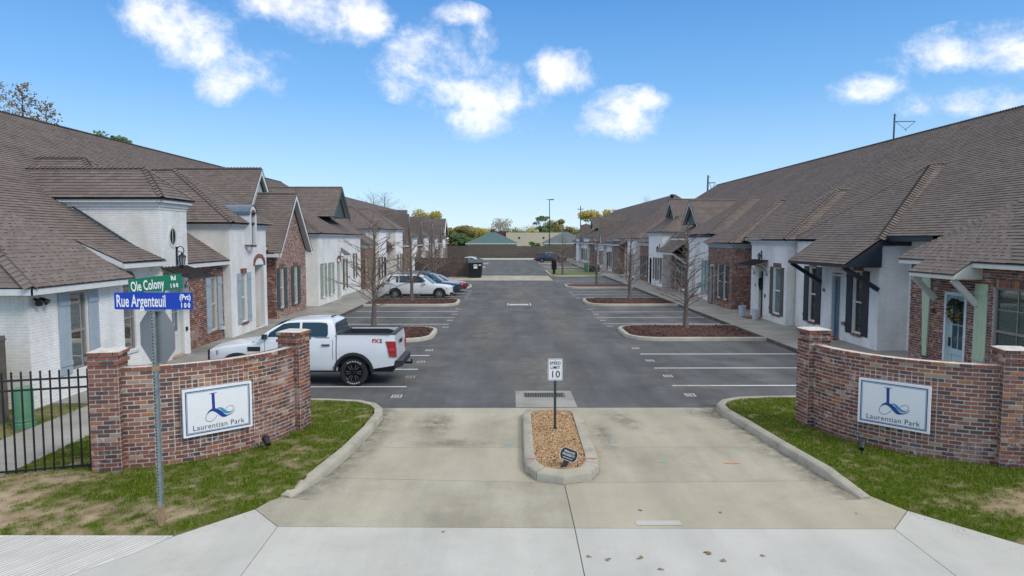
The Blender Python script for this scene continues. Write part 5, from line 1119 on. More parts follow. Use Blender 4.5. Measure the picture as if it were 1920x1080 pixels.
    p = bez([F_(.62,.665), F_(.67,.655), F_(.715,.62), F_(.735,.555)], 10); ribbon(sg, p, [.014*(1-i/len(p))+.004 for i in range(len(p))], M, 'logo_navy', .005)
    p = bez([F_(.355,.545), F_(.29,.60), F_(.30,.74), F_(.375,.735), F_(.43,.73), F_(.46,.66), F_(.485,.615)], 12); ribbon(sg, p, [.007]*len(p), M, 'logo_navy', .005)
    p = bez([F_(.475,.485), F_(.53,.455), F_(.55,.52), F_(.585,.565), F_(.62,.61), F_(.66,.615), F_(.695,.585)]); ribbon(sg, p, [.006+.046*math.sin(i/(len(p)-1)*math.pi) for i in range(len(p))], M, 'logo_teal', .006)
    p = bez([F_(.60,.53), F_(.63,.455), F_(.70,.44), F_(.715,.50), F_(.72,.55), F_(.70,.58), F_(.67,.60)], 12); ribbon(sg, p, [.006]*len(p), M, 'logo_navy', .006)
    text_on(sg, 'Laurentian Park', .135, M @ Matrix.Translation((0,-.285,.004)), 'letter_slate', .98, 1.08)
    return root
entrance_wall('curved red brick entrance wall with two pillars on the left of the driveway', (-6.66,11.62), (-5.12,12.48), (-4.40,13.95), (-5.33,12.33), 'white sign with blue letter L emblem on the left brick wall')
entrance_wall('curved red brick entrance wall with two pillars on the right of the driveway', (6.45,14.2), (7.02,12.75), (8.62,11.72), (7.25,12.55), 'white sign with blue letter L emblem on the right brick wall')
# small ground spotlights aimed at the signs
def spotlight(x, y, z, rz, label):
    o = thing('spotlight', label, 'spotlight', (x, y, z), 'ground spotlights by the entrance walls')
    MB().tube((x,y,z-.05), (x,y,z+.12), .012, .012, 6).build('stake', 'black_iron', o)
    d = Vector((math.sin(rz), math.cos(rz), .6)).normalized(); c = Vector((x,y,z+.17)); MB().tube(c-d*.09, c+d*.05, .045, .065, 12).tube(c+d*.05, c+d*.10, .07, .07, 12).build('head', 'black_iron', o)
spotlight(-4.55, 12.68, .12, -.7, 'small black spotlight in the grass by the left brick wall'); spotlight(6.55, 12.35, .12, .5, 'small black spotlight in the grass by the right brick wall')
# ------------------------------------------------------------------ iron fence, wooden fence end, green pedestal
fn = thing('iron_fence', 'black iron picket fence running left from the brick pillar', 'fence', (-8.6,11.4,.05))
A, D_ = Vector((-7.22,11.74,0)), Vector((-.955,-.296,0)); LF = 6.2
for zz, r in ((1.72,.016),(1.55,.016),(.17,.016)): 
    q = A+Vector((0,0,zz)); MB().hexa([q+Vector((0,-r,-r)), q+D_*LF+Vector((0,-r,-r)), q+D_*LF+Vector((0,r,-r)), q+Vector((0,r,-r)), q+Vector((0,-r,r)), q+D_*LF+Vector((0,-r,r)), q+D_*LF+Vector((0,r,r)), q+Vector((0,r,r))]).build('rail', 'black_iron', fn)
for k in range(44):
    q = A+D_*(.06+k*.14); w = .028 if k % 16 == 15 else .011
    MB().box(q.x-w,q.x+w,q.y-w,q.y+w,.06,1.82).lathe([(.001,1.875),(.016,1.86),(.018,1.84),(.012,1.82)], (q.x,q.y,0), 8).build('picket', 'black_iron', fn)
wf = thing('wooden_fence', 'weathered grey wooden fence end beside the white end wall', 'fence', (-11.6,14.8,.1))
MB().box(-11.12,-10.98,14.72,14.86,.05,2.0).build('post', 'wood_fence', wf)
for k in range(14): x = -11.14-k*.145; MB().box(x-.135,x,14.76,14.785,.08,1.88+random.uniform(-.02,.02)).build('plank', 'wood_fence', wf)
MB().box(-13.2,-11.13,14.79,14.83,1.5,1.58).build('rail', 'wood_fence', wf); MB().box(-13.2,-10.96,14.70,14.88,1.9,1.93).build('cap', 'wood_fence', wf)
gp = thing('utility_pedestal', 'round green utility pedestal in the grass behind the iron fence', 'pedestal', (-10.25,14.3,.1))
MB().lathe([(.001,.98),(.12,.975),(.17,.955),(.185,.92),(.185,.30),(.20,.29),(.20,.27),(.19,.26),(.19,.08)], (-10.25,14.3,0), 24).build('cover', 'utility_green', gp, sm=40); MB().lathe([(.205,.24),(.215,.23),(.215,.08)], (-10.25,14.3,0), 24).build('base_ring', 'utility_green', gp, sm=40)
# ------------------------------------------------------------------ street name signs and stop sign on one post
sx, sy = -4.92, 9.47
st = thing('street_sign', 'galvanised post with green and blue street name signs and the back of a stop sign', 'sign', (sx, sy, .05))
MB().box(sx-.03,sx+.03,sy-.03,sy+.03,.34,3.12).build('post', 'galvanised', st); MB().box(sx-.034,sx+.034,sy-.034,sy+.034,.0,.339).build('post_foot', 'rust_tan', st)
MB().box(sx-.036,sx+.036,sy-.036,sy+.036,2.26,2.34).build('post_sleeve', 'rust_tan', st)
h_ = MB()
for k in range(60): h_.lathe([(.001,-.0335),(.010,-.0335)], (sx-.013,sy,.42+k*.0455), 8, 'Y')
for q in range(0): pass
h_.build('post_holes', 'hole', st)
def blade(w, h, M, mat, lines, name):
    r = .02; P = []
    for cx, cy, a0 in ((w/2-r, h/2-r, 0), (-w/2+r, h/2-r, 90), (-w/2+r, -h/2+r, 180), (w/2-r, -h/2+r, 270)):
        for k in range(4): a = R(a0+k*30); P.append(M @ Vector((cx+r*math.cos(a), cy+r*math.sin(a), 0)))
    b_ = MB().prism(P, (M.to_3x3() @ Vector((0,0,-.004)))).build(name, mat, st)
    for txt, size, x, y, sxx, sp in lines: text_on(b_, txt, size, M @ Matrix.Translation((x, y, .003)), 'letter_white', sxx, sp, 'LEFT', bold=.004)
Mb = frame_matrix((sx+.03, sy-.05, 3.245), (1, .02, -.004), (.004, 0, 1)); blade(1.07, .235, Mb, 'sign_blue', [('Rue Argenteuil', .235, -.51, -.008, .475, 1.0), ('(Pvt)', .105, .355, .05, .72, 1.05), ('1 0 0', .09, .365, -.062, .72, 1.0)], 'name_blade')
Mg = frame_matrix((sx+.05, sy-.02, 3.478), (.985, .06, .115), (-.115, 0, .99)); blade(.72, .21, Mg, 'sign_green', [('Ole Colony', .19, -.335, -.008, .48, 1.03), ('Rd', .085, .215, .052, .72, 1.0), ('1 0 0', .075, .19, -.052, .72, 1.0)], 'name_blade')
for zz, hw in ((3.12,.13),(3.366,.13)): MB().box(sx-hw+.03,sx+hw+.03,sy-.045,sy+.01,zz-.018,zz+.012).build('clamp', 'galvanised', st)
# octagon: seen from behind, it faces the exit lane
yaw = R(29); xd = Vector((math.cos(yaw), -math.sin(yaw), 0)); zc = 2.75; rr_ = .381/math.cos(R(22.5)); nb = Vector((-math.sin(yaw), -math.cos(yaw), 0))
oc = Vector((sx, sy, zc)) - nb*.036; P = [oc + xd*rr_*math.cos(R(22.5+45*k)) + Vector((0,0,rr_*math.sin(R(22.5+45*k)))) for k in range(8)]
MB().prism(P, -nb*.004).build('stop_plate', 'sign_back', st)
MB().prism([p - nb*.006 for p in P], -nb*.002).build('stop_face', 'badge_red', st)
text_on(st, 'STOP', .27, frame_matrix(oc - nb*.010, -xd, (0,0,1)), 'letter_white', .8)
for zz in (-.25, .25): MB().tube(oc+Vector((0,0,zz))-nb*.001, oc+Vector((0,0,zz))+nb*.006, .014, .014, 8).build('bolt', 'galvanised', st)
# ------------------------------------------------------------------ speed limit sign on the island
sl = thing('speed_limit_sign', 'white speed limit 10 sign on a dark perforated post in the gravel island', 'sign', (.98,13.96,.12))
MB().box(.955,1.005,13.94,13.98,.05,1.22).build('post', 'post_green', sl)
b = MB()
for k in range(24): b.lathe([(.001,-.0215),(.009,-.0215)], (.98,13.96,.17+k*.043), 6, 'Y')
b.build('post_holes', 'galvanised', sl)
Ms = frame_matrix((.98,13.93,1.41), (1,0,0), (0,0,1))
def rrect(w, h, r, z): return [Vector((cx+r*math.cos(R(a0+k*22.5)), cy+r*math.sin(R(a0+k*22.5)), z)) for cx, cy, a0 in ((w/2-r,h/2-r,0),(-w/2+r,h/2-r,90),(-w/2+r,-h/2+r,180),(w/2-r,-h/2+r,270)) for k in range(5)]
pl = MB().prism([Ms @ p for p in rrect(.305,.457,.03,0)], (0,.004,0)).build('plate', 'sign_white', sl)
o_, i_ = [Ms @ p for p in rrect(.285,.437,.026,.002)], [Ms @ p for p in rrect(.272,.424,.021,.002)]; n = len(o_)
MB().add(o_+i_, [(k, (k+1) % n, n+(k+1) % n, n+k) for k in range(n)]).build('border', 'letter_black', pl)
for txt, s_, y in (('SPEED',.092,.132),('LIMIT',.092,.04),('10',.20,-.105)): text_on(pl, txt, s_, Ms @ Matrix.Translation((0,y,.003)), 'letter_black', .88 if s_ < .1 else 1.0, 1.06, bold=.0015)
for y in (-.19,.19): MB().lathe([(.001,-.006),(.009,-.004),(.009,0)], (.98,13.93,1.41+y), 8, 'Y').build('bolt', 'galvanised', pl)
# small private property stake sign
pp = thing('stake_sign', 'small black private property stake sign leaning at the island tip', 'sign', (1.0,11.55,.12))
Mp = frame_matrix((1.06,11.62,.36), (.93,.0,-.36), (.36,.25,.9)); w, h = .20, .135
oct_ = [(-.20,.045),(-.15,.105),(.15,.105),(.20,.045),(.20,-.045),(.15,-.105),(-.15,-.105),(-.20,-.045)]
MB().prism([Mp @ Vector((x*.78,y,0)) for x, y in oct_], (0,.006,0)).build('plate', 'letter_black', pp)
o_ = [Mp @ Vector((x*.78,y,.002)) for x, y in oct_]; i_ = [Mp @ Vector((x*.755,y*.955,.002)) for x, y in oct_]; MB().add(o_+i_, [(k,(k+1) % 8,8+(k+1) % 8,8+k) for k in range(8)]).build('border', 'letter_white', pp)
MB().prism([Mp @ Vector(p) for p in ((-.055,-.10,.0),(.055,-.10,.0),(.02,-.30,.0),(-.05,-.30,.0))], (0,.006,0)).build('stake', 'letter_black', pp)
for txt, s_, y in (('PRIVATE',.055,.04),('PROPERTY',.05,-.012)): text_on(pp, txt, s_, Mp @ Matrix.Translation((0,y,.004)), 'letter_white', .95, bold=0)
MB().add([Mp @ Vector(p) for p in ((-.085,-.066,.004),(.085,-.066,.004),(.085,-.056,.004),(-.085,-.056,.004))], [(0,1,2,3)]).build('print_line', 'paint_worn', pp)
# ------------------------------------------------------------------ vehicles
def extrude_body(name, prof, Wd, cuts_z, cuts_x, fz, fx, mat, parent, bev=.03, crown=None, ys=None):
    bm = bmesh.new(); y0, y1 = ys or (-Wd, Wd)
    f = bm.faces.new([bm.verts.new((x, y0, z)) for x, z in prof]); r = bmesh.ops.extrude_face_region(bm, geom=[f])
    bmesh.ops.translate(bm, verts=[e for e in r['geom'] if isinstance(e, bmesh.types.BMVert)], vec=(0, y1-y0, 0)); bmesh.ops.recalc_face_normals(bm, faces=bm.faces)
    if bev:
        ed = [e for e in bm.edges if abs(e.verts[0].co.y-e.verts[1].co.y) < 1e-6 and ((e.verts[0].co.y == y0 and not ys) or e.verts[0].co.y == y1 or not ys or abs(e.verts[0].co.y) == Wd)]
        if ys: ed = [e for e in ed if abs(abs(e.verts[0].co.y)-Wd) < 1e-6]
        bmesh.ops.bevel(bm, geom=ed, offset=bev, segments=2, affect='EDGES', profile=.6)
    for z in cuts_z: bmesh.ops.bisect_plane(bm, geom=bm.verts[:]+bm.edges[:]+bm.faces[:], plane_co=(0,0,z), plane_no=(0,0,1))
    for x in cuts_x: bmesh.ops.bisect_plane(bm, geom=bm.verts[:]+bm.edges[:]+bm.faces[:], plane_co=(x,0,0), plane_no=(1,0,0))
    if not ys:
        for y in (-.75*Wd, -.4*Wd, 0, .4*Wd, .75*Wd): bmesh.ops.bisect_plane(bm, geom=bm.verts[:]+bm.edges[:]+bm.faces[:], plane_co=(0,y,0), plane_no=(0,1,0))
    for v in bm.verts:
        x, y, z = v.co; k = abs(y)/Wd
        v.co.y = y*fz(z)*fx(x)
        if crown: v.co.z += crown(x, k, z); v.co.x += (k**3)*(.12 if x < .5 else 0)*(1-x/.5 if x < .5 else 0)
    bmesh.ops.triangulate(bm, faces=[f for f in bm.faces if len(f.verts) > 4])
    me = bpy.data.meshes.new(name); bm.to_mesh(me); bm.free(); smooth(me, 30); return link(name, me, mat, parent)
def interp(T): 
    return lambda t: T[0][1] if t <= T[0][0] else (T[-1][1] if t >= T[-1][0] else next(a[1]+(b[1]-a[1])*(t-a[0])/(b[0]-a[0]) for a, b in zip(T, T[1:]) if a[0] <= t <= b[0]))
def arch(cx, cz, r, n=10, a0=180, a1=0): return [(cx+r*math.cos(R(a0+(a1-a0)*k/n)), cz+r*math.sin(R(a0+(a1-a0)*k/n))) for k in range(n+1)]
def side_poly(name, pts, Wf, off, mat, parent, both=True):
    for s_ in ((-1, 1) if both else (-1,)):
        MB().poly([(x, s_*(Wf(x, z)+off), z) for x, z in pts]).build(name, mat, parent)
def wheel(parent, x, y, r, w, rim, spokes, side):
    n = 28; t = MB().lathe([(r*.62,-w*.46),(r*.80,-w*.5),(r*.95,-w*.46),(r,-w*.36),(r,w*.36),(r*.95,w*.46),(r*.80,w*.5),(r*.62,w*.46)], (x,y,r), n, 'Y').build('wheel', 'rubber', parent, sm=30)
    o = side*w*.5; b_ = MB().lathe([(.001,-side*.05),(r*.60,-side*.05),(r*.62,side*.0),(r*.66,side*.012),(r*.66,-side*.1)], (x,y+o*.9,r), n, 'Y'); b_.build('rim', 'rim_dark', t, sm=30)
    q = MB()
    for k in range(spokes):
        for da in ((-.13,.13) if spokes < 8 else (0,)):
            a = 2*math.pi*k/spokes+da; ca, sa = math.cos(a), math.sin(a); wd = r*.05 if spokes < 8 else r*.055
            p0 = Vector((x+ca*r*.12, y+o*.9-side*.005, r+sa*r*.12)); p1 = Vector((x+ca*r*.62, y+o*.9-side*.012, r+sa*r*.62)); nx = Vector((-sa,0,ca))*wd; dp = Vector((0,side*.022,0))
            q.hexa([p0-nx, p1-nx, p1+nx, p0+nx, p0-nx+dp, p1-nx*1.2+dp, p1+nx*1.2+dp, p0+nx+dp])
    q.lathe([(.001,side*.03),(r*.13,side*.025),(r*.17,side*.0)], (x,y+o*.9,r), 16, 'Y'); q.build('spokes', rim, t)
    if r > .385:
        q = MB(); 
        for a0, a1 in ((50,130),(235,305)):
            for k in range(18):
                if k % 3 == 2: continue
                a, c = R(a0+(a1-a0)*k/18), R(a0+(a1-a0)*(k+.8)/18); yy = y+side*w*.502
                q.poly([(x+math.cos(a)*r*.76,yy,r+math.sin(a)*r*.76),(x+math.cos(c)*r*.76,yy,r+math.sin(c)*r*.76),(x+math.cos(c)*r*.84,yy,r+math.sin(c)*r*.84),(x+math.cos(a)*r*.84,yy,r+math.sin(a)*r*.84)])
        q.build('tyre_lettering', 'tyre_letter', t)
def pickup(label, paint, loc, rz, detail=True, group='vehicles parked along the drive'):
    t = thing('pickup_truck', label, 'truck', (0,0,0), group); Wd = .93
    fz = interp([(.3,.93),(.55,.985),(.85,1.0),(1.02,1.0),(1.30,.955),(1.46,.93)]); fx = interp([(0,.80),(.10,.90),(.35,.975),(.9,1.0),(4.6,1.0),(5.36,.965)])
    Wf = lambda x, z: Wd*fz(z)*fx(x)
    front = [(.03,.46),(0,.62),(0,.86),(.03,1.0),(.14,1.08),(.55,1.16),(1.1,1.225),(1.36,1.26),(1.7,1.30),(2.6,1.335),(3.68,1.36),(3.68,.44),(1.55,.44)] + arch(.97,.40,.49,10,5,175)
    extrude_body('body', front, Wd, (.62,.85,1.02,1.15,1.24), (.2,.5,.9,1.5,2.4,3.2), fz, fx, paint, t, .035, crown=lambda x, k, z: -.05*k*k*(1 if z > 1.0 and x < 1.4 else 0))
    side = [(3.71,1.0),(3.71,1.45),(5.30,1.45),(5.34,1.2),(5.33,.75),(5.28,.58),(4.75,.50)] + arch(4.17,.40,.49,10,5,175) + [(3.71,.44)]
    for s_ in (-1, 1): extrude_body('bed_side', side, Wd, (.62,.85,1.02,1.2,1.35), (4.0,4.4,4.8), fz, fx, paint, t, .03, ys=(s_*Wd, s_*(Wd-.09)) if s_ < 0 else (Wd-.09, Wd))
    MB().box(3.71,5.28,-.82,.82,.62,.90).box(3.70,3.76,-.83,.83,.9,1.44).build('bed_liner', 'car_plastic', t); MB().box(3.72,5.2,-.80,-.78,.9,1.4).box(3.72,5.2,.78,.80,.9,1.4).build('bed_liner', 'car_plastic', t)
    b_ = MB(); b_.hexa([(5.27,-.84,.72),(5.35,-.84,.72),(5.35,.84,.72),(5.27,.84,.72),(5.22,-.83,1.44),(5.31,-.83,1.44),(5.31,.83,1.44),(5.22,.83,1.44)]); tg = b_.build('tailgate', paint, t); MB().box(5.352,5.365,-.2,.2,1.12,1.22).build('handle', 'car_plastic', tg); MB().box(5.2,5.33,-.85,.85,1.441,1.47).build('tailgate_cap', 'car_plastic', tg)
    MB().box(3.70,5.2,-.885,-.80,1.452,1.475).build('bed_rail', 'car_plastic', t); MB().box(3.70,5.2,.80,.885,1.452,1.475).build('bed_rail', 'car_plastic', t)
    cabf = interp([(1.2,.965),(1.36,.94),(1.80,.775),(1.9,.74)]); cx = interp([(1.3,.96),(2.0,1.0),(3.7,1.0)])
    cab = [(1.33,1.24),(1.75,1.53),(2.10,1.745),(2.28,1.81),(2.55,1.845),(3.0,1.855),(3.40,1.84),(3.54,1.80),(3.60,1.72),(3.67,1.36),(3.67,1.24)]
    extrude_body('cab', cab, Wd, (1.36,1.5,1.65), (1.8,2.4,3.0), cabf, cx, paint, t, .05, crown=lambda x, k, z: -.03*k*k*(1 if z > 1.7 else 0)); Wc = lambda x, z: Wd*cabf(z)*cx(x)
    side_poly('side_window', [(1.78,1.385),(1.84,1.50),(2.20,1.735),(2.36,1.765),(2.66,1.775),(2.66,1.385)], Wc, .006, 'car_glass', t); side_poly('side_window', [(2.73,1.385),(2.73,1.775),(3.2,1.775),(3.40,1.755),(3.44,1.70),(3.46,1.45),(3.43,1.385)], Wc, .006, 'car_glass', t)
    MB().add([(1.40,-.78,1.30),(1.40,.78,1.30),(2.13,.64,1.765),(2.13,-.64,1.765)], [(0,1,2,3)]).build('windscreen', 'car_glass', t).location = (-.012,0,.014)
    MB().add([(3.665,-.72,1.42),(3.665,.72,1.42),(3.605,.62,1.75),(3.605,-.62,1.75)], [(0,1,2,3)]).build('rear_window', 'car_glass', t).location = (.02,0,0)
    MB().tube((3.35,0,1.85),(3.50,0,1.90),.03,.008,6).build('antenna', 'car_plastic', t)
    for x in (1.72, 2.695, 3.60):
        b_ = MB()
        for s_ in (-1, 1):
            for za, zb in ((.5,.85),(.85,1.02),(1.02,1.30)): b_.add([(x-.006,s_*(Wf(x,za)+.002),za),(x+.006,s_*(Wf(x,za)+.002),za),(x+.006,s_*(Wf(x,zb)+.002),zb),(x-.006,s_*(Wf(x,zb)+.002),zb)], [(0,1,2,3)])
        b_.build('door_seam', 'car_plastic', t)
    for s_ in (-1, 1):
        for x in (2.50, 3.42): MB().box(x-.12,x+.10,s_*(Wf(x,1.17)+.03)-.015,s_*(Wf(x,1.17)+.03)+.015,1.15,1.185).build('door_handle', 'car_plastic', t)
        MB().hexa([(1.66,s_*.88,1.33),(1.78,s_*.88,1.33),(1.76,s_*1.06,1.34),(1.68,s_*1.06,1.34),(1.67,s_*.88,1.46),(1.78,s_*.88,1.46),(1.76,s_*1.06,1.47),(1.69,s_*1.06,1.47)]).build('mirror', 'car_plastic', t)
        MB().box(1.25,1.60,s_*(Wf(1.4,1.03)+.004)-.01,s_*(Wf(1.4,1.03)+.004)+.01,1.0,1.12).build('fender_vent', 'car_plastic', t)
        q = MB().hexa([(5.10,s_*.80,.82),(5.36,s_*.80,.84),(5.37,s_*(Wf(5.3,1)+.025),.82),(5.17,s_*(Wf(5.1,1)+.022),.84),(5.05,s_*.80,1.26),(5.33,s_*.80,1.26),(5.345,s_*(Wf(5.3,1.26)+.03),1.26),(5.07,s_*(Wf(5.05,1.26)+.03),1.26)]); tl = q.build('tail_light', 'tail_red', t); MB().hexa([(5.15,s_*.82,.99),(5.362,s_*.82,.99),(5.362,s_*(Wf(5.3,1.0)+.034),.99),(5.15,s_*(Wf(5.1,1.0)+.034),.99),(5.13,s_*.82,1.08),(5.357,s_*.82,1.08),(5.357,s_*(Wf(5.3,1.08)+.034),1.08),(5.13,s_*(Wf(5.1,1.08)+.034),1.08)]).build('reverse_lamp', 'badge_red', tl)
        MB().hexa([(.02,s_*.52,.86),(.20,s_*.80,.88),(.22,s_*.80,1.0),(.06,s_*.52,1.0),(.03,s_*.53,.87),(.42,s_*(Wf(.4,.95)+.01),.90),(.42,s_*(Wf(.4,.95)+.01),1.02),(.08,s_*.53,1.01)]).build('headlight', 'lamp_clear', t)
        for cx_ in (.97, 4.17):
            pa = arch(cx_,.40,.485,14,0,180); pb = arch(cx_,.40,.56,14,0,180); W0 = [Wf(x,z)+.03 for x, z in pb]; b_ = MB(); n = len(pa)
            b_.add([(x,s_*(Wf(x,z)+.035),z) for x,z in pa]+[(x,s_*w_,z) for (x,z),w_ in zip(pb,W0)]+[(x,s_*(Wf(x,z)-.12),z) for x,z in pa]+[(x,s_*(w_-.05),z) for (x,z),w_ in zip(pb,W0)], [(k,k+1,n+k+1,n+k) for k in range(n-1)]+[(k,k+1,2*n+k+1,2*n+k) for k in range(n-1)]+[(n+k,n+k+1,3*n+k+1,3*n+k) for k in range(n-1)]); b_.build('arch_flare', 'car_plastic', t, sm=40)
            wheel(t, cx_, s_*.79, .39, .25, 'rim_bright' if not detail else 'rim_dark', 6, s_)
            if detail:
                q = MB()
                for k in range(6):
                    for da in (-.2,.2): a = 2*math.pi*k/6+da; q.add([Vector((cx_+math.cos(a+e)*.39*rr, s_*(.79+.128), .39+math.sin(a+e)*.39*rr)) for rr, e in ((.25,-.05),(.56,-.035),(.56,.03),(.25,.04))], [(0,1,2,3)])
                q.build('rim_highlight', 'rim_bright', t)
    MB().box(.5,5.2,-.55,.55,.34,.62).box(.6,1.4,-.75,.75,.6,1.0).box(3.75,4.7,-.76,.76,.6,.95).build('chassis', 'recess_dark', t)
    MB().hexa([(5.30,-.86,.50),(5.50,-.80,.54),(5.50,.80,.54),(5.30,.86,.50),(5.30,-.88,.72),(5.52,-.80,.70),(5.52,.80,.70),(5.30,.88,.72)]).build('rear_bumper', 'car_plastic', t); MB().box(5.45,5.68,-.03,.03,.48,.54).lathe([(.001,.62),(.025,.61),(.03,.585),(.02,.56),(.02,.54)], (5.66,0,0), 10).build('tow_hitch', 'rim_dark', t)
    MB().box(-.02,.05,-.55,.55,.62,.98).build('grille', 'car_plastic', t); MB().hexa([(-.05,-.78,.44),(.15,-.86,.44),(.15,.86,.44),(-.05,.78,.44),(-.05,-.78,.60),(.12,-.86,.62),(.12,.86,.62),(-.05,.78,.60)]).build('front_bumper', 'car_plastic', t)
    if detail:
        for s_ in (-1, 1):
            side_poly('fuel_door', [(3.86,.98),(3.86,1.14),(4.04,1.14),(4.04,.98)], Wf, .003, paint, t, both=False) if s_ < 0 else None
            xd = Vector((1,0,0)) if s_ < 0 else Vector((-1,0,0))
            text_on(t, 'FX', .14, frame_matrix((4.78, s_*(Wf(4.8,1.25)+.008), 1.27), xd, (0, -s_*.12, 1)), 'badge_red', 1.1, bold=.006, name='badge'); text_on(t, '2', .14, frame_matrix((4.78+(.15 if s_ < 0 else -.15), s_*(Wf(4.8,1.25)+.008), 1.27), xd, (0, -s_*.12, 1)), 'badge_green', 1.1, bold=.006, name='badge')
        side_poly('window_trim', [(1.70,1.35),(1.70,1.372),(3.5,1.372),(3.5,1.35)], Wc, .004, 'car_plastic', t)
        MB().box(1.9,3.2,-.55,.55,1.3,1.45).build('seats', 'car_plastic', t)
    t.location = loc; t.rotation_euler = (0,0,rz); return t
def car(label, paint, loc, rz, suv=True, glass='car_glass', detail=True, cat='car'):
    t = thing('parked_car', label, cat, (0,0,0), 'vehicles parked along the drive'); Wd = .95 if suv else .91; hz = 1.0 if suv else .86; Ln = 4.95 if suv else 4.7; rw = .37 if suv else .33; rt = 1.72 if suv else 1.42
    fz = interp([(.25,.93),(.5,.985),(.75*hz,1.0),(1.05*hz,.96)]); fx = interp([(0,.78),(.12,.88),(.45,.97),(1.0,1.0),(Ln-.8,1.0),(Ln-.2,.93),(Ln,.84)]); Wf = lambda x, z: Wd*fz(z)*fx(x); a1, a2 = .92, .92+(2.98 if suv else 2.75)
    prof = [(.06,.28),(0,.42),(.0,.68*hz),(.05,.84*hz),(.25,.93*hz),(.8,1.0*hz),(1.35,1.05*hz),(2.4,1.08*hz),(3.6,1.10*hz),(Ln-.35,1.12*hz),(Ln-.08,1.08*hz),(Ln,.82*hz),(Ln-.02,.45),(Ln-.12,.30)] + arch(a2,rw,rw+.07,10,0,180) + arch(a1,rw,rw+.07,10,0,180)
    extrude_body('body', prof, Wd, (.5,.75*hz,.95*hz), (.2,.5,1.0,2.0,3.0,Ln-.5), fz, fx, paint, t, .04, crown=lambda x, k, z: -.05*k*k*(1 if z > .85*hz and x < 1.5 else 0))
    cf = interp([(1.0*hz,.93),(1.12*hz,.91),(rt,.70)]); cx = interp([(1.1,.96),(2,1),(Ln-1,1),(Ln,.9)])
    if suv: cab = [(1.25,1.0*hz),(1.62,1.25),(2.05,1.58),(2.3,1.68),(2.8,1.72),(3.7,1.71),(4.3,1.66),(4.55,1.60),(4.72,1.3),(4.85,1.05)]; win = [[(1.78,1.14),(1.83,1.24),(2.16,1.53),(2.36,1.59),(2.72,1.615),(2.72,1.14)],[(2.78,1.14),(2.78,1.62),(3.62,1.61),(3.62,1.16)],[(3.68,1.16),(3.68,1.605),(4.22,1.57),(4.5,1.30),(4.45,1.2)]]
    else: cab = [(1.35,.86),(1.85,1.15),(2.2,1.34),(2.5,1.41),(3.0,1.42),(3.4,1.38),(3.9,1.2),(4.3,.98),(4.35,.86)]; win = [[(1.95,.98),(2.25,1.26),(2.5,1.33),(2.75,1.34),(2.75,.98)],[(2.8,.98),(2.8,1.34),(3.2,1.32),(3.6,1.18),(3.75,1.0)]]
    extrude_body('cabin', cab, Wd, (1.15*hz,1.3*hz,1.5*hz), (2.0,3.0,4.0), cf, cx, paint, t, .06, crown=lambda x, k, z: -.03*k*k*(1 if z > 1.5*hz else 0)); Wc = lambda x, z: Wd*cf(z)*cx(x)
    for w_ in win: side_poly('side_window', w_, Wc, .006, glass, t)
    wl = [(cab[0][0]+.10, cab[0][1]+.07), (cab[2][0]-.02, cab[2][1]-.01)]; MB().add([(wl[0][0],-.76,wl[0][1]),(wl[0][0],.76,wl[0][1]),(wl[1][0],.62,wl[1][1]),(wl[1][0],-.62,wl[1][1])], [(0,1,2,3)]).build('windscreen', glass, t).location = (-.02,0,.02)
    r0, r1 = (cab[-2], cab[-3]) if suv else (cab[-2], cab[-3]); MB().add([(r0[0],-.66,r0[1]),(r0[0],.66,r0[1]),(r1[0],.58,r1[1]),(r1[0],-.58,r1[1])], [(0,1,2,3)]).build('rear_window', glass, t).location = (.02,0,.015)
    for s_ in (-1, 1):
        for xw in (a1, a2): wheel(t, xw, s_*(Wd-.13), rw, .23, 'rim_bright', 10, s_)
        MB().hexa([(.05,s_*.5,.66*hz),(.30,s_*.84,.68*hz),(.32,s_*.84,.80*hz),(.08,s_*.5,.80*hz),(.06,s_*.51,.67*hz),(.45,s_*(Wf(.45,.74)+.006),.70*hz),(.45,s_*(Wf(.45,.74)+.006),.80*hz),(.09,s_*.51,.81*hz)]).build('headlight', 'lamp_clear' if detail else 'lamp_clear', t)
        MB().hexa([(Ln-.28,s_*.74,.86*hz),(Ln-.02,s_*.6,.86*hz),(Ln-.02,s_*.78,.86*hz),(Ln-.28,s_*(Wf(Ln-.28,.9)+.01),.86*hz),(Ln-.36,s_*.7,1.16*hz),(Ln-.14,s_*.6,1.16*hz),(Ln-.12,s_*.76,1.16*hz),(Ln-.36,s_*(Wf(Ln-.36,1.1)+.012),1.16*hz)]).build('tail_light', 'tail_red', t)
        MB().hexa([(1.78,s_*.92,1.08*hz),(1.98,s_*.92,1.08*hz),(1.96,s_*1.10,1.10*hz),(1.82,s_*1.10,1.10*hz),(1.80,s_*.92,1.22*hz),(1.98,s_*.92,1.22*hz),(1.96,s_*1.10,1.24*hz),(1.84,s_*1.10,1.24*hz)]).build('mirror', paint, t)
        if suv: MB().box(2.2,4.3,s_*.62-.02,s_*.62+.02,1.70,1.755).build('roof_rail', 'chrome', t)
        for x in (1.75, 2.75, 3.66): MB().add([(x-.005,s_*(Wf(x,.45)+.002),.42),(x+.005,s_*(Wf(x,.45)+.002),.42),(x+.005,s_*(Wf(x,1.0*hz)+.002),1.0*hz),(x-.005,s_*(Wf(x,1.0*hz)+.002),1.0*hz)], [(0,1,2,3)]).build('door_seam', 'car_plastic', t)
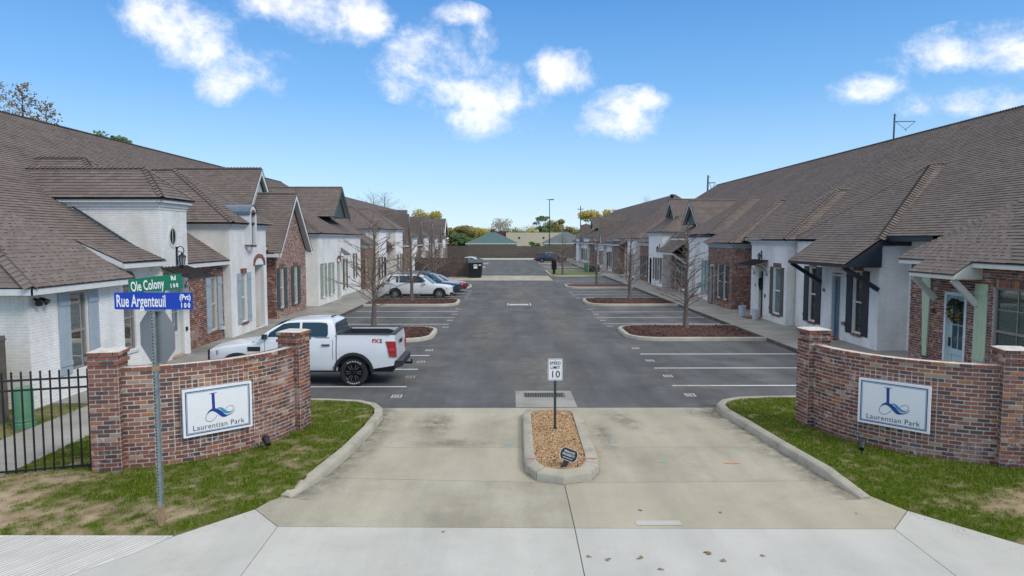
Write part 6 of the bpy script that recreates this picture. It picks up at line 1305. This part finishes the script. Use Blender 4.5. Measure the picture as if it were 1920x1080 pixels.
    MB().box(.4,Ln-.3,-.7,.7,.22,.5).box(.5,1.3,-.72,.72,.4,.8).box(a2-.4,a2+.4,-.72,.72,.4,.8).build('chassis', 'recess_dark', t); MB().box(-.01,.06,-.42,.42,.5*hz,.80*hz).build('grille', 'car_plastic', t); MB().box(.0,.2,-.8,-.6,.34,.48).box(.0,.2,.6,.8,.34,.48).build('fog_recess', 'car_plastic', t); MB().box(Ln-.03,Ln+.005,-.27,.27,.66*hz,.80*hz).build('number_plate', 'lens_white', t)
    t.location = loc; t.rotation_euler = (0,0,rz); return t
pickup('white crew cab pickup truck parked behind the left brick wall', 'paint_car_white', (-8.46,19.72,0), 0)
pickup('dark grey pickup truck parked far down on the right side', 'paint_car_grey', (10.0,117,0), math.pi, False)
car('white sport utility vehicle parked beside the second left mulch island', 'paint_car_pearl', (-3.72,47.0,0), math.pi)
car('dark blue hatchback parked just beyond the white sport utility vehicle', 'paint_car_blue', (-3.45,49.95,0), math.pi, True)
car('red car whose nose shows beyond the dark blue hatchback', 'paint_car_red', (-3.15,52.9,0), math.pi, False)
car('white car parked behind the wooden dumpster enclosure', 'paint_car_pearl', (-8.6,103,0), 0, False)
car('navy car parked far left with its tail beyond the dumpster', 'paint_car_navy', (-8.5,106,0), 0, False)
# ------------------------------------------------------------------ leafless cypress trees on the islands
TWIG = {}
def bare_tree(x, y, h, label, seed, z0=.15, spread=1.0, name='cypress_tree', nb=60, thick=.085, trunkmat='bark', group='bare young trees on the parking islands', first=.2, cat='tree'):
    rnd = random.Random(seed); t = thing(name, label, cat, (x, y, z0), group)
    pts = []; rs = []; wx = wy = 0
    for k in range(11):
        f = k/10; pts.append((x+wx, y+wy, z0+h*f-.05)); rs.append(thick*(1-f)**.8+.006); wx += rnd.uniform(-.035,.035); wy += rnd.uniform(-.035,.035)
    rs[0] *= 1.35; MB().path(pts, rs, 10).build('trunk', trunkmat, t, sm=60)
    b = MB(); ends = []
    for i in range(nb):
        f = first+(1-first)*(i+rnd.random())/nb; k = min(9, int(f*10)); fr_ = f*10-k; p = Vector(pts[k]).lerp(Vector(pts[k+1]), fr_)
        a = i*2.399+rnd.uniform(-.4,.4); ln = spread*(2.2*(1-f)**.8+.2)*rnd.uniform(.6,1.1); el = rnd.uniform(.3,.8)
        d = Vector((math.cos(a)*math.cos(el), math.sin(a)*math.cos(el), math.sin(el))); q = p; r = .02*(1-f)+.011; segs = 4; P = [p]; RR = [r]
        for s_ in range(segs):
            d = (d+Vector((rnd.uniform(-.12,.12), rnd.uniform(-.12,.12), rnd.uniform(-.14,.10)))).normalized(); q = q+d*ln/segs; P.append(q); RR.append(r*(1-(s_+1)/segs*.6))
            for w in range(2):
                if rnd.random() < .9:
                    d2 = (d+Vector((rnd.uniform(-1,1), rnd.uniform(-1,1), rnd.uniform(-.5,.7)))*.8).normalized(); l2 = ln*rnd.uniform(.15,.38)*(1-s_*.12); e = q+d2*l2; b.tube(q, e, r*.5+.003, .004, 3, False); ends.append(e)
                    if rnd.random() < .6: m_ = q.lerp(e, .55); d3 = (d2+Vector((rnd.uniform(-1,1), rnd.uniform(-1,1), rnd.uniform(-.5,.6)))*.8).normalized(); b.tube(m_, m_+d3*l2*.5, .006, .004, 3, False)
        b.path(P, RR, 4)
    b.build('crown', 'twig', t); TWIG[t] = ends; return t
bare_tree(7.95, 30.2, 4.7, 'bare cypress tree on the nearest right mulch island', 1, spread=1.0, thick=.11)
bare_tree(7.98, 44.6, 4.5, 'bare cypress tree on the second right mulch island', 2, thick=.12)
bare_tree(7.75, 59.2, 4.4, 'bare cypress tree on the third right mulch island', 3, thick=.12, nb=50)
bare_tree(6.1, 75.6, 4.4, 'small bare tree with dense twigs on the far grass island by the mail box', 4, thick=.12, nb=70, spread=.9)
bare_tree(-5.81, 29.4, 5.0, 'bare cypress tree on the nearest left mulch island behind the pickup', 5, thick=.11, spread=1.15)
bare_tree(-6.19, 43.8, 5.0, 'bare cypress tree in front of the white sport utility vehicle', 6, thick=.11, spread=1.1)
bare_tree(-6.4, 58.5, 5.0, 'bare twiggy tree on the third left island', 7, nb=60); bare_tree(-7.5, 71, 4.6, 'bare twiggy tree beside the dumpster enclosure', 8, nb=60)
# ------------------------------------------------------------------ trees beyond the roofs
def leafy(x, y, h, rx, rz, mat, label, seed, n=4200, ls=.26, trunk=.25, name='leafy_tree', base=0, group='trees beyond the buildings', lobes=9, flat=1.0):
    rnd = random.Random(seed); t = thing(name, label, 'tree', (x, y, base), group); zc = base+h-rz
    b = MB().path([(x,y,base-.2),(x+.1,y,base+h*.35),(x-.05,y+.1,zc+rz*.2)], [trunk*1.2,trunk*.8,trunk*.35], 8)
    L_ = []
    for k in range(lobes):
        a = k*2.4+rnd.uniform(-.3,.3); rr = rx*rnd.uniform(.35,.75); zz = zc+rz*rnd.uniform(-.65,.7); c = Vector((x+math.cos(a)*rr, y+math.sin(a)*rr, zz)); L_.append((c, rx*rnd.uniform(.28,.5)))
        b.path([(x,y,base+h*.3+rnd.uniform(0,h*.2)), tuple(c)], [trunk*.4,.04], 5)
    L_.append((Vector((x,y,zc+rz*.5)), rx*.45)); b.build('trunk', 'bark_dark', t)
    it = []
    for k in range(n):
        c, r = rnd.choice(L_); d = Vector((rnd.gauss(0,1), rnd.gauss(0,1), rnd.gauss(0,1))).normalized(); p = c+Vector((d.x*r, d.y*r, d.z*r*.75*flat))*(rnd.random()**.35); u = Vector((rnd.gauss(0,1), rnd.gauss(0,1), rnd.gauss(0,1))).normalized(); w = u.orthogonal().normalized(); s_ = ls*rnd.uniform(.5,1.1)
        it.append((p, u*s_, w*s_*.6, u.cross(w)*.01))
    C_ = np.array([i[0] for i in it]); A_ = np.array([i[1] for i in it]); B_ = np.array([i[2] for i in it]); V = np.stack([C_-A_, C_-B_, C_+A_, C_+B_], 1).reshape(-1,3)-np.array(WLOC[t]); F = np.arange(len(it)*4).reshape(-1,4)
    me = bpy.data.meshes.new('crown'); me.from_pydata(V.tolist(), [], F.tolist()); me.update(); link('crown', me, mat, t); return t
FX = lambda px, Y: (px-952)/1280*Y
def ftree(px, ptop, Y, rx, rz, mat, label, seed, **k): return leafy(FX(px,Y), Y, 4.1+(448-ptop)/1280*Y, rx, rz, mat, label, seed, **k)
ftree(800, 396, 175, 3.9, 3.2, 'leaf_yellow', 'yellow autumn tree rising behind the far left roof', 11)
ftree(872, 416, 185, 3.6, 4.0, 'leaf_olive', 'olive bushy tree left of the teal hip roof', 12); ftree(895, 424, 200, 4.5, 4.0, 'leaf_yellow', 'yellow green bushy tree behind the end fence', 13); ftree(858, 420, 210, 4.0, 4.5, 'leaf_brown', 'brownish tree behind the brick house', 14)
ftree(938, 405, 230, 4.4, 4.6, 'leaf_grey', 'pale grey sparse tree above the teal roof', 15, n=1300, ls=.3); ftree(918, 428, 220, 4.2, 3.4, 'leaf_olive', 'low olive tree between the teal roof and the fence', 16)
ftree(1012, 398, 215, 3.2, 5.0, 'leaf_green', 'tall dark green pine beside the lamp pole', 17, n=1700, lobes=11, flat=.5, trunk=.3, name='pine_tree'); ftree(1046, 407, 210, 3.4, 4.4, 'leaf_olive', 'olive green tree right of the lamp pole', 18)
ftree(1112, 390, 170, 4.0, 3.4, 'leaf_yellow', 'yellow green tree rising behind the far right roof', 19); ftree(1150, 388, 175, 3.0, 3.0, 'leaf_yellow', 'yellow tree just above the right roof slope', 20, n=1600)
ftree(985, 428, 300, 9, 3.6, 'leaf_brown', 'brown tree in the far tree line', 21); ftree(960, 430, 320, 10, 3.6, 'leaf_olive', 'low olive tree far behind the beige building', 22); ftree(1075, 428, 260, 7, 3.4, 'leaf_olive', 'low olive tree far right of the beige building', 23); ftree(905, 432, 300, 9, 3.4, 'leaf_olive', 'low green tree far left in the tree line', 24)
for k_, (px_, pt_, Y_, rx_, mt_, lb_) in enumerate(((846,424,190,3.6,'leaf_olive','olive tree at the left end of the tree line by the brick house'),(884,419,205,3.8,'leaf_olive','mid green tree behind the left part of the end fence'),(865,430,180,3.0,'leaf_green','dark green shrub tree low behind the left fence end'),(908,426,240,4.6,'leaf_yellow','yellow green tree behind the teal roof peak'),(948,424,250,4.8,'leaf_olive','olive tree behind the red roof band'),(968,426,260,5.2,'leaf_olive','olive tree above the middle of the beige building'),(998,424,270,5.0,'leaf_yellow','yellow green tree beside the pine'),(1030,416,225,3.6,'leaf_green','green tree directly behind the lamp pole'),(1064,420,230,4.0,'leaf_olive','olive tree at the right end of the beige building'),(1090,424,215,3.6,'leaf_brown','brownish tree at the far right row end'))):
    ftree(px_, pt_, Y_, rx_, 4.0, mt_, lb_, 50+k_)
ftree(1000, 450, 165, 1.8, 2.2, 'leaf_green', 'small green tree in front of the beige building', 25, n=900, trunk=.08)
ftree(216, 255, 42, 1.6, 1.4, 'leaf_green', 'dark green treetop just above the left roof ridge', 26, n=900, ls=.16)
def big_bare(px, ptop, Y, sp, label, seed, leaf=None):
    x = FX(px, Y); h = 4.1+(448-ptop)/1280*Y; t = bare_tree(x, Y, h, label, seed, 0, sp, 'bare_tree', 70, .22, 'bark_dark', 'trees beyond the buildings', .45)
    if leaf:
        rnd = random.Random(seed); it = []
        for k in range(900): u = Vector((rnd.gauss(0,1), rnd.gauss(0,1), rnd.gauss(0,1))).normalized(); w = u.orthogonal().normalized(); it.append((rnd.choice(TWIG[t])+Vector((rnd.gauss(0,.08), rnd.gauss(0,.08), rnd.gauss(0,.08))), u*.05, w*.035, u.cross(w)*.003))
        boxes_mesh('leaves', it, leaf, t, back=True)
big_bare(18, 165, 44, 2.4, 'bare tree with a few dry leaves above the left ridge, leftmost', 31, 'leaf_brown'); big_bare(62, 166, 42, 2.0, 'slender bare tree with dry leaves above the left ridge', 32, 'leaf_brown'); big_bare(100, 200, 40, 1.5, 'short bare tree with dry leaves above the left ridge', 33, 'leaf_brown')
big_bare(702, 366, 120, 4.2, 'grey bare tree behind the left roof beyond the gables, left one', 34); big_bare(722, 364, 126, 4.2, 'grey bare tree behind the left roof beyond the gables, right one', 35); big_bare(1210, 368, 140, 2.2, 'thin bare treetop above the far right roof', 36)
# ------------------------------------------------------------------ end of the drive: fence, houses, lamp, dumpster, boxes
fe = thing('board_fence', 'long weathered grey board fence across the end of the drive', 'fence', (0,148,0))
for k in range(300):
    x = -22+k*.155; c_ = random.uniform(-.04,.04); MB().box(x,x+.147,148+random.uniform(-.01,.01),148.03,.02,2.58+c_).build('plank', 'wood_fence', fe)
for zz in (.6,1.9): MB().box(-22,24.5,148.04,148.1,zz,zz+.1).build('rail', 'wood_fence', fe)
def hip_house(label, x0, x1, y0, y1, ze, zr, roof, wl='beige_wall'):
    t = thing('house', label, 'house', ((x0+x1)/2, y0, 0), 'houses beyond the end fence'); xc = (x0+x1)/2; d = min((y1-y0)/2, (x1-x0)/2)*.98
    MB().box(x0+.5,x1-.5,y0+.5,y1-.5,0,ze).build('wall', wl, t); yc = (y0+y1)/2; a, c = (x0+d, yc, zr), (x1-d, yc, zr)
    MB().add([(x0,y0,ze),(x1,y0,ze),(x1,y1,ze),(x0,y1,ze),a,c], [(0,1,5,4),(1,2,5),(2,3,4,5),(3,0,4),(3,2,1,0)]).build('roof', roof, t); MB().box(x0,x1,y0-.04,y0,ze-.22,ze).build('fascia', 'trim_cream', t)
    MB().box(xc-.5,xc+.5,yc-.4,yc+.4,zr-.4,zr+.5).build('chimney', 'wood_dark', t)
hip_house('house with a teal grey hip roof behind the end fence', -9.8, 2.6, 158, 170, 3.1, 5.9, 'house_teal'); hip_house('house with a slate hip roof partly behind the right row', 8.4, 20, 160, 174, 3.1, 6.0, 'house_slate')
bg_ = thing('commercial_building', 'long beige commercial building with dark red roof band far behind the fence', 'building', (5,205,0))
MB().box(-.5,17,205,225,0,6.0).build('wall', 'beige_wall', bg_); MB().box(-10,-.6,206,222,0,5.0).build('wing', 'beige_wall', bg_); MB().box(-10.3,.2,205.5,222.5,5.0,6.4).build('roof_band', 'red_roof', bg_)
for x in (3.2, 10.5): MB().box(x,x+.5,204.9,204.99,4.2,4.7).build('wall_light', 'rim_dark', bg_)
bh = thing('brick_house', 'two storey brick house with white gable rakes past the left row', 'house', (-15,140,0))
MB().prism([(-12.9,137,0),(-12.9,137,5.4),(-12.9,140.5,8.0),(-12.9,144,5.4),(-12.9,144,0)], (-9,0,0)).build('wall', 'far_brick', bh)
for a, c in (((-12.5,136.6,5.1),(-12.5,140.5,8.1)),((-12.5,144.4,5.1),(-12.5,140.5,8.1))):
    a, c = Vector(a), Vector(c); MB().hexa([a, c, c+Vector((-9.8,0,0)), a+Vector((-9.8,0,0)), a+Vector((0,0,.16)), c+Vector((0,0,.16)), c+Vector((-9.8,0,.16)), a+Vector((-9.8,0,.16))]).build('roof', 'shingle_far', bh); MB().hexa([a+Vector((.02,0,-.3)), c+Vector((.02,0,-.3)), c+Vector((-.1,0,-.3)), a+Vector((-.1,0,-.3)), a+Vector((.02,0,.17)), c+Vector((.02,0,.17)), c+Vector((-.1,0,.17)), a+Vector((-.1,0,.17))]).build('rake_board', 'trim_white', bh)
for yy in (138.4, 141.4): w_ = MB().box(-12.9,-12.84,yy,yy+1.1,3.6,5.2).build('window', 'trim_white', bh); MB().box(-12.84,-12.82,yy+.1,yy+1.0,3.7,5.1).build('pane', 'glass', w_)
lp = thing('lamp_post', 'tall dark parking lot lamp post behind the end fence', 'lamp post', (FX(1030,156),156,0)); lx = FX(1030,156)
MB().tube((lx,156,0),(lx,156,13.0),.11,.08,10).build('pole', 'rim_dark', lp); MB().box(lx-.7,lx+.15,155.9,156.1,12.95,13.05).build('arm', 'rim_dark', lp); MB().box(lx+.1,lx+1.0,155.8,156.2,12.9,13.1).build('lamp_head', 'rim_dark', lp)
up = thing('utility_pole', 'thin wooden utility pole rising behind the right slate roof', 'pole', (FX(1088,175),175,0)); MB().tube((FX(1088,175),175,0),(FX(1088,175),175,12.5),.14,.1,8).build('pole', 'bark_dark', up); MB().box(FX(1088,175)-.8,FX(1088,175)+.8,174.9,175.1,11.6,11.75).build('crossarm', 'bark_dark', up)
de = thing('dumpster_enclosure', 'brown wooden board enclosure around the dumpster', 'fence', (-7,73,0))
for k in range(38): x = -9.9+k*.15; MB().box(x,x+.142,72.9+random.uniform(-.008,.008),72.94,.05,2.1+random.uniform(-.02,.02)).build('plank', 'wood_dark', de)
for k in range(26): y = 73+k*.15; MB().box(-9.95,-9.91,y,y+.142,.05,2.1).build('plank', 'wood_dark', de)
MB().box(-4.32,-4.18,72.85,72.99,0,2.15).build('post', 'wood_fence', de)
dp = thing('dumpster', 'dark teal metal dumpster with a white notice beside the wooden enclosure', 'dumpster', (-3.75,72.3,0)); dx = -4.2
MB().hexa([(dx+.05,71.9,.12),(dx+1.4,71.9,.12),(dx+1.4,74,.12),(dx+.05,74,.12),(dx,71.8,1.55),(dx+1.5,71.8,1.55),(dx+1.5,74,1.55),(dx,74,1.55)]).build('bin', 'dumpster', dp)
for k in range(5): MB().box(dx+.1+k*.3,dx+.16+k*.3,71.72,71.79,.3,1.45).build('rib', 'dumpster', dp)
MB().hexa([(dx-.03,71.75,1.56),(dx+1.53,71.75,1.56),(dx+1.53,74,1.85),(dx-.03,74,1.85),(dx-.03,71.75,1.62),(dx+1.53,71.75,1.62),(dx+1.53,74,1.92),(dx-.03,74,1.92)]).build('lid', 'utility_dark', dp)
MB().box(dx+.62,dx+1.0,71.68,71.70,1.0,1.42).build('notice', 'sign_white', dp); MB().box(dx+.66,dx+.96,71.67,71.679,1.2,1.36).build('notice_print', 'poster_red', dp); MB().box(dx+1.15,dx+1.4,71.68,71.70,1.3,1.42).build('notice', 'sign_white', dp)
for x in (dx+.1, dx+1.3): MB().tube((x,72.0,.12),(x,72.0,.0),.06,.06,8).build('caster', 'rubber', dp)
kb = thing('mail_box_unit', 'black pedestal mail box cluster on the far right grass island', 'mailbox', (5.25,77.6,.12)); MB().box(4.98,5.55,77.4,77.9,.62,1.78).build('cabinet', 'black_iron', kb); MB().box(5.12,5.42,77.5,77.8,.1,.62).build('pedestal', 'black_iron', kb)
for r in range(4):
    for c in range(3): MB().box(5.0+c*.18,5.165+c*.18,77.385,77.399,.72+r*.26,.95+r*.26).build('mail_door', 'rim_dark', kb)
ub = thing('utility_pedestal', 'small bright green utility pedestal on the far right grass island', 'pedestal', (9.5,83,.1)); MB().box(9.3,9.75,82.8,83.2,.1,1.15).build('cover', 'utility_green', ub); MB().box(9.27,9.78,82.77,83.23,1.15,1.22).build('lid', 'utility_green', ub)
tb = thing('transformer_box', 'dark green transformer box on the far right grass island', 'transformer', (10.6,83.5,.1)); MB().box(10.0,11.2,83,84,.1,.85).build('cabinet', 'utility_dark', tb); MB().hexa([(9.96,82.96,.85),(11.24,82.96,.85),(11.24,84.04,.85),(9.96,84.04,.85),(10.0,83.3,.95),(11.2,83.3,.95),(11.2,84,.95),(10.0,84,.95)]).build('lid', 'utility_dark', tb)
t2 = thing('transformer_box', 'green transformer box behind the wooden dumpster enclosure on the left', 'transformer', (-9.7,67,.1)); MB().box(-10.3,-9.2,66.5,67.3,.12,.95).build('cabinet', 'utility_green', t2); MB().box(-10.34,-9.16,66.46,67.34,.95,1.0).build('lid', 'utility_dark', t2)
def potted(x, y, label, twig):
    p = thing('plant_pot', label, 'planter', (x, y, .125), 'white pots by the awning door'); MB().lathe([(.001,.14),(.13,.14),(.19,.64),(.20,.66),(.18,.66),(.17,.60),(.001,.58)], (x,y,0), 20).build('pot', 'pot_white', p, sm=40)
    if twig:
        b = MB()
        for k in range(14): a = random.uniform(0,6.28); b.tube((x,y,.58),(x+math.cos(a)*.12,y+math.sin(a)*.12,.58+random.uniform(.15,.4)),.006,.003,4)
        b.build('stems', 'leaf_grey', p)
potted(12.1, 35.0, 'white tapered pot with dry stems left of the awning door', True); potted(12.2, 33.4, 'white tapered pot right of the awning door', False)
dm_ = thing('doormat', 'brown doormat between the two white pots', 'doormat', (12.3,34.2,.126)); MB().box(11.95,12.6,33.75,34.65,.127,.145).build('mat', 'mat_brown', dm_)
bn = thing('bench', 'pale grey slatted bench against the right brick porch', 'bench', (12.3,47.4,.125))
for k in range(4): MB().box(12.05+k*.13,12.16+k*.13,46.7,48.1,.55,.58).build('seat_slat', 'pot_white', bn)
for k in range(3): MB().box(12.58,12.61,46.7,48.1,.68+k*.14,.79+k*.14).build('back_slat', 'pot_white', bn)
for yy in (46.8, 47.95): MB().box(12.08,12.13,yy,yy+.06,.125,.55).box(12.55,12.60,yy,yy+.06,.125,1.1).build('leg', 'pot_white', bn)
# wreath on the far awning door
w2 = thing('wreath', 'green wreath on the dark door under the right awning', 'wreath', (12.6,34.2,1.8)); it = []
for k in range(200): a = random.uniform(0,6.28); c = Vector((12.78-random.uniform(0,.08), 34.19+math.cos(a)*.22, 1.85+math.sin(a)*.26)); d = Vector((random.gauss(0,1),random.gauss(0,1),random.gauss(0,1))).normalized(); o = d.orthogonal().normalized(); it.append((c, d*.05, o*.02, d.cross(o)*.004))
boxes_mesh('leaves', it, 'leaf_dark', w2, back=True)
# steel utility poles with bracket arms behind the right ridge
def arm_pole(px, ptop, Y, arm, label):
    x = FX(px, Y); zt = 4.1+(448-ptop)/1280*Y; u = Y/1280; t = thing('power_pole', label, 'pole', (x, Y, 0), 'steel poles with bracket arms behind the right row')
    MB().tube((x-2*u,Y,0),(x,Y,zt),2.0*u,1.6*u,8).build('mast', 'flashing', t); za = zt-14*u
    MB().tube((x,Y,za),(x+arm*u,Y,za+.5*u),.9*u,.7*u,6).build('arm', 'flashing', t); mid = Vector((x+arm*.55*u, Y, za-14*u))
    for a in (Vector((x+3*u,Y,za-1*u)), Vector((x+(arm-1)*u,Y,za-1*u))): MB().tube(a, mid, .5*u, .5*u, 5).build('insulator_string', 'flashing', t)
    MB().tube(mid, mid+Vector((0,0,-2*u)), 1.2*u, 1.2*u, 6).build('clamp', 'flashing', t); MB().tube((x,Y,zt-1*u),(x+5*u,Y,zt-4*u),.4*u,.4*u,5).build('ground_wire_arm', 'flashing', t)
arm_pole(1669, 217, 95, 39, 'steel pole with triangular bracket arm above the right ridge, nearer one'); arm_pole(1325, 330, 190, 14, 'steel pole with small bracket arm above the right ridge, farther one')
